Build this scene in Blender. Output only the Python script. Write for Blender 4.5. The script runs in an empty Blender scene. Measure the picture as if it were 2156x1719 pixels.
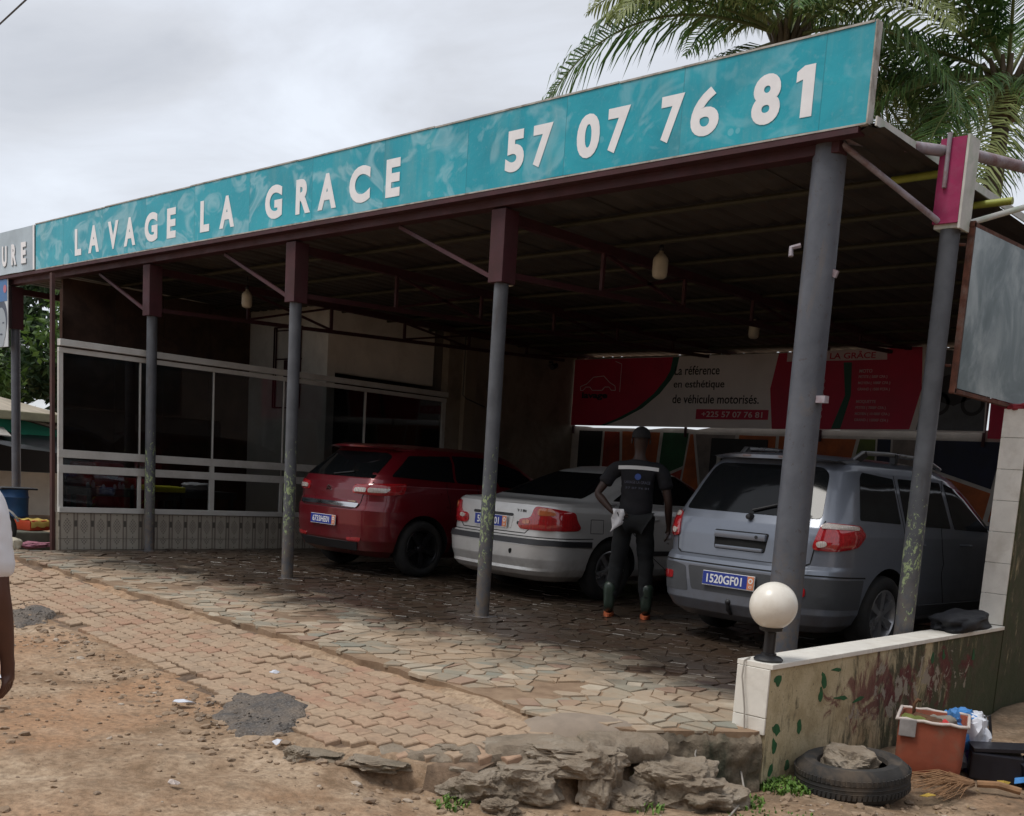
import bpy, bmesh, math, random
from mathutils import Vector, Matrix, noise
import numpy as np
random.seed(7)
SC = bpy.context.scene
COL = SC.collection
pi = math.pi

# ------------------------------------------------------------------ camera
CAM_POS = Vector((3.929, -7.037, 1.36))
def cam_axes(pitch, roll, yaw):
    cy, sy, cp, sp = math.cos(yaw), math.sin(yaw), math.cos(pitch), math.sin(pitch)
    f = Vector((-sy*cp, cy*cp, sp)); r = Vector((cy, sy, 0)); u = r.cross(f)
    c, s = math.cos(roll), math.sin(roll)
    return c*r+s*u, -s*r+c*u, f
_r, _u, _f = cam_axes(-.1461, .0686, .7245)
cd = bpy.data.cameras.new('camera'); cam = bpy.data.objects.new('camera', cd); COL.objects.link(cam)
cam.matrix_world = Matrix(((_r.x, _u.x, -_f.x, CAM_POS.x), (_r.y, _u.y, -_f.y, CAM_POS.y), (_r.z, _u.z, -_f.z, CAM_POS.z), (0, 0, 0, 1)))
cd.sensor_fit = 'HORIZONTAL'; cd.sensor_width = 36; cd.lens = 36*2251/2156
cd.shift_x = -79/2156; cd.shift_y = 473.5/2156
cd.clip_start = .05; cd.clip_end = 3000
SC.camera = cam

# ------------------------------------------------------------------ world, sun, exposure
SUN_EL, SUN_AZ = math.radians(62), math.radians(205)      # behind thick cloud
w = bpy.data.worlds.new('World'); SC.world = w; w.use_nodes = True
nt = w.node_tree; nt.nodes.clear()
def wn(t, **k):
    n = nt.nodes.new(t)
    for a, b in k.items(): setattr(n, a, b)
    return n
L = nt.links.new
sky = wn('ShaderNodeTexSky', sky_type='NISHITA', sun_disc=False, sun_elevation=SUN_EL, sun_rotation=SUN_AZ)
tc = wn('ShaderNodeTexCoord'); sep = wn('ShaderNodeSeparateXYZ'); L(tc.outputs['Generated'], sep.inputs[0])
dz = wn('ShaderNodeMath', operation='MAXIMUM'); dz.inputs[1].default_value = 0.0; L(sep.outputs['Z'], dz.inputs[0])
dz2 = wn('ShaderNodeMath', operation='ADD'); dz2.inputs[1].default_value = .22; L(dz.outputs[0], dz2.inputs[0])
comb = wn('ShaderNodeCombineXYZ')
for i, ax in enumerate('XY'):
    d = wn('ShaderNodeMath', operation='DIVIDE'); L(sep.outputs[ax], d.inputs[0]); L(dz2.outputs[0], d.inputs[1]); L(d.outputs[0], comb.inputs[i])
n1 = wn('ShaderNodeTexNoise'); n1.inputs['Scale'].default_value = 1.5; n1.inputs['Detail'].default_value = 8; n1.inputs['Roughness'].default_value = .56; n1.inputs['Distortion'].default_value = .5
L(comb.outputs[0], n1.inputs['Vector'])
rmp = wn('ShaderNodeValToRGB'); L(n1.outputs['Fac'], rmp.inputs[0])
e = rmp.color_ramp.elements
e[0].position = .32; e[0].color = (.47, .485, .52, 1); e[1].position = .68; e[1].color = (.69, .725, .785, 1)
m = rmp.color_ramp.elements.new(.46); m.color = (.55, .565, .60, 1)
m = rmp.color_ramp.elements.new(.56); m.color = (.615, .64, .69, 1)
bgc = wn('ShaderNodeBackground'); bgc.inputs['Strength'].default_value = 1.0; L(rmp.outputs[0], bgc.inputs['Color'])
bgs = wn('ShaderNodeBackground'); bgs.inputs['Strength'].default_value = .12; L(sky.outputs[0], bgs.inputs['Color'])
mx = wn('ShaderNodeMixShader'); mx.inputs[0].default_value = .90; L(bgs.outputs[0], mx.inputs[1]); L(bgc.outputs[0], mx.inputs[2])
wo = wn('ShaderNodeOutputWorld'); L(mx.outputs[0], wo.inputs['Surface'])
sd = bpy.data.lights.new('sun', 'SUN'); sd.energy = 1.5; sd.angle = math.radians(22); sd.color = (1, .96, .9)
so = bpy.data.objects.new('sun', sd); COL.objects.link(so)
so.rotation_euler = (pi/2-SUN_EL, 0, pi-SUN_AZ); so.location = (0, -20, 30)
vs = SC.view_settings; vs.view_transform = 'Standard'; vs.look = 'None'; vs.exposure = 0.40; vs.gamma = 1.0; vs.use_curve_mapping = False

# ------------------------------------------------------------------ helpers: materials
MATS = {}
def _new(name):
    m = bpy.data.materials.new(name); m.use_nodes = True
    t = m.node_tree; b = t.nodes['Principled BSDF']
    return m, t, b
class NG:
    """tiny node-graph helper"""
    def __init__(s, t): s.t = t
    def n(s, typ, **k):
        n = s.t.nodes.new(typ)
        for a, b in k.items(): setattr(n, a, b)
        return n
    def set(s, sock, v):
        if hasattr(v, 'is_output'): s.t.links.new(v, sock)
        else: sock.default_value = v
    def math(s, op, a, b=0.0, c=None, clamp=False):
        n = s.n('ShaderNodeMath', operation=op, use_clamp=clamp); s.set(n.inputs[0], a); s.set(n.inputs[1], b)
        if c is not None: s.set(n.inputs[2], c)
        return n.outputs[0]
    def noise(s, vec, scale, detail=4, rough=.55, dist=0, mapscale=None, loc=None):
        if mapscale or loc:
            mp = s.n('ShaderNodeMapping'); s.t.links.new(vec, mp.inputs[0])
            if mapscale: mp.inputs['Scale'].default_value = mapscale
            if loc: s.set(mp.inputs['Location'], loc)
            vec = mp.outputs[0]
        n = s.n('ShaderNodeTexNoise'); s.t.links.new(vec, n.inputs['Vector'])
        n.inputs['Scale'].default_value = scale; n.inputs['Detail'].default_value = detail; n.inputs['Roughness'].default_value = rough; n.inputs['Distortion'].default_value = dist
        return n.outputs['Fac']
    def voro(s, vec, scale, feature='F1', rnd=1, mapscale=None):
        if mapscale:
            mp = s.n('ShaderNodeMapping'); s.t.links.new(vec, mp.inputs[0]); mp.inputs['Scale'].default_value = mapscale; vec = mp.outputs[0]
        n = s.n('ShaderNodeTexVoronoi', feature=feature); s.t.links.new(vec, n.inputs['Vector']); n.inputs['Scale'].default_value = scale; n.inputs['Randomness'].default_value = rnd
        return n
    def ramp(s, fac, stops, interp='LINEAR'):
        n = s.n('ShaderNodeValToRGB'); n.color_ramp.interpolation = interp; s.t.links.new(fac, n.inputs[0])
        el = n.color_ramp.elements
        while len(el) < len(stops): el.new(.5)
        for q, (p, c) in zip(el, stops):
            q.position = p; q.color = (c, c, c, 1) if isinstance(c, (int, float)) else (*c[:3], 1)
        return n.outputs[0]
    def mix(s, fac, a, b, mode='MIX'):
        n = s.n('ShaderNodeMix', data_type='RGBA', blend_type=mode); s.set(n.inputs[0], fac)
        for i, v in ((6, a), (7, b)):
            if hasattr(v, 'is_output'): s.t.links.new(v, n.inputs[i])
            else: n.inputs[i].default_value = (*v[:3], 1)
        return n.outputs[2]
    def maprange(s, v, a, b, c=0., d=1.):
        n = s.n('ShaderNodeMapRange'); s.set(n.inputs[0], v)
        for i, q in enumerate((a, b, c, d)): n.inputs[i+1].default_value = q
        return n.outputs[0]
    def bump(s, h, strength=.3, dist=.01, base=None):
        n = s.n('ShaderNodeBump'); n.inputs['Strength'].default_value = strength; n.inputs['Distance'].default_value = dist; s.t.links.new(h, n.inputs['Height'])
        if base: s.t.links.new(base, n.inputs['Normal'])
        return n.outputs[0]
    def pos(s): return s.n('ShaderNodeNewGeometry').outputs['Position']
    def obj(s): return s.n('ShaderNodeTexCoord').outputs['Object']
    def island(s): return s.n('ShaderNodeNewGeometry').outputs['Random Per Island']
    def rnd(s): return s.n('ShaderNodeObjectInfo').outputs['Random']
def rgb(*c):
    """sRGB 0-255 -> linear"""
    return tuple(((v/255)/12.92 if v/255 <= .04045 else ((v/255+.055)/1.055)**2.4) for v in c)
def M(name, col, rough=.7, var=.18, scale=5, bump=.15, bscale=60, metal=0, coat=0, spec=.5, dirt=None, dirtamt=.5, dscale=2.5, world=True, bdist=.004, dmap=None):
    if name in MATS: return MATS[name]
    m, t, b = _new(name); g = NG(t); v = g.pos() if world else g.obj()
    f = g.noise(v, scale, 6, .6)
    lo = tuple(c*(1-var) for c in col); hi = tuple(min(1, c*(1+var)) for c in col)
    c = g.ramp(f, ((.32, lo), (.68, hi)))
    if dirt:
        d = g.noise(v, dscale, 8, .68, .4, mapscale=dmap)
        c = g.mix(g.math('MULTIPLY', g.maprange(d, .48, .66), dirtamt), c, dirt)
        t.links.new(g.maprange(d, .4, .7, rough, min(1, rough+.25)), b.inputs['Roughness'])
    else:
        t.links.new(g.maprange(f, .3, .7, max(0, rough-.06), min(1, rough+.08)), b.inputs['Roughness'])
    t.links.new(c, b.inputs['Base Color'])
    b.inputs['Metallic'].default_value = metal; b.inputs['Coat Weight'].default_value = coat; b.inputs['Coat Roughness'].default_value = .06
    b.inputs['Specular IOR Level'].default_value = spec
    if bump: t.links.new(g.bump(g.noise(v, bscale, 4, .6), bump, bdist), b.inputs['Normal'])
    MATS[name] = m
    return m

# ------------------------------------------------------------------ helpers: meshes
class MB:
    def __init__(s): s.v = []; s.f = []; s.mi = []; s.cur = 0
    def add(s, vs, fs):
        o = len(s.v); s.v += [Vector(p) for p in vs]; s.f += [tuple(i+o for i in f) for f in fs]; s.mi += [s.cur]*len(fs)
        return s
    def box(s, a, b, bev=0.0):
        x0, y0, z0 = (min(p, q) for p, q in zip(a, b)); x1, y1, z1 = (max(p, q) for p, q in zip(a, b))
        if bev <= 0:
            return s.add([(x0,y0,z0),(x1,y0,z0),(x1,y1,z0),(x0,y1,z0),(x0,y0,z1),(x1,y0,z1),(x1,y1,z1),(x0,y1,z1)],
                         [(3,2,1,0),(4,5,6,7),(0,1,5,4),(1,2,6,5),(2,3,7,6),(3,0,4,7)])
        bm = bmesh.new(); bmesh.ops.create_cube(bm, size=1)
        bmesh.ops.transform(bm, matrix=Matrix.Translation(((x0+x1)/2, (y0+y1)/2, (z0+z1)/2)) @ Matrix.Diagonal((x1-x0, y1-y0, z1-z0, 1)), verts=bm.verts)
        bmesh.ops.bevel(bm, geom=list(bm.edges), offset=min(bev, .45*min(x1-x0, y1-y0, z1-z0)), segments=2, affect='EDGES', profile=.6)
        return s.addbm(bm)
    def addbm(s, bm):
        bm.verts.index_update(); s.add([v.co.copy() for v in bm.verts], [[v.index for v in f.verts] for f in bm.faces]); bm.free(); return s
    def tube(s, pts, r, n=10, cap=True, r1=None):
        pts = [Vector(p) for p in pts]; o = []; k = len(pts); vs = []
        up = None
        for i, p in enumerate(pts):
            d = (pts[min(i+1, k-1)]-pts[max(i-1, 0)]).normalized()
            if up is None:
                a = Vector((0,0,1)) if abs(d.z) < .9 else Vector((1,0,0)); up = d.cross(a).normalized()
            up = (up-d*up.dot(d)).normalized(); q = d.cross(up)
            rr = r if isinstance(r, (int, float)) else r[i]
            if r1 is not None: rr = r+(r1-r)*i/(k-1)
            rr = float(rr)
            vs += [p+rr*(math.cos(2*pi*j/n)*up+math.sin(2*pi*j/n)*q) for j in range(n)]
        fs = [(i*n+j, i*n+(j+1) % n, (i+1)*n+(j+1) % n, (i+1)*n+j) for i in range(k-1) for j in range(n)]
        if cap: fs += [tuple(range(n))[::-1], tuple((k-1)*n+j for j in range(n))]
        return s.add(vs, fs)
    def bar(s, a, b, w, h, up=(0,0,1)):
        a = Vector(a); b = Vector(b); d = (b-a).normalized(); u = Vector(up); sd_ = d.cross(u)
        if sd_.length < 1e-4: sd_ = d.cross(Vector((1,0,0)))
        sd_.normalize(); u = sd_.cross(d)
        vs = [p+sd_*x*w/2+u*z*h/2 for p in (a, b) for x, z in ((-1,-1),(1,-1),(1,1),(-1,1))]
        return s.add(vs, [(0,1,2,3)[::-1],(4,5,6,7),(0,1,5,4),(1,2,6,5),(2,3,7,6),(3,0,4,7)])
    def lathe(s, prof, n=24, M4=None, a0=0, a1=2*pi):
        full = abs(a1-a0-2*pi) < 1e-6; vs = []; k = n if full else n+1
        for r, z in prof:
            for j in range(k):
                a = a0+(a1-a0)*j/n; vs.append(Vector((r*math.cos(a), r*math.sin(a), z)))
        if M4 is not None: vs = [M4 @ v for v in vs]
        fs = []
        for i in range(len(prof)-1):
            for j in range(n):
                j2 = (j+1) % k if full else j+1
                fs.append((i*k+j, i*k+j2, (i+1)*k+j2, (i+1)*k+j))
        return s.add(vs, fs)
    def prism(s, poly, ext, M4=None):
        """poly: 2d points (ccw) extruded along z by ext, transformed"""
        n = len(poly); vs = [Vector((x, y, 0)) for x, y in poly]+[Vector((x, y, ext)) for x, y in poly]
        if M4 is not None: vs = [M4 @ v for v in vs]
        return s.add(vs, [tuple(range(n))[::-1], tuple(range(n, 2*n))]+[(i, (i+1) % n, n+(i+1) % n, n+i) for i in range(n)])
    def mesh(s, name, mats, off=None, smooth=False, angle=None):
        me = bpy.data.meshes.new(name)
        o = Vector(off) if off is not None else Vector()
        me.from_pydata([v-o for v in s.v], [], s.f); me.update()
        bm = bmesh.new(); bm.from_mesh(me); bmesh.ops.recalc_face_normals(bm, faces=bm.faces); bm.to_mesh(me); bm.free()
        for m in (mats if isinstance(mats, (list, tuple)) else [mats]): me.materials.append(m)
        if any(s.mi): me.polygons.foreach_set('material_index', s.mi)
        if smooth:
            me.polygons.foreach_set('use_smooth', [True]*len(me.polygons))
            if angle: me.set_sharp_from_angle(angle=angle)
        return me
    def build(s, name, mats, parent=None, smooth=False, angle=math.radians(40), local=False):
        off = None if (parent is None or local) else root_of(parent).location
        return link(name, s.mesh(name, mats, off, smooth, angle), parent)
def root_of(o):
    while o.parent: o = o.parent
    return o
def link(name, me, parent=None):
    o = bpy.data.objects.new(name, me); COL.objects.link(o)
    if parent: o.parent = parent
    return o
def tag(o, label, cat, group=None):
    o['label'] = label; o['category'] = cat
    if group: o['group'] = group
    return o
def thing(name, label, cat, loc=(0,0,0), rz=0, group=None):
    o = bpy.data.objects.new(name, None); COL.objects.link(o); o.location = loc; o.rotation_euler = (0, 0, rz); o.empty_display_size = .1
    return tag(o, label, cat, group)
def struct(o): o['kind'] = 'structure'; return o
def stuff(o): o['kind'] = 'stuff'; return o
def eval_mesh(o, name):
    dg = bpy.context.evaluated_depsgraph_get(); dg.update()
    me = bpy.data.meshes.new_from_object(o.evaluated_get(dg)); me.name = name
    return me
_tc = {}
def text_mesh(txt, bold=0.0, ext=.0, sx=1.0):
    """raw text outline: list of verts (x,y) and faces, as a mesh datablock copy"""
    key = (txt, bold, ext)
    if key not in _tc:
        c = bpy.data.curves.new('tmp_text', 'FONT'); c.body = txt; c.offset = bold; c.extrude = ext; c.resolution_u = 5; c.align_x = 'LEFT'
        o = bpy.data.objects.new('tmp_text', c); COL.objects.link(o)
        me = eval_mesh(o, 'text'); bpy.data.objects.remove(o); bpy.data.curves.remove(c)
        _tc[key] = ([v.co.copy() for v in me.vertices], [tuple(p.vertices) for p in me.polygons]); bpy.data.meshes.remove(me)
    return _tc[key]
def text_part(name, txt, mat, parent, org, ux, uy, width=None, height=None, bold=0.0, thick=.003, local=False, cx=False, nrm=None):
    """flat lettering: fits text into width x height box with lower-left corner org and axes ux, uy"""
    V, F = text_mesh(txt, bold, .02)
    x0 = min(v.x for v in V); x1 = max(v.x for v in V); y0 = min(v.y for v in V); y1 = max(v.y for v in V)
    if height is None: height = (y1-y0)*width/(x1-x0)
    if width is None: width = (x1-x0)*height/(y1-y0)
    ux = Vector(ux).normalized(); uy = Vector(uy).normalized(); nz = ux.cross(uy)
    o = Vector(org)
    if cx: o = o-ux*width/2
    mb = MB(); mb.add([o+ux*(v.x-x0)/(x1-x0)*width+uy*(v.y-y0)/(y1-y0)*height+nz*(v.z/.02*thick) for v in V], F)
    return mb.build(name, mat, parent, local=local)
def sm(a, b, x):
    t = max(0., min(1., (x-a)/(b-a))); return t*t*(3-2*t)
def lerp(a, b, t): return a+(b-a)*t
def interp(x, xs, ys): return float(np.interp(x, xs, ys))
def nz(x, y, z=0.0, s=1.0): return noise.noise(Vector((x*s, y*s, z)))

# ================================================================== GROUND, FLOOR, PAVERS
FE_X = [-14, -8.1, -4.3, -1.2, 0.0, .5, .93]; FE_Y = [-1.75, -1.93, -2.22, -2.44, -2.60, -2.38, -1.74]     # front edge of the stone floor
LE_X = [-14, -6.5, -5.3, -4.5, -3.2, -2.3, -1.7, -.8, -.3, 0.05, .3]; LE_Y = [-2.9, -3.04, -3.13, -3.17, -3.35, -3.47, -3.57, -3.63, -3.53, -3.3, -3.1]   # lower edge of the pavers
def fe(x): return interp(x, FE_X, FE_Y)+.055*nz(x, 0, 2.5, 1.9)+.035*nz(x, 0, 8.5, 6.5)
def le(x): return interp(x, LE_X, LE_Y)
def edge_x(y): return interp(y, [-3.9, -3.6, -3.3, -2.94, -1.95, -1.8], [-1.3, -.55, 0.02, .52, .90, .62])   # broken right edge of the terrace
def edge_g(y): return interp(y, [-3.9, -3.6, -3.3, -2.94, -2.3, -1.95, -1.8], [-1.3, -.65, -.15, .20, .46, .58, .60])
def ramp_z(x, y):
    a, b = le(x), fe(x)
    return lerp(-.165, -.03, max(0., min(1.15, (y-a)/(b-a))))
def ground_h(x, y):
    left = lerp(-.19, -.015, sm(-3.5, -1.9, y)) if x < -6 else lerp(-.19, -.13, sm(-3.4, -2.4, y))
    if -7 < x < -6: left = lerp(lerp(-.19, -.13, sm(-3.4, -2.4, y)), lerp(-.19, -.015, sm(-3.5, -1.9, y)), -6-x)
    right = -.33+.05*nz(x, y, 3, 1.2)
    if y > -3.5:
        h = lerp(left, right, sm(-.02, .22, x-edge_g(y)))
    else:
        h = lerp(left, right, sm(-1.2, 1.4, x))*1.0
        h = lerp(h, lerp(left, right, sm(-.02, .22, x-edge_g(-3.5))), sm(-3.9, -3.5, y))
    if x > -9.3: h = max(h, lerp(h, -.165, math.exp(-((y-le(x))/.22)**2))) if x < edge_g(y)-.05 else h
    near = x > -9 and -7.2 < y < 3 and x < 4
    h += .028*nz(x, y, 0, .9)+.014*nz(x, y, 5, 3.1)
    if near: h += .007*nz(x, y, 9, 9.0)+.005*nz(x, y, 1, 21)
    # wheel ruts running towards the camera
    for ox in (-.9, .35):
        d = (x-ox)-.35*(y+4.6)
        if y < -3.5: h -= .022*math.exp(-(d/.13)**2)*sm(-3.5, -4.2, y)
    if y > fe(x)-.1 and x < 1.0 and (x > .45 and y > -1.95): h = min(h, -.46) if x < .92 else h
    elif y > fe(x)-.1 and x < .93: h = min(h, -.14)                      # under the stone floor
    elif y > le(x)+.06 and x < edge_g(y)-.03 and x > -9.2: h = min(h, ramp_z(x, y)-.035)
    d = math.hypot(x, y)
    if d > 40: h = lerp(h, -.3, sm(40, 60, d))
    return h
def axis(lo, hi, f0, f1, fine, grow=1.22):
    a = list(np.arange(f0, f1+1e-6, fine)); s = fine; q = a[-1]
    while q < hi: s *= grow; q += s; a.append(q)
    s = fine; q = a[0]
    while q > lo: s *= grow; q -= s; a.insert(0, q)
    return a
gx = axis(-400, 400, -9.0, 3.2, .055); gy = axis(-300, 500, -6.6, .6, .055)
gv = [(x, y, ground_h(x, y)) for y in gy for x in gx]; nx = len(gx)
gf = [(j*nx+i, j*nx+i+1, (j+1)*nx+i+1, (j+1)*nx+i) for j in range(len(gy)-1) for i in range(nx-1)]
m, t, b = _new('dirt'); g = NG(t); P = g.pos()
big = g.noise(P, .55, 5, .6, .6); mid = g.noise(P, 2.7, 7, .65, .5); fin = g.noise(P, 26, 6, .7)
c = g.ramp(mid, ((.32, (.22, .14, .082)), (.45, (.35, .24, .155)), (.58, (.47, .345, .235)), (.72, (.57, .45, .33))))
c = g.mix(g.maprange(big, .44, .62, 0, .72), c, (.44, .245, .135))
c = g.mix(g.maprange(fin, .36, .58, .6, 0), c, (.15, .10, .062))
c = g.mix(g.maprange(g.noise(P, 12, 7, .75, .6), .54, .66, 0, .55), c, (.20, .14, .09))
spk = g.voro(P, 75).outputs['Distance']
c = g.mix(g.maprange(spk, .16, .06, 0, .6), c, (.58, .48, .37))
g2 = g.noise(P, 7, 5, .6)
c = g.mix(g.maprange(g2, .58, .68, 0, .5), c, (.22, .165, .115))
sd3 = g.n('ShaderNodeSeparateXYZ'); t.links.new(P, sd3.inputs[0])
damp = g.math('MULTIPLY', g.math('MULTIPLY', g.maprange(sd3.outputs['X'], .5, 1.0), g.maprange(sd3.outputs['Y'], -2.7, -1.9)), g.maprange(g.noise(P, 3.5, 7, .7), .36, .6))
c = g.mix(g.math('MULTIPLY', damp, .75), c, g.mix(g.noise(P, 9, 5, .7), (.09, .065, .045), (.20, .15, .10)))        # damp trodden soil along the wall
t.links.new(c, b.inputs['Base Color']); b.inputs['Roughness'].default_value = .95; b.inputs['Specular IOR Level'].default_value = .2
bn = g.bump(g.noise(P, 9, 8, .7), .55, .03)
t.links.new(g.bump(g.noise(P, 60, 6, .7), .7, .008, bn), b.inputs['Normal'])
M_DIRT = m
mb = MB(); mb.add(gv, gf); o = mb.build('ground', m, smooth=True, angle=None); struct(o); o['label'] = 'bare reddish brown dirt ground'; GROUND = o

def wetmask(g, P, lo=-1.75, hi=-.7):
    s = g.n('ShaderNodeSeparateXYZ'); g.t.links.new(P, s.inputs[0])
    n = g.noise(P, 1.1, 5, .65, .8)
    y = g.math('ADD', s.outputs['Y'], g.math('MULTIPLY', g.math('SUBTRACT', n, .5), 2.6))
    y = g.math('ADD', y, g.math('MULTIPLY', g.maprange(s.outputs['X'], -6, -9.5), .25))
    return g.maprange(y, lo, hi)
# stone floor base (mud and mortar)
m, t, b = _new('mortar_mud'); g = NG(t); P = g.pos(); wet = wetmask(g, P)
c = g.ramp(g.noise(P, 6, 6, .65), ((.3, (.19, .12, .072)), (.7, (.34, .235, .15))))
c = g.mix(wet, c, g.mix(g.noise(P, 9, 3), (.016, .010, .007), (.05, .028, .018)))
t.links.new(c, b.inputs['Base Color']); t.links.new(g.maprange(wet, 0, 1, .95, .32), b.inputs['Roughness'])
t.links.new(g.bump(g.noise(P, 40, 6, .7), .5, .008), b.inputs['Normal'])
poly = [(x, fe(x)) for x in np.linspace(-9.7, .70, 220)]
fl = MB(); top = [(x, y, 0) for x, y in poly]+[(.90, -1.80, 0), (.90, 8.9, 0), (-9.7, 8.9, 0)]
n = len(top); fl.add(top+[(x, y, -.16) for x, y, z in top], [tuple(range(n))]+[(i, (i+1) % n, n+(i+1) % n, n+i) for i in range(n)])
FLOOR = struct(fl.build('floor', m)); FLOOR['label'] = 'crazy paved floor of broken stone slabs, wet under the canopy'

# broken stone slabs (voronoi cells by half-plane clipping)
def clip(poly, px, py, nx_, ny_):
    out = []; k = len(poly)
    for i in range(k):
        a, c_ = poly[i], poly[(i+1) % k]
        da = (a[0]-px)*nx_+(a[1]-py)*ny_; dc = (c_[0]-px)*nx_+(c_[1]-py)*ny_
        if da <= 0: out.append(a)
        if (da < 0) != (dc < 0) and abs(da-dc) > 1e-12:
            q = da/(da-dc); out.append((a[0]+(c_[0]-a[0])*q, a[1]+(c_[1]-a[1])*q))
    return out
def cells(seeds, gap, cell=.55):
    grid = {}
    for i, s in enumerate(seeds): grid.setdefault((int(s[0]//cell), int(s[1]//cell)), []).append(i)
    res = []
    for i, s in enumerate(seeds):
        cx_, cy_ = int(s[0]//cell), int(s[1]//cell)
        nb = [j for a in (-1,0,1) for b_ in (-1,0,1) for j in grid.get((cx_+a, cy_+b_), ()) if j != i]
        nb.sort(key=lambda j: (seeds[j][0]-s[0])**2+(seeds[j][1]-s[1])**2)
        pl = [(s[0]-.4, s[1]-.4), (s[0]+.4, s[1]-.4), (s[0]+.4, s[1]+.4), (s[0]-.4, s[1]+.4)]
        for j in nb[:18]:
            dx, dy = seeds[j][0]-s[0], seeds[j][1]-s[1]; d = math.hypot(dx, dy)
            if d < 1e-6: continue
            gg = gap(s[0], s[1])
            pl = clip(pl, s[0]+dx/2-dx/d*gg, s[1]+dy/2-dy/d*gg, dx/d, dy/d)
            if len(pl) < 3: break
        if len(pl) >= 3: res.append((s, pl))
    return res
rs = random.Random(3); seeds = []
yy = -2.75
while yy < 5.6:
    st = .15 if yy < 1.6 else .26
    xx = -9.8
    while xx < .95:
        seeds.append((xx+rs.uniform(-.085, .085), yy+rs.uniform(-.085, .085))); xx += st*rs.uniform(.75, 1.3)
    yy += st*.92
def slab(pl, z0, h, tx=0, ty=0, jit=.006, rnd=rs):
    n = len(pl); cx_ = sum(p[0] for p in pl)/n; cy_ = sum(p[1] for p in pl)/n
    q = []
    for (x, y) in pl: q.append((x+rnd.uniform(-jit, jit)-cx_, y+rnd.uniform(-jit, jit)-cy_))
    f = lambda x, y: h+tx*x+ty*y
    vs = [(x, y, -.012) for x, y in q]+[(x*.995, y*.995, f(x, y)-.003) for x, y in q]+[(x*.965, y*.965, f(x, y)) for x, y in q]
    fs = [tuple(range(2*n, 3*n))]+[(i, (i+1) % n, n+(i+1) % n, n+i) for i in range(n)]+[(n+i, n+(i+1) % n, 2*n+(i+1) % n, 2*n+i) for i in range(n)]
    return (cx_, cy_, z0), vs, fs
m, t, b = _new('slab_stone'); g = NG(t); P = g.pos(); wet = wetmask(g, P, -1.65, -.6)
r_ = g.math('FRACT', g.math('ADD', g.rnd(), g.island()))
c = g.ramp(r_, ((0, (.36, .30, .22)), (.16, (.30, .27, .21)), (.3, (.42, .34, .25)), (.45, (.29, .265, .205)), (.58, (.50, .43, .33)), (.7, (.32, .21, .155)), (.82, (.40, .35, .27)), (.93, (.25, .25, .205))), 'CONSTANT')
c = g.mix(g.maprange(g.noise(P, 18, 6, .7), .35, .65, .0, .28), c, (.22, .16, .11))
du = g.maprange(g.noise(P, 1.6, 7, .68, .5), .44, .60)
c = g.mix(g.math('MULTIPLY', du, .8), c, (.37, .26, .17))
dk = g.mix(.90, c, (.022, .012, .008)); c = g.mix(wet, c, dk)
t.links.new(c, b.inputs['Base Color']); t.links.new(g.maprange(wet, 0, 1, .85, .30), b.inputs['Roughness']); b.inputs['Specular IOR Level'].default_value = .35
t.links.new(g.bump(g.noise(P, 35, 5, .65), .35, .006), b.inputs['Normal']); M_SLAB = m
cs = []
for s, pl in cells(seeds, lambda x, y: .004+.007*max(0, nz(x, y, 2, 1.7)+.25)):
    if not (-9.65 < s[0] < .86) or s[1] < fe(s[0])+.02: continue
    e_ = fe(s[0]); pl = [(max(-9.70, min(x, .70 if y > -1.78 else .92)), max(y, fe(x)-.012)) for x, y in pl]
    a = abs(sum(pl[i][0]*pl[(i+1) % len(pl)][1]-pl[(i+1) % len(pl)][0]*pl[i][1] for i in range(len(pl))))/2
    if a < .004: continue
    if nz(s[0], s[1], 8, .9) > .42 and s[1] < -.6 and rs.random() < .7: continue      # lost slabs, mud shows
    cs.append((s, pl))
cs.sort(key=lambda c_: (Vector((*c_[0], 0))-CAM_POS).length if c_[0][1] < .6 else 99)
rest = MB()
for k, (s, pl) in enumerate(cs):
    loc, vs_, fs_ = slab(pl, 0, rs.uniform(.004, .016), rs.uniform(-.02, .02), rs.uniform(-.02, .02))
    if k < 300:
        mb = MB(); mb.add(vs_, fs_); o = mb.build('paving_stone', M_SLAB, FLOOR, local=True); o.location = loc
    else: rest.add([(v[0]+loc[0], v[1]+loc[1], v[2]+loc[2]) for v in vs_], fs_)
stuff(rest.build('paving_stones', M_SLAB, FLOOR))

# interlocking red/grey pavers on the ramp
m, t, b = _new('paver'); g = NG(t); P = g.pos()
r_ = g.math('FRACT', g.math('ADD', g.rnd(), g.island()))
c = g.ramp(r_, ((0, (.36, .185, .125)), (.2, (.38, .275, .19)), (.42, (.39, .235, .16)), (.58, (.34, .265, .195)), (.75, (.41, .30, .21))), 'CONSTANT')
c = g.mix(g.maprange(g.noise(P, 2.1, 7, .68, .5), .36, .60, .25, .85), c, (.43, .31, .21))
c = g.mix(g.maprange(g.noise(P, 30, 5, .7), .35, .6, .35, 0), c, (.15, .10, .07))
c = g.mix(g.maprange(g.noise(P, 5, 6, .7), .52, .7, 0, .45), c, (.19, .14, .10))
t.links.new(c, b.inputs['Base Color']); b.inputs['Roughness'].default_value = .92; b.inputs['Specular IOR Level'].default_value = .25
t.links.new(g.bump(g.noise(P, 45, 6, .7), .5, .006), b.inputs['Normal']); M_PAV = m
bed = MB(); xs = list(np.linspace(-9.6, .12, 220)); bv = []; N_ = 30
for x in xs:
    for k in range(N_+1):
        y = lerp(le(x)-.05, fe(x)+.03, k/N_); bv.append((x, y, ramp_z(x, y)-.020+.006*nz(x, y, 4, 5))); 
        if k < 3: bv[-1] = (x, y, min(bv[-1][2], ground_h(x, y)-(.04, .02, .0)[k]))
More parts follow.
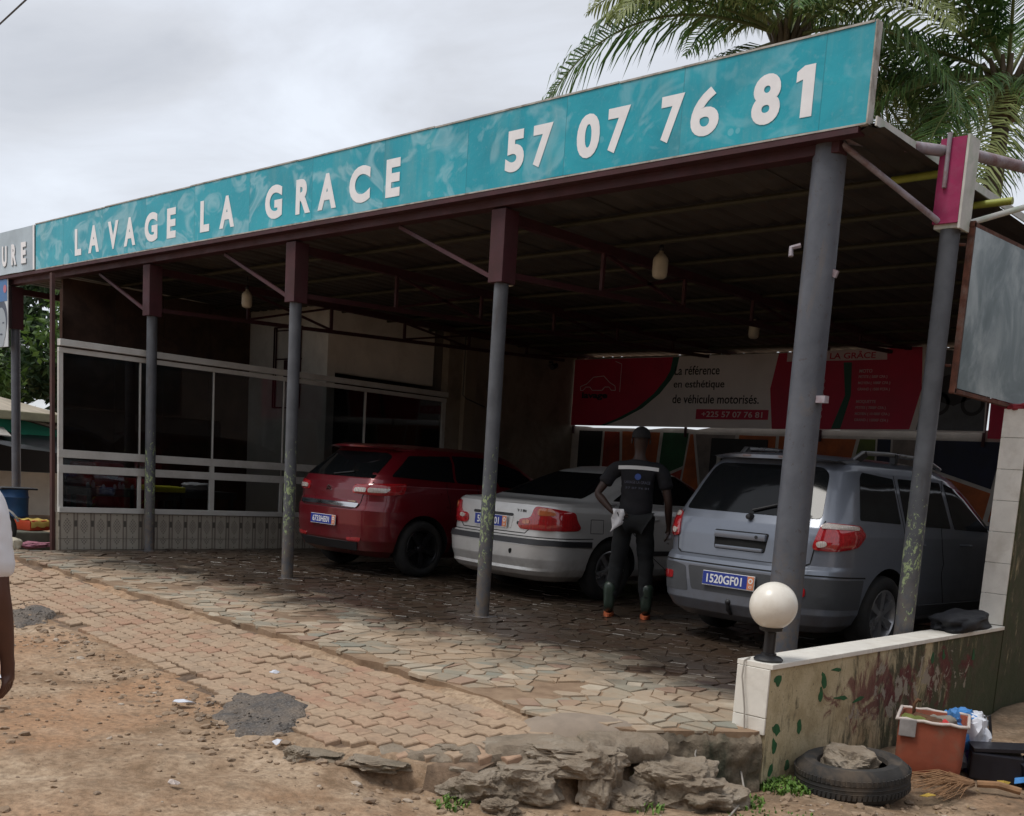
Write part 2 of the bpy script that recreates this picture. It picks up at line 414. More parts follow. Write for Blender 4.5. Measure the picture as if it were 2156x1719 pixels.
drift = MB(); dv = [(x_, y_, z_+.020-.029+.055*max(-.6, nz(x_, y_, 14, 1.1)+.25*nz(x_, y_, 16, 4.0)-.10)+.03*sm(fe(x_)-.16, fe(x_)-.02, y_)) for x_, y_, z_ in bv]
bed.add(bv, [(i*(N_+1)+k, (i+1)*(N_+1)+k, (i+1)*(N_+1)+k+1, i*(N_+1)+k+1) for i in range(len(xs)-1) for k in range(N_)])
drift.add(dv, bed.f)
RAMP = struct(bed.build('path', M('dark_joint_soil', (.15, .10, .065), .95, .45, 9, .9, 45, dirt=(.30, .21, .14), dirtamt=.6, dscale=6, bdist=.012), smooth=True, angle=None)); stuff(drift.build('dust_drift', M_DIRT, RAMP, True, None)); RAMP['label'] = 'paver ramp of red and dusty grey interlocking blocks'
LP, WP = .205, .102
zz = .016
def paver_mesh(seed):
    r = random.Random(seed); hl, hw = LP/2-.0025, WP/2-.0025
    ol = []
    for x, dy in ((-hl, 0), (-hl*.5, zz), (0, 0), (hl*.5, zz), (hl, 0)): ol.append((x+r.uniform(-.004, .004), -hw+dy+r.uniform(-.003, .003)))
    for x, dy in ((hl, 0), (hl*.5, zz), (0, 0), (-hl*.5, zz), (-hl, 0)): ol.append((x+r.uniform(-.004, .004), hw+dy+r.uniform(-.003, .003)))
    n = len(ol)
    vs = [(x, y, -.045) for x, y in ol]+[(x, y, -.006) for x, y in ol]+[(x*.95, y*.93, 0) for x, y in ol]
    return vs, [tuple(range(2*n, 3*n))]+[(i, (i+1) % n, n+(i+1) % n, n+i) for i in range(n)]+[(n+i, n+(i+1) % n, 2*n+(i+1) % n, 2*n+i) for i in range(n)]
PM = []
for k in range(6):
    mb = MB(); mb.add(*paver_mesh(k)); PM.append((mb.mesh('paver', M_PAV), paver_mesh(k)))
plist = []; ang = math.radians(-7); ca, sa = math.cos(ang), math.sin(ang)
for r in range(-18, 50):
    for q in range(-34, 66):
        u = q*LP+(r % 2)*LP/2-4; v_ = r*WP-2.5
        x = u*ca-v_*sa; y = u*sa+v_*ca-.6
        if not (-9.3 < x < .12): continue
        lo_ = le(x)+.05+.10*nz(x, 0, 6, 3.0)
        if y < lo_ or y > fe(x)-.10+.05*nz(x, 2, 6, 2.2): continue
        if y < lo_+.12 and rs.random() < .10: continue
        if x > edge_x(y)-.16: continue
        plist.append((x, y))
plist.sort(key=lambda p: (p[0]-CAM_POS.x)**2+(p[1]-CAM_POS.y)**2)
rest = MB()
for k, (x, y) in enumerate(plist):
    sl = (ramp_z(x, y+.05)-ramp_z(x, y-.05))/.1
    Mx = Matrix.Translation((x+rs.uniform(-.004, .004), y+rs.uniform(-.004, .004), ramp_z(x, y)+.004+rs.uniform(-.003, .005)-.034*max(0, nz(x, y, 7, 2)))) @ Matrix.Rotation(ang+.10*nz(x, y, 3, .8)+rs.uniform(-.045, .045), 4, 'Z') @ Matrix.Rotation(math.atan(sl)+rs.uniform(-.025, .025), 4, 'X') @ Matrix.Rotation(rs.uniform(-.02, .02), 4, 'Y')
    me, (pv, pf) = PM[k % 6]
    if k < 300:
        o = link('brick', me, RAMP); o.matrix_local = Mx
    else: rest.add([Mx @ Vector(p) for p in pv], pf)
stuff(rest.build('bricks', M_PAV, RAMP))

# pebbles, rubble and crumbs lying on the dirt
def lump(mb, c, r, rnd, flat=.6, sub=1):
    bm = bmesh.new(); bmesh.ops.create_icosphere(bm, subdivisions=sub, radius=1)
    ax = Vector((rnd.uniform(.7, 1.3), rnd.uniform(.7, 1.3), flat*rnd.uniform(.7, 1.3)))
    o_ = rnd.uniform(0, 99); R_ = Matrix.Rotation(rnd.uniform(0, 6.3), 3, 'Z') @ Matrix.Rotation(rnd.uniform(-.4, .4), 3, 'X')
    for v in bm.verts:
        k = 1+.35*noise.noise(v.co*1.3+Vector((o_, 0, 0)))
        v.co = R_ @ Vector((v.co.x*ax.x, v.co.y*ax.y, v.co.z*ax.z))*k*r+Vector(c)
    mb.addbm(bm)
rp = random.Random(11)
m, t, b = _new('pebble'); g = NG(t)
c = g.ramp(g.island(), ((0, (.22, .165, .115)), (.3, (.32, .235, .16)), (.55, (.40, .30, .21)), (.8, (.27, .215, .165)), (.93, (.56, .50, .42))), 'CONSTANT'); c = g.mix(g.noise(g.pos(), 40, 4), c, (.25, .17, .11))
t.links.new(c, b.inputs['Base Color']); b.inputs['Roughness'].default_value = .95
mb = MB(); k = 0
while k < 5200:
    x = rp.uniform(-8.5, 2.6); y = rp.uniform(-6.4, -1.0)
    if x < edge_x(y) and y > le(x)-.02 : continue
    if x > .9 and y > -1.9 and x < 1.0: continue
    dens = sm(-.15, .35, nz(x, y, 12, .8))
    if y < le(x)-.5 and rp.random() > .25+.75*dens: continue
    edge = abs(y-le(x)) < .30 and x < .3
    r = rp.choice((.005, .006, .008, .011, .016)) if rp.random() < (.70 if edge else .93) else rp.uniform(.018, .036)
    lump(mb, (x, y, ground_h(x, y)+r*.15), r, rp, .55, 1); k += 1
o = stuff(mb.build('gravel', m, smooth=False)); tag(o, 'loose pebbles and rubble crumbs scattered on the dirt', 'gravel')
# asphalt patches
m, t, b = _new('asphalt_patch'); g = NG(t); P = g.pos()
c = g.ramp(g.voro(P, 60).outputs['Distance'], ((.05, (.19, .185, .18)), (.5, (.07, .07, .072))))
c = g.mix(g.maprange(g.noise(P, 5, 6, .7), .36, .64, .1, .7), c, (.24, .19, .145))
t.links.new(c, b.inputs['Base Color']); b.inputs['Roughness'].default_value = .9; b.inputs['Specular IOR Level'].default_value = .2
t.links.new(g.bump(g.voro(P, 55).outputs['Distance'], .9, .012), b.inputs['Normal'])
def patch(cx_, cy_, rx, ry, rot, label, seed):
    mb = MB(); nr, na = 8, 72; vs = [(cx_, cy_, ground_h(cx_, cy_)+.03)]
    for i in range(1, nr+1):
        for j in range(na):
            a = 2*pi*j/na; k = 1+.34*nz(math.cos(a)*1.4+seed, math.sin(a)*1.4, 0)+.18*nz(math.cos(a)*4+seed, math.sin(a)*4, 3)+.07*nz(math.cos(a)*11+seed, math.sin(a)*11, 6)
            x = rx*k*i/nr*math.cos(a); y = ry*k*i/nr*math.sin(a); X = cx_+x*math.cos(rot)-y*math.sin(rot); Y = cy_+x*math.sin(rot)+y*math.cos(rot)
            z = max(ground_h(X, Y), ramp_z(X, Y)+.0 if Y > le(X) else -9)+(.022 if i < nr-1 else (.012 if i < nr else -.025))+.012*nz(X*9, Y*9, 2)+.006*nz(X*30, Y*30, 1)
            vs.append((X, Y, z))
    fs = [(0, 1+j, 1+(j+1) % na) for j in range(na)]+[(1+(i-1)*na+j, 1+i*na+j, 1+i*na+(j+1) % na, 1+(i-1)*na+(j+1) % na) for i in range(1, nr) for j in range(na)]
    mb.add(vs, fs); rr = random.Random(seed)
    for _ in range(110):
        a = rr.uniform(0, 6.3); k = rr.uniform(.2, 1.5)**.7; x = rx*k*math.cos(a); y = ry*k*math.sin(a); X = cx_+x*math.cos(rot)-y*math.sin(rot); Y = cy_+x*math.sin(rot)+y*math.cos(rot)
        lump(mb, (X, Y, max(ground_h(X, Y), -.16)+.03), rr.uniform(.004, .010), rr, .6, 1)
    o = struct(mb.build('asphalt_patch', m, smooth=True, angle=None)); o['label'] = label
patch(-1.45, -3.50, .45, .29, -.54, 'dark asphalt patch at the edge of the pavers', 4)
patch(-5.60, -3.13, .50, .19, -.39, 'smaller asphalt patch by the far end of the pavers', 9)

# ------------------------------------------------------------------ broken terrace edge: kerb, rocks, plinth
m, t, b = _new('old_concrete'); g = NG(t); P = g.pos()
c = g.ramp(g.noise(P, 4, 7, .68, .4), ((.3, (.15, .115, .08)), (.48, (.31, .25, .185)), (.66, (.48, .41, .325))))
c = g.mix(g.maprange(g.noise(P, 2.3, 6, .7), .56, .68, 0, .55), c, (.06, .068, .035))
nrm_ = g.n('ShaderNodeNewGeometry').outputs['Normal']; sx = g.n('ShaderNodeSeparateXYZ'); t.links.new(nrm_, sx.inputs[0])
c = g.mix(g.math('MULTIPLY', g.maprange(sx.outputs['Z'], .45, .9, 0, .75), g.maprange(g.noise(P, 7, 7, .7), .35, .6)), c, (.38, .295, .21))       # dust settled on top faces
t.links.new(c, b.inputs['Base Color']); b.inputs['Roughness'].default_value = .95
bn_ = g.bump(g.noise(P, 12, 8, .72), .6, .03); t.links.new(g.bump(g.noise(P, 48, 8, .75), .9, .012, bn_), b.inputs['Normal']); M_OLD = m
M_MOSS = M('mossy_plinth', (.15, .12, .085), .95, .45, 7, .8, 35, dirt=(.022, .032, .018), dirtamt=.85, dscale=5, bdist=.015, dmap=(1, 1, .3))
def rock(mb, c, dims, rot, seed, rough_=.25, sub=4, flattop=None, sharp=False):
    bm = bmesh.new(); bmesh.ops.create_icosphere(bm, subdivisions=sub, radius=1)
    R_ = Matrix.Rotation(rot, 3, 'Z')
    for v in bm.verts:
        p = v.co.copy()
        p = Vector([math.copysign(abs(q)**.62, q) for q in p]) if p.length else p
        k = 1+rough_*noise.noise(p*1.1+Vector((seed, 0, 0)))+rough_*.5*noise.noise(p*2.7+Vector((0, seed, 0)))+rough_*.22*noise.noise(p*7+Vector((0, 0, seed)))-(rough_*.32*abs(noise.noise(p*2.1+Vector((seed, seed, 0))))+rough_*.22*abs(noise.noise(p*5.3+Vector((0, seed, seed))))+rough_*.16*abs(noise.noise(p*13+Vector((seed, 0, 1)))) if sharp else 0)
        p = p*k; p = Vector((p.x*dims[0], p.y*dims[1], p.z*dims[2]))
        if flattop and p.z > flattop: p.z = flattop+(p.z-flattop)*.15
        v.co = R_ @ p+Vector(c)
    mb.addbm(bm); return mb
RK = [((.02, -3.18, -.26), (.17, .12, .12), .5, 1, 'broken concrete lump at the low corner of the terrace', .08),
      ((.24, -2.98, -.24), (.16, .13, .13), .9, 5, 'cracked concrete block between two rocks at the terrace edge', .09),
      ((.30, -2.72, -.12), (.24, .20, .10), .7, 8, 'large flat topped broken slab of the terrace edge', .06),
      ((.52, -2.72, -.22), (.10, .09, .18), .3, 12, 'upright pointed rock leaning against the broken slab', None),
      ((-.10, -3.10, -.155), (.15, .07, .06), .9, 15, 'small flat concrete slab above the low corner rock', .04),
      ((.06, -2.86, -.13), (.17, .09, .06), .8, 18, 'thin broken concrete slab behind the flat rock', .04),
      ((-.22, -3.32, -.20), (.09, .06, .05), .3, 21, 'small loose stone at the foot of the pavers', .03),
      ((.74, -2.32, -.27), (.20, .15, .16), .6, 26, 'dark rock under the overhanging kerb', None),
      ((.90, -2.22, -.33), (.16, .13, .10), 1.1, 31, 'low dark rock in the grass beside the mossy plinth', None),
      ((.62, -2.62, -.33), (.13, .11, .10), .2, 35, 'brown rock half buried below the kerb', None),
      ((-.34, -3.50, -.195), (.15, .09, .05), .7, 47, 'thin broken slab sinking into the dirt at the end of the ledge', .015),
      ((-.62, -3.66, -.195), (.12, .07, .04), .5, 52, 'small thin slab half covered by dirt off the pavers', .01),
      ((.12, -3.20, -.27), (.12, .09, .09), .4, 63, 'angular rubble lump between the low corner rocks', None),
      ((-.68, -3.78, -.19), (.06, .05, .04), .4, 66, 'fist sized stone on the dirt off the pavers', None),
      ((.30, -3.22, -.33), (.09, .07, .05), .2, 41, 'little stone in front of the broken terrace edge', None)]
for c_, d_, r_, s_, lb, ft in RK:
    mb = MB(); rock(mb, c_, (d_[0]*1.12, d_[1]*1.12, d_[2]*.95), r_, s_, .40, 5, ft, True); tag(mb.build('rock', M_OLD, smooth=True, angle=math.radians(22)), lb, 'rock', 'rocks of the broken terrace edge')
# broken ledge along the terrace edge, in three cracked pieces
def ledge(cur, label, seed, z0, z1, th):
    kb = MB(); kp = []; n_ = 40; prof = [(-.30, .0), (-.16, .010), (-.05, .008), (.03, .002), (.065, -.03), (.07, -.07), (.045, -1.0), (-.02, -1.12), (-.30, -1.1)]
    for i in range(n_+1):
        q = i/n_*(len(cur)-1); a_ = int(min(q, len(cur)-2)); f_ = q-a_; x = lerp(cur[a_][0], cur[a_+1][0], f_); y = lerp(cur[a_][1], cur[a_+1][1], f_); zt = lerp(z0, z1, i/n_); e_ = min(i, n_-i)/n_
        for (d_, z_) in prof:
            z2 = z_ if z_ > -.5 else z_*th; kk = .035*nz(x*5+seed, y*5, z2*9)+.022*nz(x*13+seed, y*13, z2*24)+.010*nz(x*33, y*33, z2*60+seed)
            kp.append((x+d_*.80+kk*(1 if d_ > -.1 else .3), y-d_*.60+kk*(1 if d_ > -.1 else .3), zt+z2+.016*nz(x*5, y*5+d_*6, seed)+.012*nz(x*15, d_*15+y*9, seed)-(.02*(1-e_*16) if e_ < .06 else 0)))
    kn = len(prof); kb.add(kp, [(i*kn+j, i*kn+(j+1) % kn, (i+1)*kn+(j+1) % kn, (i+1)*kn+j) for i in range(n_) for j in range(kn)]+[tuple(range(kn)), tuple(n_*kn+j for j in range(kn))])
    tag(kb.build('kerb', M_OLD, smooth=True, angle=math.radians(38)), label, 'kerb', 'broken kerb pieces of the terrace')
ledge([(.36, -2.68), (.44, -2.56), (.53, -2.43), (.62, -2.31)], 'curved broken concrete kerb overhanging the dirt beside the mossy plinth', 3, -.035, -.02, .13)
ledge([(.04, -3.08), (.13, -2.98), (.22, -2.87), (.33, -2.74)], 'cracked middle piece of the concrete ledge above the rocks', 8, -.10, -.05, .17)
ledge([(-.42, -3.50), (-.24, -3.34), (-.08, -3.20), (.02, -3.11)], 'low crumbling end of the concrete ledge at the pavers', 14, -.165, -.11, .12)
# smooth grey mortar hump on the pavers
hp = MB(); vs_ = []; na = 36
for i in range(9):
    for j in range(na):
        a = 2*pi*j/na; k = (1+.25*nz(math.cos(a)*1.2+3, math.sin(a)*1.2, 0)+.07*nz(math.cos(a)*4, math.sin(a)*4, 5))*i/8
        x = .40*k*math.cos(a); y = .20*k*math.sin(a); X = .17+x*.75-y*.66; Y = -2.42+x*.66+y*.75
        vs_.append((X, Y, -.012+.035*(1-(i/8)**2)-.045*(i/8)**6))
hp.add(vs_, [(i*na+j, i*na+(j+1) % na, (i+1)*na+(j+1) % na, (i+1)*na+j) for i in range(8) for j in range(na)])
o = struct(hp.build('mortar_hump', M('mortar_hump', (.27, .215, .165), .9, .12, 9, .35, 50), smooth=True, angle=None)); o['label'] = 'smooth grey brown mortar hump at the floor edge'

# ================================================================== LOW WALL, TALL WALL
m, t, b = _new('stained_plaster'); g = NG(t); P = g.pos(); s3 = g.n('ShaderNodeSeparateXYZ'); t.links.new(P, s3.inputs[0]); Y_, Z_ = s3.outputs['Y'], s3.outputs['Z']
c = g.ramp(g.noise(P, 5, 7, .65), ((.3, (.36, .28, .155)), (.5, (.50, .41, .25)), (.7, (.58, .49, .32))))
c = g.mix(g.maprange(g.noise(P, 3.2, 8, .72, .6), .5, .64, 0, .5), c, (.26, .20, .10))
stk = g.math('ADD', g.math('MULTIPLY', g.noise(P, 3.4, 9, .75, 1.1, mapscale=(1, 1.2, .55)), .6), g.math('MULTIPLY', g.noise(P, 9, 8, .75, .5, mapscale=(1, 1.5, .22)), .4))
bias = g.math('ADD', g.maprange(Y_, -1.6, 1.4, -.105, .125), g.maprange(Z_, .36, -.34, -.02, .045))
mold = g.maprange(g.math('ADD', stk, bias), .475, .57)
c = g.mix(g.math('MULTIPLY', mold, .9), c, g.mix(g.noise(P, 12, 5, .7), (.010, .013, .008), (.055, .055, .022)))
grn = g.maprange(g.math('ADD', g.noise(P, 6, 8, .75, .8, loc=(5, 2, 1)), bias), .56, .66, 0, .55); c = g.mix(grn, c, (.045, .065, .022))
# flaked red paint
el = g.math('ADD', g.math('POWER', g.math('DIVIDE', g.math('SUBTRACT', Y_, .35), 1.15), 2), g.math('POWER', g.math('DIVIDE', g.math('SUBTRACT', Z_, .08), .25), 2))
pn = g.noise(P, 2.6, 9, .66, 1.6, mapscale=(1, 1, .8))
red = g.maprange(g.math('SUBTRACT', pn, g.math('MULTIPLY', el, .10)), .44, .50)
c = g.mix(g.math('MULTIPLY', red, .8), c, g.mix(g.noise(P, 18, 5), (.055, .010, .014), (.19, .022, .028)))
fl2 = g.maprange(g.math('SUBTRACT', g.noise(P, 7.5, 6, .65, .6, loc=(3, 1, 7)), g.math('MULTIPLY', el, .10)), .53, .545)
c = g.mix(fl2, c, (.33, .28, .22))
c = g.mix(g.maprange(g.noise(P, 55, 5, .7), .60, .68, 0, .7), c, (.06, .05, .03))
t.links.new(c, b.inputs['Base Color']); b.inputs['Roughness'].default_value = .92
hb = g.math('ADD', g.noise(P, 22, 8, .7), g.math('MULTIPLY', fl2, -.5))
t.links.new(g.bump(hb, .6, .012), b.inputs['Normal']); M_PLASTER = m
M_WTILE = M('white_wall_tile', (.80, .77, .70), .35, .08, 7, .12, 90, dirt=(.48, .42, .34), dirtamt=.4, dscale=4)
M_GROUT = M('grout', (.22, .19, .15), .95)
WY0, WY1, WX0, WX1, WT = -1.75, 1.95, .72, .93, .36
LW = thing('low_wall', 'low stained yellow wall with white tiled top, globe lamp on its end', 'wall', (.82, .1, -.4))
mb = MB(); mb.box((WX0, WY0+.012, -.5), (WX1, WY1, WT)); mb.build('wall_body', M_PLASTER, LW)
y = WY0
while y < WY1-.01:
    y2 = min(y+.42, WY1-.002); mb = MB(); mb.box((WX0-.012, y+.0015, WT+.001), (WX1+.012, y2-.0015, WT+.030), .003); mb.build('coping_tile', M_WTILE, LW); y = y2
for z0, z1 in ((-.02, .075), (.079, WT-.002)):
    mb = MB(); mb.box((WX0-.006, WY0-.004, z0), (WX1-.002, WY0+.011, z1), .003); mb.build('end_tile', M_WTILE, LW)
mb = MB(); mb.box((WX0-.016, WY0+.02, -.01), (WX0-.001, WY1, WT-.005)); mb.build('inner_tiling', M_WTILE, LW)
gp = M('green_paint', (.018, .11, .035), .75, .4, 14, dirt=(.05, .06, .03), dirtamt=.8, dscale=14)
rl = random.Random(5)
for (yy_, zz_, L_, a_) in ((-1.66, .29, .10, 1.5), (-1.62, .0, .11, 1.2), (-1.63, -.10, .10, .3), (-1.35, -.02, .10, .1), (-1.10, .24, .12, .5), (-1.12, .15, .11, .1), (-.95, .29, .16, 1.5), (-1.45, -.24, .07, .4), (-1.64, -.24, .09, -.3), (.55, .24, .10, .2), (.75, .25, .09, .4), (1.35, .20, .10, .2), (-.85, .10, .22, 1.45), (-.6, .06, .18, 1.7)):
    mb = MB(); w_ = .028 if L_ < .15 else .012; pts = []
    for k in range(12):
        q = k/12*2*pi; u = math.sin(q)*L_/2; v_ = math.cos(q)*w_*(1-.35*math.sin(q))+rl.uniform(-.004, .004); v_ *= rl.uniform(.55, 1.25); u *= rl.uniform(.8, 1.1); pts.append((v_*math.cos(a_)-u*math.sin(a_), v_*math.sin(a_)+u*math.cos(a_)))
    mb.prism(pts, .0015, Matrix(((0, 0, 1, WX1+.0005), (1, 0, 0, yy_), (0, 1, 0, zz_), (0, 0, 0, 1)))); mb.build('paint_mark', gp, LW)
TW = thing('tall_wall', 'tall stained yellow wall with a column of white tiles on its end', 'wall', (.84, 3.5, -.4))
mb = MB(); mb.box((WX0+.02, WY1+.012, -.5), (WX1+.004, 7.5, 2.12)); mb.build('wall_body', M_PLASTER, TW)
for k in range(7):
    z0 = .395+k*.253; z1 = min(z0+.25, 2.14); mb = MB(); mb.box((WX0-.004, WY1-.006, z0), (WX1-.01, WY1+.011, z1), .003); mb.build('end_tile', M_WTILE, TW)
mb = MB(); mb.box((WX0+.004, WY1+.012, -.02), (WX0+.019, 7.5, 2.10)); mb.build('inner_tiling', M_WTILE, TW)
pm = MB(); A_, B_ = Vector((.58, -2.30, 0)), Vector((.945, -1.79, 0)); nd = Vector((.81, -.58, 0)); vs_ = []; NI, NJ = 44, 22
for i in range(NI+1):
    for j in range(NJ+1):
        p = A_.lerp(B_, i/NI); z = lerp(-.46, -.012+.02*nz(i*.5, 3, 1), j/NJ); k = .03*nz(p.x*7, p.y*7, z*6)+.018*nz(p.x*18, p.y*18, z*18)+.008*nz(p.x*45, p.y*45, z*45)-.05*sm(.86, 1, j/NJ)**2+.03*(1-j/NJ)
        vs_.append(p+nd*k+Vector((0, 0, z)))
n0 = len(vs_); vs_ += [v-nd*.22-Vector((0, 0, 0)) for v in vs_[NJ::NJ+1]]
fs = [(i*(NJ+1)+j, (i+1)*(NJ+1)+j, (i+1)*(NJ+1)+j+1, i*(NJ+1)+j+1) for i in range(NI) for j in range(NJ)]+[(i*(NJ+1)+NJ, (i+1)*(NJ+1)+NJ, n0+i+1, n0+i) for i in range(NI)]
pm.add(vs_, fs); tag(pm.build('plinth', M_MOSS, smooth=True, angle=math.radians(40)), 'mossy dark concrete plinth under the wall end', 'plinth')
# globe lamp
M_BLACK = M('black_plastic', (.012, .012, .014), .42, .2, 9)
m, t, b = _new('opal_globe'); g = NG(t); c = g.mix(g.maprange(g.noise(g.pos(), 14, 6, .7), .5, .75, 0, .35), (.80, .76, .68), (.55, .48, .38)); t.links.new(c, b.inputs['Base Color']); b.inputs['Roughness'].default_value = .28; b.inputs['Subsurface Weight'].default_value = .25; b.inputs['Subsurface Radius'].default_value = (.05, .05, .05)
GL = thing('globe_lamp', 'white globe lamp on a short black post at the wall end', 'lamp', (.845, -1.64, WT+.03))
T_ = Matrix.Translation((.845, -1.64, WT+.03))
mb = MB(); mb.lathe([(0, 0), (.082, 0), (.085, .012), (.070, .026), (.045, .034), (.044, .045), (0, .045)], 28, T_); mb.build('base', M_BLACK, GL, True)
mb = MB(); mb.lathe([(0, .045), (.034, .045), (.034, .168), (.066, .178), (.069, .197), (0, .197)], 24, T_); mb.build('post', M_BLACK, GL, True)
mb = MB(); R0 = .137; mb.lathe([(max(0.0, R0*math.sin(a)), .183+R0+R0*-math.cos(a)) for a in np.linspace(.0, pi, 28)], 40, T_); mb.build('globe', m, GL, True, None)
M_CABLE = M('grey_cable', (.36, .33, .29), .6, .1, 20)
mb = MB(); mb.tube([(.76, -1.70, .40), (.765, -1.765, .39), (.765, -1.775, .30), (.80, -1.775, .12), (.815, -1.775, -.02), (.83, -1.79, -.12), (.86, -1.86, -.2), (.94, -1.93, -.30), (1.02, -2.08, -.325), (1.10, -2.3, -.325), (1.2, -2.6, -.32)], .0055, 6)
tag(mb.build('cable', M_CABLE, smooth=True), 'pale electric cable trailing from the globe lamp to the ground', 'cable', 'cables at the wall end')
mb = MB(); mb.tube([(.81, -1.775, -.03), (.77, -1.82, -.04), (.70, -2.07, -.05), (.72, -2.12, -.12), (.77, -2.13, -.22), (.79, -2.14, -.28)], .005, 6)
tag(mb.build('cable', M_CABLE, smooth=True), 'loose loop of pale cable over the mossy plinth', 'cable', 'cables at the wall end')
mb = MB(); mb.tube([(.815, -1.775, -.02), (.85, -1.82, -.06), (.88, -1.86, -.14), (.90, -1.88, -.16)], .004, 6)
tag(mb.build('cable', M_CABLE, smooth=True), 'short frayed cable end beside the mossy plinth', 'cable', 'cables at the wall end')
# black bag on the wall
mb = MB(); rock(mb, (.79, 1.38, WT+.085), (.15, .42, .075), .06, 44, .30, 4); tag(mb.build('bag', M('black_cloth', (.008, .009, .013), .75, .3, 8, .4, 30), smooth=True, angle=None), 'black cloth bag lying on the low wall', 'bag')

# ================================================================== CANOPY
m, t, b = _new('grey_post_paint'); g = NG(t); P = g.pos(); s3 = g.n('ShaderNodeSeparateXYZ'); t.links.new(P, s3.inputs[0])
c = g.ramp(g.noise(P, 3, 6, .65, .4), ((.3, (.066, .072, .088)), (.7, (.118, .127, .148))))
c = g.mix(g.maprange(g.noise(P, 7, 8, .75, .5, mapscale=(1, 1, .25)), .54, .70, 0, .55), c, (.16, .125, .095))
c = g.mix(g.maprange(g.noise(P, 20, 6, .7), .60, .68, 0, .7), c, (.06, .045, .04))
spl = g.math('MULTIPLY', g.maprange(s3.outputs['Z'], 1.15, .25), g.maprange(g.noise(P, 16, 7, .7), .42, .62)); c = g.mix(g.math('MULTIPLY', spl, .75), c, (.17, .125, .085))
t.links.new(c, b.inputs['Base Color']); b.inputs['Roughness'].default_value = .5; t.links.new(g.bump(g.noise(P, 30, 5, .6), .2, .004), b.inputs['Normal']); MATS['grey_post_paint'] = M_GREYP = m
m, t, b = _new('flaking_post_paint'); g = NG(t); P = g.pos(); s3 = g.n('ShaderNodeSeparateXYZ'); t.links.new(P, s3.inputs[0])
c = g.ramp(g.noise(P, 6, 6, .6), ((.3, (.060, .064, .073)), (.7, (.10, .108, .122))))
fk = g.math('SUBTRACT', g.noise(P, 26, 8, .75, .5, mapscale=(1, 1, .6)), g.math('MULTIPLY', g.math('ABSOLUTE', g.math('SUBTRACT', s3.outputs['Z'], .95)), .17))
fk = g.maprange(fk, .515, .53)
spl = g.math('MULTIPLY', g.maprange(s3.outputs['Z'], 1.0, .1), g.maprange(g.noise(P, 14, 7, .7), .38, .6)); c = g.mix(g.math('MULTIPLY', spl, .8), c, (.17, .125, .085))
c = g.mix(g.maprange(g.noise(P, 8, 8, .75, .5, mapscale=(1, 1, .2)), .55, .68, 0, .6), c, (.05, .04, .038))
c = g.mix(fk, c, g.mix(g.noise(P, 30, 4), (.20, .29, .10), (.40, .46, .27)))
t.links.new(c, b.inputs['Base Color']); b.inputs['Roughness'].default_value = .55; t.links.new(g.bump(fk, .3, -.003), b.inputs['Normal']); M_FLAKE = m
M_LILAC = M('lilac_pipe_paint', (.30, .27, .30), .55, .2, 8, .1, 40, dirt=(.16, .05, .04), dirtamt=.7, dscale=6)
M_RED = M('oxide_red_paint', (.048, .009, .013), .6, .25, 7, .2, 50, dirt=(.05, .02, .018), dirtamt=.6)
M_PUR = M('shaded_yellow_pipe', (.045, .041, .022), .7, .25, 6, .1, 40)  # same yellow pipe, colour darkened to stand for shade under the roof
M_YEL = M('yellow_pipe', (.30, .33, .05), .55, .2, 6, .1, 40)
M_MAG = M('magenta_paint', (.30, .012, .085), .55, .2, 6, .1, 30, dirt=(.28, .10, .16), dirtamt=.35, dscale=6)
M_PWHITE = M('chalky_white_paint', (.55, .54, .50), .7, .12, 8, .15, 30, dirt=(.30, .42, .28), dirtamt=.5, dscale=5)
m, t, b = _new('roof_metal'); g = NG(t); P = g.pos()
c = g.ramp(g.noise(P, 1.7, 6, .65, .4), ((.3, (.034, .029, .025)), (.55, (.072, .063, .053)), (.75, (.115, .10, .086))))
c = g.mix(g.math('MULTIPLY', g.rnd(), .45), c, (.07, .055, .045))
c = g.mix(g.maprange(g.noise(P, 9, 6, .7), .55, .7, 0, .6), c, (.085, .04, .022))
t.links.new(c, b.inputs['Base Color']); b.inputs['Roughness'].default_value = .62; b.inputs['Metallic'].default_value = .1; M_ROOF = m
CN = thing('canopy', 'long steel car wash canopy on grey pipe posts', 'canopy', (-6.5, 4, 0))
S_ = 3.163
def roof_z(y): return 3.76-.016*y
for k, x in enumerate((-13.75, -3*S_, -2*S_, -S_)):
    mb = MB(); mb.tube([(x, 0, -.02), (x, 0, 1.9), (x, 0, 3.15)], .066, 20); mb.build('post', M_FLAKE if k else M_GREYP, CN, True)
    mb = MB(); mb.box((x-.088, -.088, 3.03), (x+.088, .088, 3.66), .006); mb.build('post_sleeve', M_RED, CN)
    mb = MB(); mb.bar((x-.09, 0, 3.08), (x-1.45, 0, 3.66), .035, .035); mb.build('brace', M_RED, CN)
    mb = MB(); mb.box((x-.11, -.11, -.02), (x+.11, .11, .012)); mb.build('foot_plate', M_GREYP, CN)
mb = MB(); mb.lathe([(.155, -.02), (.155, .02), (.122, .03), (.119, 2.2), (.117, 3.83), (0, 3.83)], 32); mb.build('post', M_GREYP, CN, True).location = Vector((0, 0, 0))
mb = MB(); mb.bar((.115, -.03, 2.02), (.19, -.04, 2.02), .05, .05); mb.build('post_clip', M_LILAC, CN); mb = MB(); mb.tube([(-.11, -.09, 3.08), (-.16, -.13, 3.06), (-.15, -.14, 3.0)], .018, 6); mb.build('post_clip', M_LILAC, CN); mb = MB(); mb.bar((.10, .0, 2.9), (.15, 0, 2.88), .02, .05); mb.build('post_clip', M_LILAC, CN)
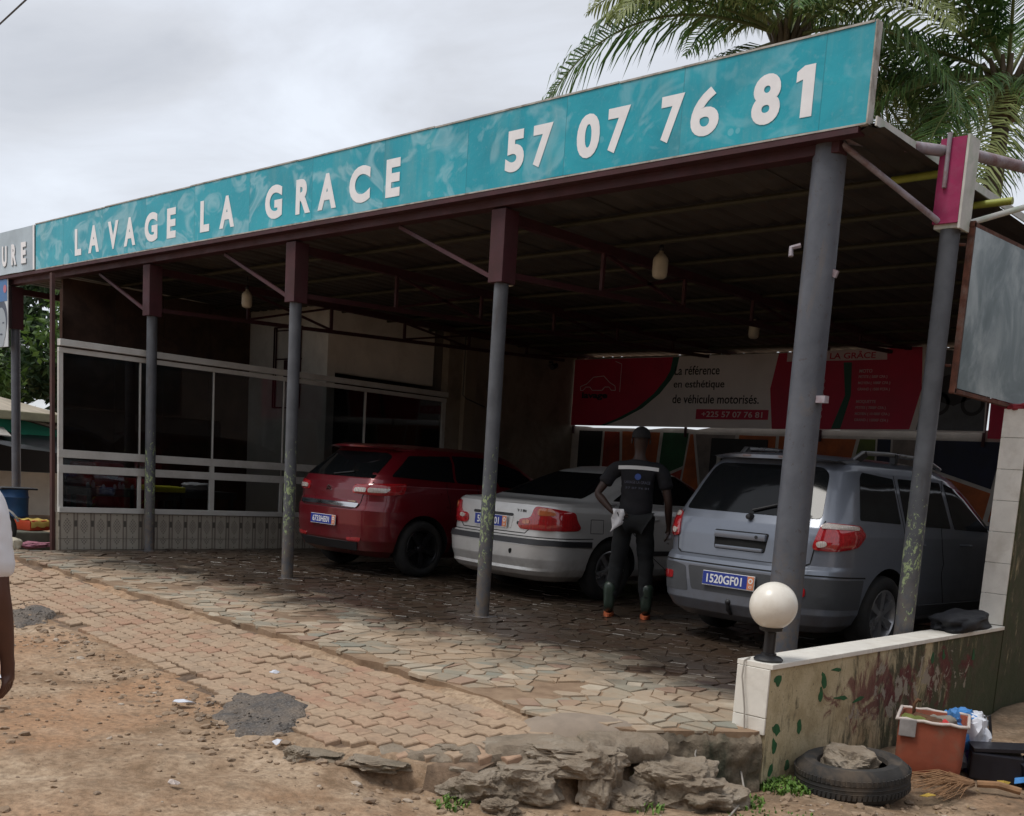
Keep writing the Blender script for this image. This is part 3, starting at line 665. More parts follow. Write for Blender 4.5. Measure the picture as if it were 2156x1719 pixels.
# second post at the right side with its painted head plates
px, py = .60, .76
mb = MB(); mb.tube([(px, py, 0), (px, py, 3.4)], .070, 24); mb.build('post', M_FLAKE, CN, True)
mb = MB(); mb.box((px-.10, py-.10, 3.32), (px+.085, py-.075, 3.90)); mb.build('head_plate', M_MAG, CN)
mb = MB(); mb.box((px+.087, py-.098, 3.28), (px+.105, py+.09, 3.91)); mb.box((px-.095, py-.074, 3.29), (px+.08, py+.085, 3.87)); mb.build('head_plate', M_PWHITE, CN)
mb = MB(); mb.tube([(px-.035, py-.112, 3.56), (px-.035, py-.112, 3.93)], .016, 10); mb.build('stub_pipe', M_LILAC, CN, True)
mb = MB(); mb.tube([(.05, -.06, 3.795), (.66, .90, 3.83), (.92, 1.55, 3.84), (1.75, 3.6, 3.86)], .040, 12); mb.build('side_pipe', M_LILAC, CN, True)
mb = MB(); mb.tube([(.11, -.05, 3.74), (.54, .67, 3.34)], .022, 10); mb.build('brace', M_LILAC, CN, True)
mb = MB(); mb.tube([(.67, .80, 3.33), (1.10, 2.0, 3.80)], .022, 10); mb.build('brace', M_PWHITE, CN, True)
# beams
mb = MB(); mb.box((-13.9, -.10, 3.675), (.12, .02, 3.755), .004); mb.build('front_beam', M_RED, CN)
mb = MB(); mb.box((-13.9, -.20, 3.745), (.30, -.104, 3.786)); mb.build('front_rail', M_RED, CN)
for x in (-13.75, -3*S_, -2*S_, -S_):
    mb = MB(); mb.box((x-.04, .03, 3.56), (x+.04, 8.8, 3.645)); mb.build('rafter', M_RED, CN)
    lo = lambda y: lerp(3.12, 3.46, min(1, y/8.0))
    if x > -13:
        mb = MB(); mb.bar((x, .09, lo(0)), (x, 8.0, lo(8)), .05, .05); mb.build('bottom_chord', M_RED, CN)
        for k in range(1, 6):
            y = k*1.4; mb = MB(); mb.bar((x, y, lo(y)+.02), (x, y, 3.565), .035, .035, (0, 1, 0)); mb.build('truss_web', M_RED, CN)
            mb = MB(); mb.bar((x, y, lo(y)+.02), (x, y+(1.35 if k % 2 else -1.35), 3.56), .03, .03); mb.build('truss_web', M_RED, CN)
for y in (.78, 1.66, 2.55, 3.45, 4.35, 5.25, 6.15, 7.05, 7.95, 8.7):
    mb = MB(); mb.tube([(-13.9, y, roof_z(y)-.050), (.10, y, roof_z(y)-.050)], .024, 8); mb.build('purlin', M_PUR, CN, True)
    if y < 2: mb = MB(); mb.tube([(.101, y, roof_z(y)-.050), (.68, y, roof_z(y)-.045)], .028, 10); mb.build('purlin_end', M_YEL, CN, True)
# corrugated roof sheets
x = -13.95; k = 0
while x < .39:
    x1 = min(x+.88, .40); mb = MB(); n_ = max(6, int((x1-x)/.05)); ys = (-.17, 2.9, 2.95, 5.9, 5.95, 8.95); vs_ = []
    for yi, y in enumerate(ys):
        for i in range(n_+1):
            xx = x+(x1-x+.07)*i/n_; rib = .022*(1 if (i % 4) in (0,) else 0)
            vs_.append((xx, y, roof_z(y)+rib+.006*(k % 2)))
    mb.add(vs_, [(j*(n_+1)+i, j*(n_+1)+i+1, (j+1)*(n_+1)+i+1, (j+1)*(n_+1)+i) for j in range(len(ys)-1) for i in range(n_)])
    mb.build('roof_sheet', M_ROOF, CN); x = x1; k += 1
mb = MB(); mb.add([(-13.95, -.165, roof_z(-.165)+.036), (.40, -.165, roof_z(-.165)+.036), (.40, 8.95, roof_z(8.95)+.036), (-13.95, 8.95, roof_z(8.95)+.036)], [(0, 1, 2, 3)]); mb.build('light_seal', M_ROOF, CN)  # extra flat sheet added above the corrugated ones to stop light leaks
mb = MB(); mb.box((.402, -.17, 3.78), (.415, 8.9, 3.84)); mb.build('edge_flashing', M_PWHITE, CN)

# ================================================================== FASCIA SIGN
m, t, b = _new('teal_banner'); g = NG(t); O = g.pos(); s3 = g.n('ShaderNodeSeparateXYZ'); t.links.new(O, s3.inputs[0])
xc = g.math('MULTIPLY', s3.outputs['X'], .86); cell = g.math('FLOOR', xc); wnz = g.n('ShaderNodeTexWhiteNoise', noise_dimensions='1D'); g.set(wnz.inputs['W'], cell)
cb = g.n('ShaderNodeCombineXYZ'); g.set(cb.inputs[0], g.math('MULTIPLY', cell, 3.7)); g.set(cb.inputs[2], g.math('MULTIPLY', cell, 1.9))
ad = g.n('ShaderNodeVectorMath', operation='ADD'); t.links.new(O, ad.inputs[0]); t.links.new(cb.outputs[0], ad.inputs[1]); V = ad.outputs[0]
n_a = g.noise(V, .9, 3, .5, .8, mapscale=(1.0, 1, 1.6)); n_b = g.noise(V, 1.5, 3, .45, 2.2, mapscale=(1, 1, 1.3))
c = g.ramp(n_a, ((.30, (.0, .24, .315)), (.5, (.0, .31, .40)), (.72, (.012, .39, .48))))
c = g.mix(g.maprange(wnz.outputs['Value'], 0, 1, 0, .30), c, (.02, .42, .52))
sharp = g.math('MULTIPLY', g.maprange(n_b, .53, .62, 0, 1), g.maprange(n_b, .80, .62, 0, 1))
c = g.mix(g.math('MULTIPLY', sharp, g.maprange(s3.outputs['X'], -1, -5, .22, .5)), c, (.40, .62, .68))
fx = g.math('FRACT', xc); seam = g.math('LESS_THAN', fx, .007); c = g.mix(g.math('MULTIPLY', seam, .55), c, (.0, .16, .20))
bub = g.voro(V, 5.5).outputs['Distance']; c = g.mix(g.math('MULTIPLY', g.maprange(bub, .16, .13, 0, .35), g.maprange(n_a, .5, .6, 0, 1)), c, (.30, .60, .66))
c = g.mix(g.maprange(g.noise(O, 26, 4, .6), .55, .8, 0, .15), c, (.45, .5, .5))
c = g.mix(g.maprange(g.noise(O, 2.2, 5, .65, 0, mapscale=(1.6, 1, .25)), .52, .7, 0, .28), c, (.22, .40, .40))
t.links.new(c, b.inputs['Base Color']); b.inputs['Roughness'].default_value = .42
t.links.new(g.bump(g.noise(O, 5, 3, .5, 1.0), .25, .02), b.inputs['Normal']); M_TEAL = m
M_LET = M('white_letter_vinyl', (.84, .83, .83), .45, .05, 8, 0)
M_TRIM = M('sign_edge_trim', (.42, .40, .36), .6, .2, 9, .1, 40, dirt=(.12, .08, .05), dirtamt=.7, dscale=5)
SX0, SX1, SZ0, SZ1, SY = -12.53, .352, 3.802, 4.425, -.20
FS = thing('fascia_sign', 'long teal banner sign reading LAVAGE LA GRACE with phone number', 'sign', (-6, SY, SZ0))
def banner_panel(x0, x1, n_, dz=0.0):
    mb = MB(); vs_ = []; K = 6
    for i in range(n_+1):
        x = lerp(x0, x1, i/n_)
        for j in range(K+1):
            z = lerp(SZ0, SZ1, j/K)+(.007*nz(x*1.9, j/3, 2) if j in (0, K) else 0)
            y_ = SY-.0016*nz(x*1.3, z*3, 4)*math.sin(pi*j/K)
            vs_.append((x, y_, z))
    fs = [(i*(K+1)+j, (i+1)*(K+1)+j, (i+1)*(K+1)+j+1, i*(K+1)+j+1) for i in range(n_) for j in range(K)]
    mb.add(vs_, fs); return mb
banner_panel(SX0, SX1, 160).build('banner', M_TEAL, FS, True, None)
mb = MB(); mb.box((SX0, SY+.012, SZ0+.01), (SX1-.01, SY+.06, SZ1-.012)); mb.build('backing', M_TRIM, FS)
x = SX0
while x < SX1:
    x1 = min(x+2.15, SX1); mb = MB(); d1, d2 = random.uniform(-.004, .008), random.uniform(-.004, .008)
    mb.bar((x, SY+.03, SZ1+.006+d1), (x1-.01, SY+.03, SZ1+.006+d2), .075, .014); mb.build('top_trim', M_TRIM, FS); x = x1
mb = MB(); mb.box((SX1+.001, SY-.006, SZ0-.01), (SX1+.012, SY+.07, SZ1+.012)); mb.build('end_trim', M_TRIM, FS)
mb = MB(); mb.box((SX0, SY-.004, SZ0-.014), (SX1, SY+.05, SZ0-.002)); mb.build('bottom_trim', M_TRIM, FS)
LET = [('L', -11.26, -11.07), ('A', -10.86, -10.55), ('V', -10.30, -10.01), ('A', -9.86, -9.56), ('G', -9.32, -9.0), ('E', -8.77, -8.56), ('L', -8.0, -7.8), ('A', -7.58, -7.27), ('G', -6.66, -6.34), ('R', -6.09, -5.83), ('A', -5.70, -5.39), ('C', -5.18, -4.85), ('E', -4.61, -4.40),
       ('5', -3.0, -2.78), ('7', -2.68, -2.46), ('0', -2.19, -1.95), ('7', -1.87, -1.65), ('7', -1.35, -1.14), ('6', -1.07, -.82), ('8', -.545, -.315), ('1', -.20, -.06)]
def one_part(nm, mat, x0, x1, z0, z1, y, th):
    mb = MB(); mb.prism([(lerp(x0, x1, u), lerp(z0, z1, v)) for u, v in ((.36, 0), (1, 0), (1, 1), (.40, 1), (0, .90), (0, .70), (.36, .74))], th, Matrix(((1,0,0,0),(0,0,-1,y),(0,1,0,0),(0,0,0,1)))); mb.build(nm, mat, FS)
for ch, a_, b_ in LET:
    if ch == '1':
        one_part('letter', M_LET, a_, b_, 3.905, 4.245, SY-.0030, .0008); continue
    z0, z1 = (3.885, 4.235) if ch.isalpha() else (3.905, 4.245)
    text_part('letter', ch, M_LET, FS, (a_, SY-.0036, z0), (1,0,0), (0,0,1), b_-a_, z1-z0, .030 if ch == '6' else .046, .0008)
# pale salon sign next to it, cut by the frame
m2 = M('pale_blue_banner', (.42, .50, .55), .5, .22, 1.6, .1, 5)
SS = thing('salon_sign', 'pale blue fascia sign reading COIFFURE beside the teal banner', 'sign', (-14, SY, SZ0))
banner_panel(-16.2, SX0-.02, 30).build('banner', m2, SS, True, None)
mb = MB(); mb.box((-16.2, SY+.012, SZ0), (SX0-.03, SY+.06, SZ1)); mb.build('backing', M_TRIM, SS)
mb = MB(); mb.box((SX0-.075, SY-.012, SZ0), (SX0-.022, SY-.006, SZ1)); mb.build('edge_strip', M_LET, SS)
ml_ = M('grey_letter_outline', (.20, .24, .27), .5, .05, 8, 0)
for k, ch in enumerate('ERUFFIOC'):
    x1 = -12.83-k*.345
    text_part('letter_outline', ch, ml_, SS, (x1-.19, SY-.008, 3.905), (1,0,0), (0,0,1), .18, .31, .06, .001)  # darker printed outline behind each pale letter
    text_part('letter', ch, M_LET, SS, (x1-.18, SY-.012, 3.915), (1,0,0), (0,0,1), .17, .30, .045, .002)
# portrait board hung below it
PB = thing('portrait_board', 'hanging board with a blue tinted portrait of a face', 'sign', (-13.9, -.17, 2.73))
mb = MB(); mb.box((-14.45, -.18, 2.74), (-13.58, -.165, 3.79), .004); mb.build('panel', M('poster_pale', (.55, .58, .60), .4, .12, 3, 0), PB)
mb = MB(); mb.box((-14.449, -.1835, 3.42), (-13.60, -.181, 3.785)); mb.build('blue_band', M('poster_blue', (.03, .13, .33), .4, .2, 5, 0), PB)
def disc(mb, cx_, cz_, rx, rz, y, n=28): mb.prism([(rx*math.cos(2*pi*k/n), rz*math.sin(2*pi*k/n)) for k in range(n)], .0015, Matrix(((1,0,0,cx_),(0,0,-1,y),(0,1,0,cz_),(0,0,0,1))))
mb = MB(); disc(mb, -13.82, 3.16, .22, .30, -.181); mb.build('hair', M('poster_hair', (.03, .04, .07), .4, .1, 5, 0), PB)
mb = MB(); disc(mb, -13.82, 3.06, .185, .27, -.1835); disc(mb, -13.82, 2.82, .10, .08, -.1832); mb.build('face', M('poster_face', (.30, .34, .37), .4, .15, 5, 0), PB)
mb = MB(); disc(mb, -13.74, 3.10, .035, .012, -.186); disc(mb, -13.90, 3.10, .035, .012, -.186); disc(mb, -13.82, 2.93, .05, .014, -.186); mb.build('features', MATS['poster_hair'], PB)
mb = MB(); disc(mb, -13.67, 3.60, .06, .06, -.186); mb.build('rosette', M('poster_pink', (.45, .12, .16), .4, .1, 5, 0), PB)
# hanging lamps
M_CREAM = M('cream_plastic', (.52, .47, .36), .45, .15, 9, .05, 30, world=False)
def hang_lamp(loc, label, s=1.0, small=False):
    L_ = thing('pendant_lamp', label, 'lamp', loc, 0, 'pendant lamps under the canopy'); X = Matrix.Scale(s, 4)
    if small:
        mb = MB(); mb.lathe([(0, -.07), (.03, -.06), (.045, -.02), (.04, .02), (.02, .05), (.018, .09), (0, .09)], 16, X); mb.build('bulb', M_CREAM, L_, True, None, True)
    else:
        mb = MB(); mb.lathe([(0, -.125), (.045, -.122), (.068, -.105), (.076, -.06), (.076, .045), (.070, .07), (.045, .105), (.024, .118), (.021, .14), (0, .14)], 22, X); mb.build('shade', M_CREAM, L_, True, None, True)
        mb = MB(); mb.lathe([(0, .141), (.020, .141), (.026, .16), (.020, .19), (0, .2)], 14, X); mb.build('socket', M_BLACK, L_, True, None, True)
    top = (3.69-loc[2])
    mb = MB(); mb.tube([(0, 0, .09 if small else .19*s), (0, 0, top)], .006, 6); mb.build('cord', M_BLACK, L_, True, None, True)
hang_lamp((-9.05, 1.10, 3.40), 'cream pendant lamp in front of the white room above the kiosk', .9)
hang_lamp((-2.70, 1.72, 3.47), 'large cream pendant lamp between the near posts')
hang_lamp((-4.15, 5.85, 3.50), 'cream pendant lamp hanging further back, above the banner', .95)
hang_lamp((-4.30, 1.26, 3.36), 'bare white bulb beside a red post sleeve', 1, True)

# ================================================================== KIOSK AND ROOMS BEHIND
KX = -9.75
m, t, b = _new('dark_glass'); t.nodes.remove(b); g = NG(t)
tr = g.n('ShaderNodeBsdfTransparent'); tr.inputs[0].default_value = (.62, .64, .65, 1)
gl = g.n('ShaderNodeBsdfGlossy'); gl.inputs['Roughness'].default_value = .03; gl.inputs['Color'].default_value = (.9, .95, 1, 1)
fr = g.n('ShaderNodeFresnel'); fr.inputs[0].default_value = 1.45
ms = g.n('ShaderNodeMixShader'); t.links.new(fr.outputs[0], ms.inputs[0]); t.links.new(tr.outputs[0], ms.inputs[1]); t.links.new(gl.outputs[0], ms.inputs[2])
t.links.new(ms.outputs[0], t.nodes['Material Output'].inputs['Surface']); M_GLASS = m
M_ALU = M('white_aluminium', (.58, .57, .54), .45, .06, 5, .05, 60, dirt=(.36, .33, .28), dirtamt=.35, dscale=3)
m, t, b = _new('printed_tile'); g = NG(t); O = g.obj(); s3 = g.n('ShaderNodeSeparateXYZ'); t.links.new(O, s3.inputs[0]); ty, tz = s3.outputs['Y'], s3.outputs['Z']
ay = g.math('ABSOLUTE', ty); az = g.math('ABSOLUTE', tz)
base = g.mix(g.noise(g.pos(), 7, 5), (.37, .33, .27), (.47, .43, .36))
band = g.math('MULTIPLY', g.math('GREATER_THAN', ay, .077), g.math('LESS_THAN', ay, .098))
base = g.mix(g.math('MULTIPLY', band, .75), base, (.16, .13, .11))
dk_ = g.math('MULTIPLY', g.math('GREATER_THAN', ay, .090), g.math('LESS_THAN', g.math('ABSOLUTE', g.math('SUBTRACT', tz, .03)), .04))
base = g.mix(g.math('MULTIPLY', dk_, .8), base, (.05, .045, .04))
u_ = g.math('MULTIPLY', g.math('ADD', ty, g.math('MULTIPLY', tz, .85)), 27.0); v_ = g.math('MULTIPLY', g.math('SUBTRACT', ty, g.math('MULTIPLY', tz, .85)), 27.0)
cu = g.math('ABSOLUTE', g.math('SUBTRACT', g.math('FRACT', g.math('ADD', u_, .5)), .5)); cv = g.math('ABSOLUTE', g.math('SUBTRACT', g.math('FRACT', g.math('ADD', v_, .5)), .5))
dots = g.math('LESS_THAN', g.math('MAXIMUM', cu, cv), .33)
inside = g.math('LESS_THAN', g.math('ADD', g.math('MULTIPLY', ay, 2.0), az), .125)
base = g.mix(g.math('MULTIPLY', g.math('MULTIPLY', dots, inside), .7), base, (.12, .10, .09))
tick = g.math('MULTIPLY', g.math('LESS_THAN', ay, .006), g.math('MULTIPLY', g.math('GREATER_THAN', az, .135), g.math('LESS_THAN', az, .152)))
base = g.mix(g.math('MULTIPLY', tick, .9), base, (.03, .03, .03))
t.links.new(base, b.inputs['Base Color']); b.inputs['Roughness'].default_value = .35; M_PTILE = m
KS = thing('kiosk', 'glazed white framed kiosk on a patterned tile base', 'kiosk', (KX-1, 1, 0))
mb = MB(); mb.box((KX-.14, -1.08, -.05), (KX-.012, 5.4, .475)); mb.build('base_wall', M_GROUT, KS)
tm = MB(); tm.box((-.010, -.1075, -.163), (.0, .1075, .163), .002); TILE = tm.mesh('tile', M_PTILE)
tm = MB(); tm.box((-.010, -.1075, -.163), (.0, .1075, -.025), .002); TILE2 = tm.mesh('tile', M_PTILE)
y = -1.08+.11
while y < 3.6:
    o = link('tile', TILE, KS); o.location = Vector((KX, y, .308))-KS.location
    o = link('tile', TILE2, KS); o.location = Vector((KX, y, .165))-KS.location
    y += .218
def rail(z0, z1, y0=-1.08, y1=5.4, d=.05, name='rail'):
    mb = MB(); mb.box((KX-.045, y0, z0), (KX-.045+d, y1, z1), .004); mb.build(name, M_ALU, KS)
rail(.478, .545, d=.07, name='sill'); rail(.975, 1.075); rail(1.165, 1.265); rail(2.455, 2.515); rail(2.535, 2.615, d=.09, name='head_rail')
def mull(y, w_, z0, z1, name='mullion'):
    mb = MB(); mb.box((KX-.040, y-w_/2, z0), (KX-.002, y+w_/2, z1)); mb.build(name, M_ALU, KS)
mull(-1.052, .055, .546, 2.454); mull(-.01, .045, .546, .974); mull(1.06, .075, .546, .974); mull(1.06, .06, 1.076, 1.164); mull(2.2, .05, .546, .974); mull(5.36, .07, .546, 2.454); mull(-.01, .014, 1.266, 2.454); mull(1.06, .014, 1.266, 2.454); mull(2.2, .014, 1.266, 2.454); mull(3.7, .03, 1.266, 2.454); mull(3.7, .05, .546, .974)
ysp = (-1.02, -.01, 1.06, 2.2, 3.7, 5.32)
for z0, z1 in ((.548, .973), (1.077, 1.163), (1.267, 2.453)):
    for a_, b_ in zip(ysp[:-1], ysp[1:]):
        mb = MB(); mb.box((KX-.026, a_+.01, z0), (KX-.020, b_-.01, z1)); mb.build('pane', M_GLASS, KS)
M_BROWN = M('brown_plywood', (.085, .045, .030), .75, .3, 3, .2, 30, dirt=(.045, .028, .022), dirtamt=.7, dscale=2)
BW = thing('brown_wall', 'dark brown plywood partition behind the kiosk glass', 'wall', (-12.3, 1, 0))
for k in range(4):
    y0 = .08+k*.79; mb = MB(); mb.box((-12.32, y0, 2.64), (-12.27, y0+.782, 3.72)); mb.build('plywood_panel', M_BROWN, BW); mb = MB(); mb.box((-12.31, y0, -.02), (-12.275, y0+.782, 2.62)); mb.build('plywood_panel', M_BROWN, BW)
for p, q in (((-9.80, -1.03), (-11.05, -.48)), ((-11.07, -.47), (-12.30, .06))):
    mb = MB(); mb.bar((p[0], p[1], 1.62), (q[0], q[1], 1.62), .03, 3.28 if p[0] < -11 else 3.2); mb.build('side_board', M_BROWN, BW)
mb = MB(); mb.box((-12.268, .1, 2.60), (-12.25, 3.19, 2.66)); mb.build('batten', M('dark_wood', (.035, .02, .016), .8, .3, 5), BW)
M_WHITEW = M('dirty_white_wall', (.84, .79, .69), .85, .08, 2.2, .2, 30, dirt=(.45, .38, .30), dirtamt=.35, dscale=1.6)
WR = thing('white_room', 'dirty white plastered room rising above the kiosk', 'room', (-11.4, 4, 0))
mb = MB(); mb.box((-12.9, 3.2, -.02), (-10.1, 3.35, 3.74)); mb.build('front_wall', M_WHITEW, WR)
mb = MB(); mb.box((-10.25, 3.351, 2.72), (-10.1, 5.38, 3.74)); mb.build('bulkhead', M_WHITEW, WR)
mb = MB(); mb.box((-13, 5.4, -.02), (-9.92, 5.5, 3.7)); mb.box((-13, 3.36, -.02), (-12.9, 5.39, 3.7)); mb.build('rear_wall', M('dark_room_wall', (.10, .085, .07), .9, .2, 3), WR)
FRM = thing('bracket_frame', 'red brown metal bracket frame on the white room wall', 'bracket', (-11.3, 3.18, 2.3))
mb = MB()
for a_, b_ in (((-11.52, 2.15), (-11.52, 3.42)), ((-11.46, 2.15), (-11.46, 3.42)), ((-11.52, 3.42), (-10.75, 3.42)), ((-11.46, 3.37), (-10.75, 3.37)), ((-11.46, 2.92), (-10.75, 2.92)), ((-10.78, 2.15), (-10.78, 3.42)), ((-11.52, 2.15), (-10.78, 2.15))):
    mb.bar((a_[0], 3.175, a_[1]), (b_[0], 3.175, b_[1]), .018, .018, (0, 1, 0))
mb.build('frame', M_RED, FRM)
mb = MB(); mb.box((-11.22, 3.165, 2.60), (-11.14, 3.195, 2.90)); mb.build('hanger', M_RED, FRM); mb = MB(); mb.box((-10.93, 3.165, 2.60), (-10.85, 3.195, 2.90)); mb.build('hanger', M_RED, FRM)
M_BEIGE = M('beige_wall', (.30, .25, .19), .85, .16, 1.8, .2, 30, dirt=(.13, .10, .075), dirtamt=.6, dscale=1.5)
SWL = thing('side_wall', 'beige plastered side wall with a pilaster, next to the kiosk', 'wall', (KX, 7, 0))
mb = MB(); mb.box((KX-.16, 5.405, -.02), (KX, 8.75, 3.70)); mb.build('wall_body', M_BEIGE, SWL)
mb = MB(); mb.box((KX+.001, 5.72, -.02), (KX+.10, 5.98, 3.52)); mb.build('pilaster', M('pale_beige_wall', (.27, .225, .165), .85, .1, 2), SWL)
mb = MB(); mb.tube([(KX+.115, 5.66, 3.6), (KX+.115, 5.66, 2.6), (KX+.115, 5.75, 2.55), (KX+.115, 6.2, 2.45)], .008, 6); mb.build('conduit', M_BLACK, SWL, True)
CC = thing('security_camera', 'small dark security camera on the beige side wall', 'camera', (KX+.05, 7.9, 3.35))
mb = MB(); mb.tube([(KX+.005, 7.9, 3.42), (KX+.08, 7.9, 3.42), (KX+.09, 7.9, 3.36)], .015, 8); mb.build('arm', M_BLACK, CC, True)
mb = MB(); mb.tube([(KX+.08, 8.0, 3.37), (KX+.14, 7.82, 3.31)], .045, 12); mb.build('housing', M_BLACK, CC, True)
# furniture inside the kiosk
M_DKW = M('dark_tabletop', (.05, .055, .055), .4, .2, 5)
def table(loc, sx, sy, h, label, top):
    T = thing('table', label, 'table', loc)
    mb = MB(); mb.box((-sx/2, -sy/2, h-.10), (sx/2, sy/2, h), .006); mb.build('table_top', top, T, local=True)
    for a_ in (-1, 1):
        for b_ in (-1, 1):
            mb = MB(); mb.box((a_*(sx/2-.06)-.025, b_*(sy/2-.06)-.025, -.0), (a_*(sx/2-.06)+.025, b_*(sy/2-.06)+.025, h-.10)); mb.build('leg', top, T, local=True)
    return T
table((-10.35, -.10, -.02), .6, .95, .80, 'dark table carrying small white bottles behind the kiosk glass', M_DKW)
table((-10.6, 1.35, -.02), .6, .9, .80, 'dark table under a white cloth behind the kiosk glass', M_DKW)
mb = MB(); rock(mb, (-10.5, 1.25, .84), (.13, .24, .06), .3, 50, .4, 4); tag(mb.build('cloth', M('white_cloth', (.55, .55, .58), .9, .1, 9), smooth=True, angle=None), 'crumpled white cloth on the table in the kiosk', 'cloth')
mb = MB(); mb.box((-10.55, .35, .76), (-10.1, .86, .84), .02); tag(mb.build('tray', M('yellow_plastic', (.42, .40, .03), .5, .1, 6)), 'flat yellow plastic tray in the kiosk beside the cloth', 'tray')
table((-10.45, .58, -.02), .5, .5, .76, 'small stand under the yellow tray in the kiosk', M_DKW)
for k, (yy_, hh_) in enumerate(((-.85, .07), (-.75, .10), (-.62, .05), (-.50, .06), (-.44, .09), (-.36, .07), (-.20, .06))):
    mb = MB(); yy_ += .35; mb.lathe([(0, 0), (.022, 0), (.024, hh_*.6), (.012, hh_*.8), (.012, hh_), (0, hh_)], 12, Matrix.Translation((-10.2+.06*math.sin(k*5), yy_, .782))); tag(mb.build('bottle', MATS['white_cloth'], smooth=True), 'tiny white bottle standing on the dark kiosk table', 'bottle', 'little white bottles on the kiosk table')
M_CHR = M('red_vinyl', (.26, .02, .015), .45, .2, 7)
AC = thing('armchair', 'red vinyl armchair with yellow striped arms inside the kiosk', 'armchair', (-11.25, .28, -.02))
mb = MB(); mb.box((-.3, -.38, .18), (.32, .38, .48), .06); mb.build('seat', M_CHR, AC, True, None, True)
mb = MB(); mb.box((-.42, -.40, .2), (-.28, .40, 1.12), .07); mb.build('backrest', M_CHR, AC, True, None, True)
for s_ in (-1, 1):
    mb = MB(); mb.box((-.32, s_*.39-.08, .1), (.30, s_*.39+.08, .92), .05); mb.build('armrest', M_CHR, AC, True, None, True)
    for q in range(4):
        mb = MB(); mb.bar((.303, s_*.39-.06, .45+q*.1), (.303, s_*.39+.06, .55+q*.1), .012, .03, (1, 0, 0)); mb.build('stripe', MATS['yellow_plastic'], AC, local=True)
mb = MB(); rock(mb, (-10.94, .20, .96), (.07, .07, .07), 0, 2, .05, 3); tag(mb.build('ball', MATS['white_cloth'], smooth=True, angle=None), 'small white ball resting on the armchair in the kiosk', 'ball')

# ================================================================== BACK WALL WITH MURAL AND BANNER
YB = 8.66
MWL = thing('mural_wall', 'back wall painted with outlined green, red and orange shapes', 'wall', (-4.6, YB, 0))
mb = MB(); mb.box((-9.75, YB+.02, -.05), (.7, YB+.16, 2.285)); mb.build('wall_body', M('mural_ground', (.50, .47, .43), .8, .2, 3), MWL)
mcol = [M('mural_dark_green', (.02, .085, .035), .7, .3, 4), M('mural_red', (.28, .035, .018), .7, .3, 4), M('mural_navy', (.014, .018, .04), .7, .3, 4), M('mural_orange', (.36, .09, .022), .7, .3, 4), M('mural_olive', (.09, .12, .025), .7, .3, 4), M('mural_grey', (.20, .17, .15), .7, .3, 4), M('mural_black', (.012, .012, .012), .7, .3, 4)]
rm = random.Random(21); xq = -9.6; prev = (-9.6, -9.6); k = 0
while xq < .3:
    nx0 = xq+rm.uniform(.45, .75); top_ = nx0+rm.uniform(-.35, .35); bot_ = nx0+rm.uniform(-.35, .35)
    a0, a1, b0, b1 = prev[0], top_, prev[1], bot_; zs_ = rm.uniform(.9, 1.5); e_ = .022
    def strip(pl, mat):
        mb = MB(); cx_ = sum(p[0] for p in pl)/len(pl); cz_ = sum(p[1] for p in pl)/len(pl)
        pl = [(cx_+(p[0]-cx_)*.90, cz_+(p[1]-cz_)*.95) for p in pl]
        mb.prism(pl, .006, Matrix(((1,0,0,0),(0,0,-1,YB+.019),(0,1,0,0),(0,0,0,1)))); mb.build('mural_shape', mat, MWL)
    mid0 = lerp(b0, a0, zs_/2.27); mid1 = lerp(b1, a1, zs_/2.27); zl, zr_ = zs_+rm.uniform(-.4, .4), zs_+rm.uniform(-.4, .4)
    L0 = lambda z: lerp(b0, a0, z/2.27)
    L1 = lambda z: lerp(b1, a1, z/2.27)
    strip([(L0(zl), zl), (L1(zr_), zr_), (a1, 2.27), (a0, 2.27)], mcol[rm.randrange(7)]); strip([(b0, .0), (b1, .0), (L1(zr_), zr_), (L0(zl), zl)], mcol[rm.randrange(7)])
    prev = (top_, bot_); xq = nx0; k += 1
mb = MB(); top_pts = [(-9.75, 2.285), (-9.75, 2.325), (-9.4, 2.32), (-9.3, 2.30), (-8.9, 2.305), (-8.3, 2.31), (-7.9, 2.30), (-7.6, 2.33), (-7.2, 2.335), (-6.9, 2.315), (-6.6, 2.36), (-5.3, 2.40), (-4.6, 2.372), (-4.2, 2.37), (-4.0, 2.42), (-2.6, 2.42), (.7, 2.42), (.7, 2.285)]
mb.prism(top_pts[::-1], .10, Matrix(((1,0,0,0),(0,0,-1,YB+.14),(0,1,0,0),(0,0,0,1)))); mb.build('top_course', MATS['mural_ground'], MWL)
# dark doorway in the mural
DR = thing('doorway', 'dark recessed doorway in the mural wall behind the parked cars', 'door', (-6.1, YB, 0))
mb = MB(); mb.box((-6.55, YB-.01, -.02), (-5.45, YB+.01, 2.18)); mb.build('door_leaf', M('black_door', (.008, .008, .009), .6, .2, 5), DR)
mb = MB(); mb.box((-6.40, YB-.03, 1.72), (-6.33, YB-.011, 1.88)); mb.build('door_plate', M_PWHITE, DR)
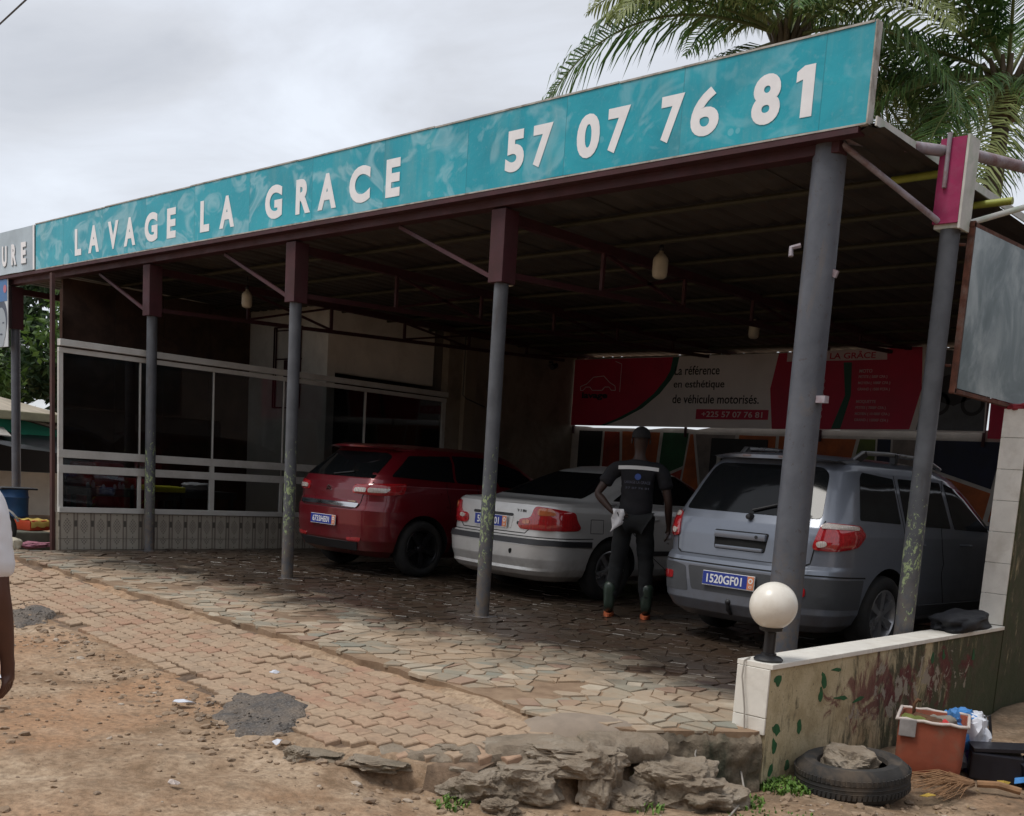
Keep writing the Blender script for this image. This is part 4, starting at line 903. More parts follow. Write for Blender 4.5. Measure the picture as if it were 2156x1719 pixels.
# banner
BN = thing('price_banner', 'wide red and white price banner reading La reference en esthetique', 'banner', (-5.8, YB-.06, 2.33))
YF = YB-.06
M_BW = M('banner_white', (.78, .74, .72), .6, .06, 2, .1, 6); M_BR = M('banner_red', (.52, .020, .065), .6, .12, 2, .1, 6); M_BG = M('banner_green', (.015, .10, .07), .6, .1, 2, 0); M_BK = M('banner_ink', (.012, .012, .016), .6, .1, 2, 0); M_BP = M('banner_pale', (.72, .58, .60), .6, .1, 2, 0)
def flat(poly, y, mat, name, par=BN, th=.002):
    mb = MB(); mb.prism([(x, z) for x, z in poly], th, Matrix(((1,0,0,0),(0,0,-1,y),(0,1,0,0),(0,0,0,1)))); return mb.build(name, mat, par)
flat([(-9.73, 2.33), (-1.90, 2.38), (-1.95, 3.50), (-2.94, 3.61), (-5.36, 3.57), (-9.73, 3.55)], YF, M_BW, 'sheet')
cv_ = [(-7.46, 3.55), (-7.50, 3.32), (-7.60, 3.16), (-7.82, 2.92), (-8.19, 2.66), (-8.62, 2.47), (-9.03, 2.335)]
flat([(x+.0, z) for x, z in [(-9.728, 2.334)]+cv_[::-1]+[(-9.728, 3.548)]], YF-.003, M_BR, 'red_field')
for (x0, z0), (x1, z1) in zip(cv_[:-1], cv_[1:]):
    flat([(x1, z1), (x1+.13, z1), (x0+.13, z0), (x0, z0)], YF-.005, M_BG, 'green_curve')
flat([(-5.36, 2.355), (-3.02, 2.40), (-2.90, 3.0), (-2.96, 3.605), (-5.36, 3.565), (-5.46, 3.0)], YF-.003, M_BR, 'red_field')
flat([(-4.30, 2.38), (-4.14, 2.385), (-4.02, 2.9), (-4.06, 3.4), (-4.2, 3.4), (-4.12, 2.9)], YF-.006, M_BG, 'green_stripe')
flat([(-5.2, 3.43), (-3.49, 3.43), (-3.51, 3.595), (-5.2, 3.57)], YF-.006, M_BP, 'header_strip')
flat([(-6.88, 2.49), (-5.45, 2.50), (-5.45, 2.66), (-6.88, 2.66)], YF-.003, M_BR, 'phone_strip')
def tx(s_, x, z, h, mat, y=YF-.008, bold=.01, w_=None): text_part('lettering', s_, mat, BN, (x, y, z), (1,0,0), (0,0,1), w_, h, bold, .001)
tx('La référence', -7.40, 3.24, .155, M_BK, w_=.93); tx('en esthétique', -7.40, 2.985, .165, M_BK, w_=1.05); tx('de véhicule motorisés.', -7.40, 2.755, .15, M_BK, w_=1.75)
tx('+225 57 07 76 81', -6.76, 2.53, .095, M_BP, w_=1.2)
tx('LAVAGE LA GRÂCE', -5.1, 3.455, .115, M_BR, bold=.02, w_=1.42)
tx('lavage', -9.5, 2.80, .15, M_BK, bold=.04, w_=.62)
for k, s_ in enumerate(('MOTO', 'PETITE ( 500F CFA )', 'MOYEN ( 1000F CFA )', 'GRAND ( 1500 FCFA )', '', 'MOQUETTE', 'PETITE ( 7000F CFA )', 'MOYEN ( 10 000F CFA )', 'GRAND ( 15000F CFA )')):
    if s_: tx(s_, -3.92, 3.24-k*.093, .052, M_BP)
for k in (1, 2, 3, 5, 6): tx('CFA )', -4.62, 3.20-k*.11, .055, M_BP)
# car outline logo
mb = MB(); pts = [(-9.55, 2.98), (-9.55, 3.05), (-9.40, 3.10), (-9.25, 3.22), (-9.0, 3.24), (-8.85, 3.12), (-8.72, 3.06), (-8.70, 2.98), (-8.80, 2.98), (-8.86, 3.04), (-8.96, 3.04), (-9.02, 2.98), (-9.26, 2.98), (-9.32, 3.04), (-9.42, 3.04), (-9.48, 2.98), (-9.55, 2.98)]
for p, q in zip(pts[:-1], pts[1:]): mb.bar((p[0], YF-.005, p[1]), (q[0], YF-.005, q[1]), .014, .002, (0, 1, 0))
for p, q in (((-8.6, 2.95), (-8.6, 3.45)), ((-8.6, 3.45), (-8.75, 3.5))): mb.bar((p[0], YF-.005, p[1]), (q[0], YF-.005, q[1]), .012, .002, (0, 1, 0))
mb.build('car_outline', M_BP, BN)
# printed motorbike picture at the right end
flat([(-2.92, 2.395), (-1.92, 2.40), (-1.97, 3.48), (-2.86, 3.58), (-2.82, 3.0)], YF-.003, M('banner_photo', (.10, .11, .12), .6, .3, 3, 0), 'photo_field')
mb = MB()
for cx_, cz_, r0 in ((-2.62, 2.78, .17), (-2.12, 2.78, .17)):
    mb.lathe([(r0-.05, 0), (r0, 0), (r0, .002), (r0-.05, .002), (r0-.05, 0)], 24, Matrix(((1,0,0,cx_),(0,0,-1,YF-.006),(0,1,0,cz_),(0,0,0,1))))
mb.prism([(-2.75, 2.85), (-2.4, 2.75), (-2.15, 2.85), (-2.0, 3.15), (-2.3, 3.12), (-2.5, 3.2), (-2.8, 3.1)], .002, Matrix(((1,0,0,0),(0,0,-1,YF-.006),(0,1,0,0),(0,0,0,1)))); mb.build('motorbike_print', M_BK, BN)
for x in (-9.7, -7.1, -4.5, -1.92):
    mb = MB(); mb.bar((x, YB-.02, 2.18), (x, YB-.02, 3.64), .04, .03, (0, 1, 0)); mb.build('hanging_post', M_RED, BN)
RB = thing('red_banner', 'plain red banner filling the end of the back wall', 'banner', (-.6, YB, 2.3))
flat([(-1.86, 2.30), (.7, 2.30), (.7, 3.58), (-1.9, 3.52)], YF+.03, M_BR, 'sheet', RB)

# ================================================================== BILLBOARD BACK ON THE RIGHT
m, t, b = _new('weathered_zinc'); g = NG(t); P = g.pos()
c = g.ramp(g.noise(P, 1.5, 6, .6, .8), ((.30, (.05, .08, .088)), (.48, (.13, .175, .185)), (.66, (.38, .43, .44))))
c = g.mix(g.maprange(g.noise(P, 26, 5, .7), .55, .75, 0, .3), c, (.10, .14, .15)); t.links.new(c, b.inputs['Base Color']); b.inputs['Metallic'].default_value = .25; b.inputs['Roughness'].default_value = .42
t.links.new(g.bump(g.noise(P, 3, 3), .15, .03), b.inputs['Normal'])
M_RUST = M('rusty_angle_iron', (.10, .035, .02), .85, .45, 14, .4, 50, dirt=(.20, .15, .13), dirtamt=.5, dscale=9)
BB = thing('billboard', 'back of a grey zinc billboard in a rusty frame beside the post', 'billboard', (.72, 1.8, 2.2))
mb = MB(); mb.add([(.735, .86, 2.19), (.735, 6.4, 2.19), (.735, 6.4, 3.52), (.735, .86, 3.32), (.745, .86, 2.19), (.745, 6.4, 2.19), (.745, 6.4, 3.52), (.745, .86, 3.32)], [(0,1,2,3),(4,5,6,7),(0,1,5,4),(1,2,6,5),(2,3,7,6),(3,0,4,7)]); mb.build('sheet', m, BB)  # unseen far length added to keep side light out of the bay
for p, q in (((.72, .85, 2.15), (.72, .85, 3.36)), ((.72, .83, 2.17), (.72, 6.4, 2.17)), ((.72, .83, 3.335), (.72, 6.4, 3.535)), ((.72, 6.4, 2.15), (.72, 6.4, 3.55))):
    mb = MB(); mb.bar(p, q, .028, .045, (1, 0, 0)); mb.build('frame_bar', M_RUST, BB)
mb = MB(); mb.tube([(.69, .84, 3.2), (.60, .80, 3.2)], .012, 6); mb.tube([(.69, .84, 2.35), (.60, .80, 2.35)], .012, 6); mb.build('bracket', M_RUST, BB)
# red rag on the tall wall
mb = MB(); rock(mb, (.80, 2.05, 2.155), (.10, .12, .035), .3, 61, .5, 3); tag(mb.build('rag', M('red_rag', (.28, .02, .03), .8, .2, 9), smooth=True, angle=None), 'small red rag on top of the tall wall', 'rag')

# ================================================================== CARS
M_TYRE = M('tyre_rubber', (.012, .012, .012), .8, .3, 10, .2, 60, dirt=(.05, .04, .03), dirtamt=.35, dscale=6, world=False)
def paint(name, col, metal=.35, rough=.32):
    m, t, b = _new(name); g = NG(t); O = g.obj()
    n_ = g.noise(O, 3, 6, .65); c = g.mix(g.maprange(n_, .5, .75, 0, .25), col, tuple(c*.55 for c in col))
    s3 = g.n('ShaderNodeSeparateXYZ'); t.links.new(O, s3.inputs[0])
    dn = g.math('MULTIPLY', g.maprange(s3.outputs['Z'], .55, .2), g.maprange(g.noise(O, 6, 6, .7), .3, .7)); c = g.mix(g.math('MULTIPLY', dn, .6), c, (.10, .075, .055))   # road dirt low down
    t.links.new(c, b.inputs['Base Color']); b.inputs['Metallic'].default_value = metal; t.links.new(g.maprange(n_, .3, .7, rough, rough+.12), b.inputs['Roughness'])
    b.inputs['Coat Weight'].default_value = .7; b.inputs['Coat Roughness'].default_value = .08
    return m
m, t, b = _new('car_window'); b.inputs['Base Color'].default_value = (.006, .007, .008, 1); b.inputs['Roughness'].default_value = .07; b.inputs['Specular IOR Level'].default_value = .28; M_CWIN = m
def lens(name, col, rough=.12):
    m, t, b = _new(name); g = NG(t); v = g.n('ShaderNodeTexBrick'); t.links.new(g.obj(), v.inputs[0]); v.inputs['Scale'].default_value = 30
    v.inputs['Color1'].default_value = (*col, 1); v.inputs['Color2'].default_value = (*[c*.75 for c in col], 1); v.inputs['Mortar'].default_value = (*[c*.5 for c in col], 1)
    t.links.new(v.outputs[0], b.inputs['Base Color']); b.inputs['Roughness'].default_value = rough; b.inputs['Coat Weight'].default_value = 1; b.inputs['Coat Roughness'].default_value = .03; return m
M_LRED = lens('red_lens', (.42, .015, .02)); M_LCLR = lens('clear_lens', (.62, .55, .50)); M_LORG = lens('amber_lens', (.55, .16, .06))
M_CHROME = M('chrome', (.62, .62, .62), .12, .05, 5, 0, metal=1, world=False); M_RIM = M('alloy', (.42, .42, .43), .3, .1, 8, 0, metal=.8, world=False); M_RIMD = M('dark_alloy', (.03, .03, .032), .3, .1, 8, 0, metal=.6, world=False)
M_TRIMB = M('black_trim', (.015, .015, .017), .5, .2, 8, 0, world=False); M_GAP = M('panel_gap', (.004, .004, .004), .9, 0, 5, 0, world=False)
M_PBLUE = M('plate_blue', (.012, .035, .26), .4, .08, 8, 0, world=False); M_PWH = M('plate_white', (.75, .75, .75), .4, .05, 8, 0, world=False); M_PORG = M('plate_orange', (.62, .22, .10), .4, .1, 8, 0, world=False)
M_LGREY = M('lower_grey_trim', (.055, .058, .064), .5, .15, 6, .05, 60, world=False)
class Shell:
    def __init__(s, keys, zsub=.018):
        K = np.array(keys, float); s.K = K; z0, z1 = K[0, 0], K[-1, 0]
        zs = set(np.round(np.arange(z0, z1, zsub), 4)) | set(np.round(K[:, 0], 4)); s.zs = sorted(z for z in zs if z0 <= z <= z1)
    def at(s, z): return [float(np.interp(z, s.K[:, 0], s.K[:, i])) for i in range(1, s.K.shape[1])]   # yr yf w rx ry cr
    def P(s, q, z):
        yr, yf, w_, rx, ry, cr = s.at(z); sg = 1 if q >= 0 else -1; q = abs(q); a_ = w_-rx; arc = (rx+ry)/2*pi/2
        fr = min(.55, .3*(yf-yr))                     # front corner length
        if q <= a_: x = q; y = yr+cr*(x/w_)**2
        elif q <= a_+arc:
            p = (q-a_)/arc*pi/2; x = a_+rx*math.sin(p); y = yr+cr*(x/w_)**2+ry*(1-math.cos(p))
        else:
            y = yr+cr+ry+(q-a_-arc); x = w_
            ym, hl = (yr+yf)/2, (yf-yr)/2
            x = w_*(1-.035*abs((y-ym)/hl)**3) if y > ym else w_*(1-.02*max(0, (y-yr-cr-ry))*0)
            ye = yf-fr
            if y > ye:
                p = min(1, (y-ye)/(fr*1.5708)); an = p*pi/2; x = (x-.38)*math.cos(an)**.8+.38 if x > .38 else x; y = ye+fr*math.sin(an)
        return Vector((sg*x, y, z))
    def sr(s, x, z):
        yr, yf, w_, rx, ry, cr = s.at(z); a_ = w_-rx; arc = (rx+ry)/2*pi/2; ax = min(abs(x), w_*.9999)
        q = ax if ax <= a_ else a_+math.asin((ax-a_)/rx)/(pi/2)*arc
        return q if x >= 0 else -q
    def ss(s, y, z, side=1):
        yr, yf, w_, rx, ry, cr = s.at(z); return side*(w_-rx+(rx+ry)/2*pi/2+max(0, y-(yr+cr+ry)))
    def N(s, q, z, e=.004):
        d1 = s.P(q+e, z)-s.P(q-e, z); za, zb = min(z+e, s.zs[-1]), max(z-e, s.zs[0]); d2 = s.P(q, za)-s.P(q, zb); n_ = d1.cross(d2)
        return n_.normalized() if n_.length > 1e-9 else Vector((0, -1, 0))
    def body(s):
        mb = MB(); rings = []
        for z in s.zs:
            yr, yf, w_, rx, ry, cr = s.at(z); a_ = w_-rx; arc = (rx+ry)/2*pi/2; fr = min(.55, .3*(yf-yr)); side = (yf-fr)-(yr+cr+ry); tot = fr*1.5708
            qs = [a_*k/7 for k in range(7)]+[a_+arc*k/8 for k in range(8)]+[a_+arc+side*k/26 for k in range(26)]+[a_+arc+side+tot*k/8 for k in range(9)]
            R = [s.P(q, z) for q in qs]; rings.append(R+[Vector((-p.x, p.y, p.z)) for p in R[::-1][:-1]])
        n_ = len(rings[0]); vs_ = [p for r in rings for p in r]
        fs = [(i*n_+j, i*n_+(j+1) % n_, (i+1)*n_+(j+1) % n_, (i+1)*n_+j) for i in range(len(rings)-1) for j in range(n_)]
        fs += [tuple(range(n_))[::-1], tuple((len(rings)-1)*n_+j for j in range(n_))]
        mb.add(vs_, fs); return mb
    def pts(s, poly, smooth=2):
        q = []
        for p in poly:
            if p[0] == 'r': q.append((s.sr(p[1], p[2]), p[2]))
            else: q.append((s.ss(p[1], p[2], p[3] if len(p) > 3 else 1), p[2]))
        if smooth:
            o_ = []; k_ = len(q); R0_ = .022*smooth
            for i in range(k_):
                p0, p1, p2 = q[i-1], q[i], q[(i+1) % k_]; l0 = math.hypot(p0[0]-p1[0], p0[1]-p1[1]); l2 = math.hypot(p2[0]-p1[0], p2[1]-p1[1])
                d0, d2 = min(R0_, .45*l0)/max(l0, 1e-6), min(R0_, .45*l2)/max(l2, 1e-6)
                a_ = (lerp(p1[0], p0[0], d0), lerp(p1[1], p0[1], d0)); b_ = (lerp(p1[0], p2[0], d2), lerp(p1[1], p2[1], d2))
                for t_ in (0, .25, .5, .75, 1): o_.append(tuple((1-t_)**2*a_[j]+2*t_*(1-t_)*p1[j]+t_*t_*b_[j] for j in (0, 1)))
            q = o_
        return q
    def patch(s, poly, off=.004, rings=8, smooth=2, skirt=.02, bulge=0.0):
        q = s.pts(poly, smooth); r_ = []
        for i in range(len(q)):                                        # refine long edges
            a_, b_ = q[i], q[(i+1) % len(q)]; n_ = max(1, int(math.hypot(a_[0]-b_[0], a_[1]-b_[1])/.06)); r_ += [(lerp(a_[0], b_[0], k/n_), lerp(a_[1], b_[1], k/n_)) for k in range(n_)]
        q = r_; n_ = len(q); c_ = (sum(p[0] for p in q)/n_, sum(p[1] for p in q)/n_); mb = MB(); vs_ = [s.P(*c_)+s.N(*c_)*(off+bulge)]
        for k in range(1, rings+1):
            f_ = k/rings
            for p in q:
                u = (lerp(c_[0], p[0], f_), lerp(c_[1], p[1], f_)); vs_.append(s.P(*u)+s.N(*u)*(off+bulge*(1-f_**3)))
        for p in q: vs_.append(s.P(*p)-s.N(*p)*skirt)
        fs = [(0, 1+j, 1+(j+1) % n_) for j in range(n_)]+[(1+(k-1)*n_+j, 1+k*n_+j, 1+k*n_+(j+1) % n_, 1+(k-1)*n_+(j+1) % n_) for k in range(1, rings+1) for j in range(n_)]
        return mb.add(vs_, fs)
    def ribbon(s, line, wd=.006, off=.0015, closed=False, step=.04, h=0.0):
        q = []
        for p in line: q.append((s.sr(p[1], p[2]), p[2]) if p[0] == 'r' else (s.ss(p[1], p[2], p[3] if len(p) > 3 else 1), p[2]))
        if closed: q.append(q[0])
        r_ = []
        for a_, b_ in zip(q[:-1], q[1:]):
            n_ = max(1, int(math.hypot(a_[0]-b_[0], a_[1]-b_[1])/step)); r_ += [(lerp(a_[0], b_[0], k/n_), lerp(a_[1], b_[1], k/n_)) for k in range(n_)]
        r_.append(q[-1]); mb = MB(); P_ = [s.P(*u)+s.N(*u)*off for u in r_]; vs_ = []
        for i, u in enumerate(r_):
            d = (P_[min(i+1, len(P_)-1)]-P_[max(i-1, 0)]).normalized(); n_ = s.N(*u); sd_ = d.cross(n_).normalized()*wd/2
            vs_ += [P_[i]-sd_-n_*.01, P_[i]-sd_+n_*h, P_[i]+sd_+n_*h, P_[i]+sd_-n_*.01]
        fs = [(4*i+j, 4*i+j+1, 4*i+j+5, 4*i+j+4) for i in range(len(r_)-1) for j in range(3)]
        return mb.add(vs_, fs)
def wheel(car, x, y, r, wd, side, rimmat, spokes=5, name='wheel', rimr=.66):
    W_ = bpy.data.objects.new(name, None); COL.objects.link(W_); W_.parent = car; W_.location = (x, y, r)
    R_ = Matrix.Rotation(pi/2*side, 4, 'Y'); rr = r*rimr; h = wd/2
    mb = MB(); mb.lathe([(rr, -h*.8), (rr+.02, -h), (r-.035, -h), (r-.008, -h*.72), (r, -h*.4), (r, h*.4), (r-.008, h*.72), (r-.035, h), (rr+.02, h), (rr, h*.8), (rr-.01, 0), (rr, -h*.8)], 40, R_); mb.build('tyre', M_TYRE, W_, True, math.radians(50), True)
    mb = MB(); mb.lathe([(rr, h*.82), (rr-.012, h*.86), (rr-.03, h*.55), (rr-.035, -h*.3), (.07, -h*.35), (0, -h*.35)], 36, R_); mb.lathe([(0, h*.72), (.04, h*.70), (.055, h*.6), (.055, 0)], 20, R_)
    for k in range(spokes):
        a_ = 2*pi*k/spokes
        for dz in (-.09, .09):
            p0 = R_ @ Vector((math.cos(a_+dz*1.5)*.045, math.sin(a_+dz*1.5)*.045, h*.55)); p1 = R_ @ Vector((math.cos(a_+dz)*(rr-.012), math.sin(a_+dz)*(rr-.012), h*.62))
            mb.bar(p0, p1, .030, .03, R_ @ Vector((0, 0, 1)))
    mb.build('rim', rimmat, W_, True, math.radians(35), True)
    return W_
def plate(car, c_, tilt, txt, rz=0, w_=.52, h_=.11):
    Pt = bpy.data.objects.new('licence_plate', None); COL.objects.link(Pt); Pt.parent = car; Pt.location = c_; Pt.rotation_euler = (tilt, 0, rz)
    mb = MB(); mb.box((-w_/2, -.006, -h_/2-.006), (w_/2, .004, h_/2+.004), .003); mb.build('plate_backing', M_PWH, Pt, local=True)
    mb = MB(); mb.box((-w_/2+.004, -.009, -h_/2+.002), (w_/2-.070, -.0065, h_/2)); mb.build('plate_field', M_PBLUE, Pt, local=True)
    mb = MB(); mb.box((w_/2-.068, -.009, -h_/2+.002), (w_/2-.004, -.0065, h_/2)); mb.build('plate_end', M_PORG, Pt, local=True)
    text_part('plate_lettering', txt, M_PWH, Pt, (-w_/2+.045, -.0095, -h_*.33), (1,0,0), (0,0,1), w_-.165, h_*.66, .02, .001, local=True)
    mb = MB(); mb.lathe([(.012, 0), (.022, 0), (.022, .001), (.012, .001), (.012, 0)], 20, Matrix(((1,0,0,w_/2-.036),(0,0,-1,-.0095),(0,1,0,.018),(0,0,0,1)))); mb.build('plate_emblem', M_PWH, Pt, local=True)
    text_part('plate_lettering', 'CI', M_PWH, Pt, (w_/2-.05, -.0095, -h_*.36), (1,0,0), (0,0,1), .028, .02, .02, .001, local=True)
def body_with_arches(car, sh, mat, arches, rad, depth=.30):
    o = sh.body().build('body', [mat, M_GAP], car, True, math.radians(38), True)
    cut = MB()
    for (y, z) in arches:
        for s_ in (-1, 1): cut.lathe([(0, -depth), (rad, -depth), (rad, depth), (0, depth)], 36, Matrix.Translation((s_*.86, y, z)) @ Matrix.Rotation(pi/2, 4, 'Y'))
    c_ = cut.build('cutter', M_GAP)
    bm = bmesh.new(); bm.from_mesh(c_.data); bmesh.ops.remove_doubles(bm, verts=bm.verts, dist=1e-5); bmesh.ops.recalc_face_normals(bm, faces=bm.faces); bm.to_mesh(c_.data); bm.free()
    o.parent = None
    md = o.modifiers.new('b', 'BOOLEAN'); md.object = c_; md.operation = 'DIFFERENCE'; md.solver = 'EXACT'
    try: md.material_mode = 'TRANSFER'
    except Exception: pass
    me = eval_mesh(o, 'body'); o.modifiers.clear(); o.data = me; o.parent = car; bpy.data.objects.remove(c_)
    me.polygons.foreach_set('use_smooth', [True]*len(me.polygons)); me.set_sharp_from_angle(angle=math.radians(32))
    return o
def pair(fn):
    for s_ in (1, -1): fn(s_)
def mir(poly, s_):
    return [(p[0], p[1]*s_, p[2]) if p[0] == 'r' else (p[0], p[1], p[2], s_) for p in poly]

# ---------- silver-blue SUV
def suv(loc, rz, sc):
    C_ = thing('parked_car', 'silver blue estate SUV with plate 1520GF01 and roof rails', 'car', loc, rz, 'cars being washed'); C_.scale = (sc,)*3
    pt = paint('suv_paint', (.175, .195, .235), .5, .33)
    sh = Shell([(.20, .20, 4.30, .70, .20, .20, .05), (.27, .07, 4.45, .80, .28, .26, .07), (.36, .01, 4.52, .85, .30, .28, .08), (.52, .0, 4.54, .872, .30, .30, .08), (.66, .0, 4.54, .878, .30, .30, .08), (.71, .02, 4.53, .878, .30, .30, .08),
                (.745, .085, 4.50, .876, .27, .27, .07), (.92, .10, 4.44, .874, .25, .25, .07), (.99, .115, 4.2, .868, .24, .25, .07), (1.04, .13, 3.45, .855, .23, .25, .07), (1.10, .165, 3.32, .84, .22, .24, .07),
                (1.35, .31, 2.95, .755, .22, .22, .06), (1.50, .40, 2.68, .695, .22, .22, .06), (1.56, .45, 2.5, .655, .24, .22, .06), (1.60, .52, 2.3, .58, .25, .22, .06), (1.63, .75, 2.0, .38, .2, .2, .05)])
    body_with_arches(C_, sh, pt, [(1.0, .34), (3.62, .34)], .395)
    A = lambda mb, n_, mt, p=C_, s_=True: mb.build(n_, mt, p, s_, math.radians(40), True)
    rw = A(sh.patch([('r', -.67, 1.11), ('r', .67, 1.11), ('r', .57, 1.47), ('r', .50, 1.52), ('r', -.50, 1.52), ('r', -.57, 1.47)], .004), 'rear_window', M_CWIN)
    mb = MB(); mb.tube([sh.P(.05, 1.13)+sh.N(.05, 1.13)*.02, sh.P(.30, 1.20)+sh.N(.3, 1.2)*.02], .009, 6); mb.lathe([(0, 0), (.03, 0), (.022, .05), (0, .055)], 12, Matrix.Translation(sh.P(.05, 1.085)) @ Matrix.Rotation(pi/2, 4, 'X')); A(mb, 'wiper', M_TRIMB, rw)
    A(sh.ribbon([('r', -.70, 1.10), ('r', -.66, .76), ('r', -.60, .735), ('r', .60, .735), ('r', .66, .76), ('r', .70, 1.10)], .010), 'tailgate_gap', M_GAP)
    pair(lambda s_: A(sh.patch(mir([('r', .69, 1.085), ('s', .50, 1.075), ('s', .58, 1.0), ('s', .46, .91), ('r', .80, .865), ('r', .655, .87)], s_), .012, bulge=.012), 'tail_lamp', M_LRED))
    for lamp, s_ in zip([o for o in C_.children if o.name.startswith('tail_lamp')], (1, -1)):
        A(sh.patch(mir([('r', .70, 1.075), ('s', .46, 1.065), ('s', .44, 1.035), ('r', .69, 1.035)], s_), .026, smooth=1), 'clear_lens', M_LCLR, lamp)
        A(sh.patch(mir([('r', .68, .93), ('r', .74, .945), ('r', .76, .91), ('r', .70, .885)], s_), .026, smooth=2), 'reversing_lens', M_LCLR, lamp)
    A(sh.patch([('r', -.27, .96), ('r', .27, .96), ('r', .25, .80), ('r', -.25, .80)], .003, smooth=1), 'handle_recess', M_GAP)
    mb = MB(); mb.box((-.255, sh.P(0, .92).y-.022, .895), (.255, sh.P(0, .92).y+.03, .952), .012); A(mb, 'tailgate_handle', pt)
    mb = MB(); mb.box((-.235, sh.P(0, .82).y-.016, .805), (.235, sh.P(0, .82).y+.03, .835), .008); A(mb, 'handle_lip', pt)
    mb = MB(); mb.lathe([(0, 0), (.014, 0), (.014, .005), (0, .005)], 12, Matrix.Translation((.17, sh.P(0, .92).y-.023, .925)) @ Matrix.Rotation(pi/2, 4, 'X')); A(mb, 'lock', M_TRIMB)
    A(sh.patch([('s', 1.0, .685, -1), ('r', -.84, .70), ('r', .84, .70), ('s', 1.0, .685), ('s', 1.0, .665), ('r', .84, .672), ('r', -.84, .672), ('s', 1.0, .665, -1)][0:0] or [('r', -.45, .64), ('r', .45, .64), ('r', .40, .44), ('r', -.40, .44)], .002, smooth=1), 'plate_recess', M_LGREY)
    A(sh.ribbon([('s', .62, .66, -1), ('r', -.80, .672), ('r', .80, .672), ('s', .62, .66)], .012, .002), 'bumper_groove', M_GAP)
    A(sh.patch([('s', .60, .645, -1), ('r', -.60, .65), ('r', -.48, .63), ('r', -.44, .42), ('s', .60, .40, -1)], .003, smooth=1), 'lower_cladding', M_LGREY); A(sh.patch([('s', .60, .645), ('r', .60, .65), ('r', .48, .63), ('r', .44, .42), ('s', .60, .40)], .003, smooth=1), 'lower_cladding', M_LGREY)
    A(sh.patch([('r', -.62, .575), ('r', -.82, .57), ('r', -.82, .50), ('r', -.62, .51)], .008, smooth=1), 'reflector', M_LRED); A(sh.patch([('r', .50, .575), ('r', .68, .57), ('r', .68, .50), ('r', .50, .51)], .008, smooth=1), 'reflector', M_LRED)
    plate(C_, (0, sh.P(0, .55).y-.012, .555), -.02, '1520GF01')
    mb = MB(); mb.tube([(.0, .3, .28), (.0, .06, .28), (0, .02, .31), (0, .015, .36)], .018, 10); mb.lathe([(0.0001+.028*math.sin(a_), -.028*math.cos(a_)) for a_ in np.linspace(0, pi, 10)], 14, Matrix.Translation((0, .015, .375))); A(mb, 'tow_ball', M_TRIMB)
    # spoiler with brake light
    mb = MB(); xs = np.linspace(-.62, .62, 25); vs_ = []
    for x in xs:
        k = 1-(abs(x)/.62)**3; y0 = .33+.10*(x/.62)**2; zt = 1.585+.025*k
        vs_ += [(x, y0+.05*(1-k), zt-.035*k-.005), (x, y0-.0, zt-.012), (x, y0+.10, zt+.012*k), (x, y0+.34, zt+.012*k+.012), (x, y0+.34, zt-.06)]
    mb.add(vs_, [(i*5+j, i*5+(j+1) % 5, (i+1)*5+(j+1) % 5, (i+1)*5+j) for i in range(24) for j in range(5)]+[tuple(range(5)), tuple(120+j for j in range(5))]); sp = A(mb, 'spoiler', pt)
    mb = MB(); mb.box((-.22, .335, 1.578), (.22, .36, 1.60), .004); A(mb, 'brake_light', M('brake_strip', (.16, .12, .12), .2, .2, 30, 0, world=False), sp)
    # side glass, seams
    for s_ in (1, -1):
        A(sh.patch(mir([('s', .52, 1.12), ('s', 1.18, 1.10), ('s', 1.20, 1.47), ('s', .70, 1.50), ('s', .60, 1.46)], s_), .004, smooth=1), 'side_window', M_CWIN)
        A(sh.patch(mir([('s', 1.27, 1.095), ('s', 2.10, 1.075), ('s', 2.06, 1.475), ('s', 1.29, 1.475)], s_), .004, smooth=1), 'side_window', M_CWIN)
        A(sh.patch(mir([('s', 2.18, 1.07), ('s', 3.02, 1.05), ('s', 2.86, 1.16), ('s', 2.5, 1.40), ('s', 2.14, 1.47)], s_), .004, smooth=1), 'side_window', M_CWIN)
        A(sh.ribbon(mir([('s', 1.23, 1.50), ('s', 1.235, 1.05), ('s', 1.30, .85), ('s', 1.42, .66)], s_), .008), 'door_gap', M_GAP); A(sh.ribbon(mir([('s', 2.13, 1.50), ('s', 2.14, .35)], s_), .008), 'door_gap', M_GAP); A(sh.ribbon(mir([('s', 3.1, 1.02), ('s', 3.08, .35)], s_), .008), 'door_gap', M_GAP)
        A(sh.ribbon(mir([('s', 1.45, .36), ('s', 3.15, .36)], s_), .10, .006, h=.004), 'sill_cladding', M_LGREY)
        mb = MB()
        for y in (1.36, 2.28):
            p = sh.P(sh.ss(y, .93, s_), .93); q_ = sh.P(sh.ss(y+.2, .93, s_), .93); mb.tube([p, p+Vector((s_*.03, .03, 0)), q_+Vector((s_*.03, -.03, 0)), q_], .012, 8)
        A(mb, 'door_handle', pt)
        mb = MB(); mb.tube([(s_*.56, .78, 1.60), (s_*.585, .88, 1.665), (s_*.585, 1.3, 1.68), (s_*.585, 2.0, 1.672), (s_*.57, 2.32, 1.60)], .020, 10); A(mb, 'roof_rail', M_RIM)
        mb = MB(); mb.bar((s_*.585, 1.42, 1.60), (s_*.585, 1.42, 1.685), .05, .05, (0, 1, 0)); mb.bar((s_*.565, .80, 1.585), (s_*.585, .92, 1.66), .05, .05); A(mb, 'rail_foot', M_TRIMB)
        p = sh.P(sh.ss(2.95, 1.1, s_), 1.1); mb = MB(); mb.box(p+Vector((s_*.03, -.05, -.03)), p+Vector((s_*.23, .05, .12)), .03); mb.bar(p, p+Vector((s_*.06, 0, 0)), .05, .03); A(mb, 'wing_mirror', pt)
    for s_ in (1, -1):
        for y in (1.0, 3.62): wheel(C_, s_*.775, y, .335, .215, s_, M_RIM, 6)
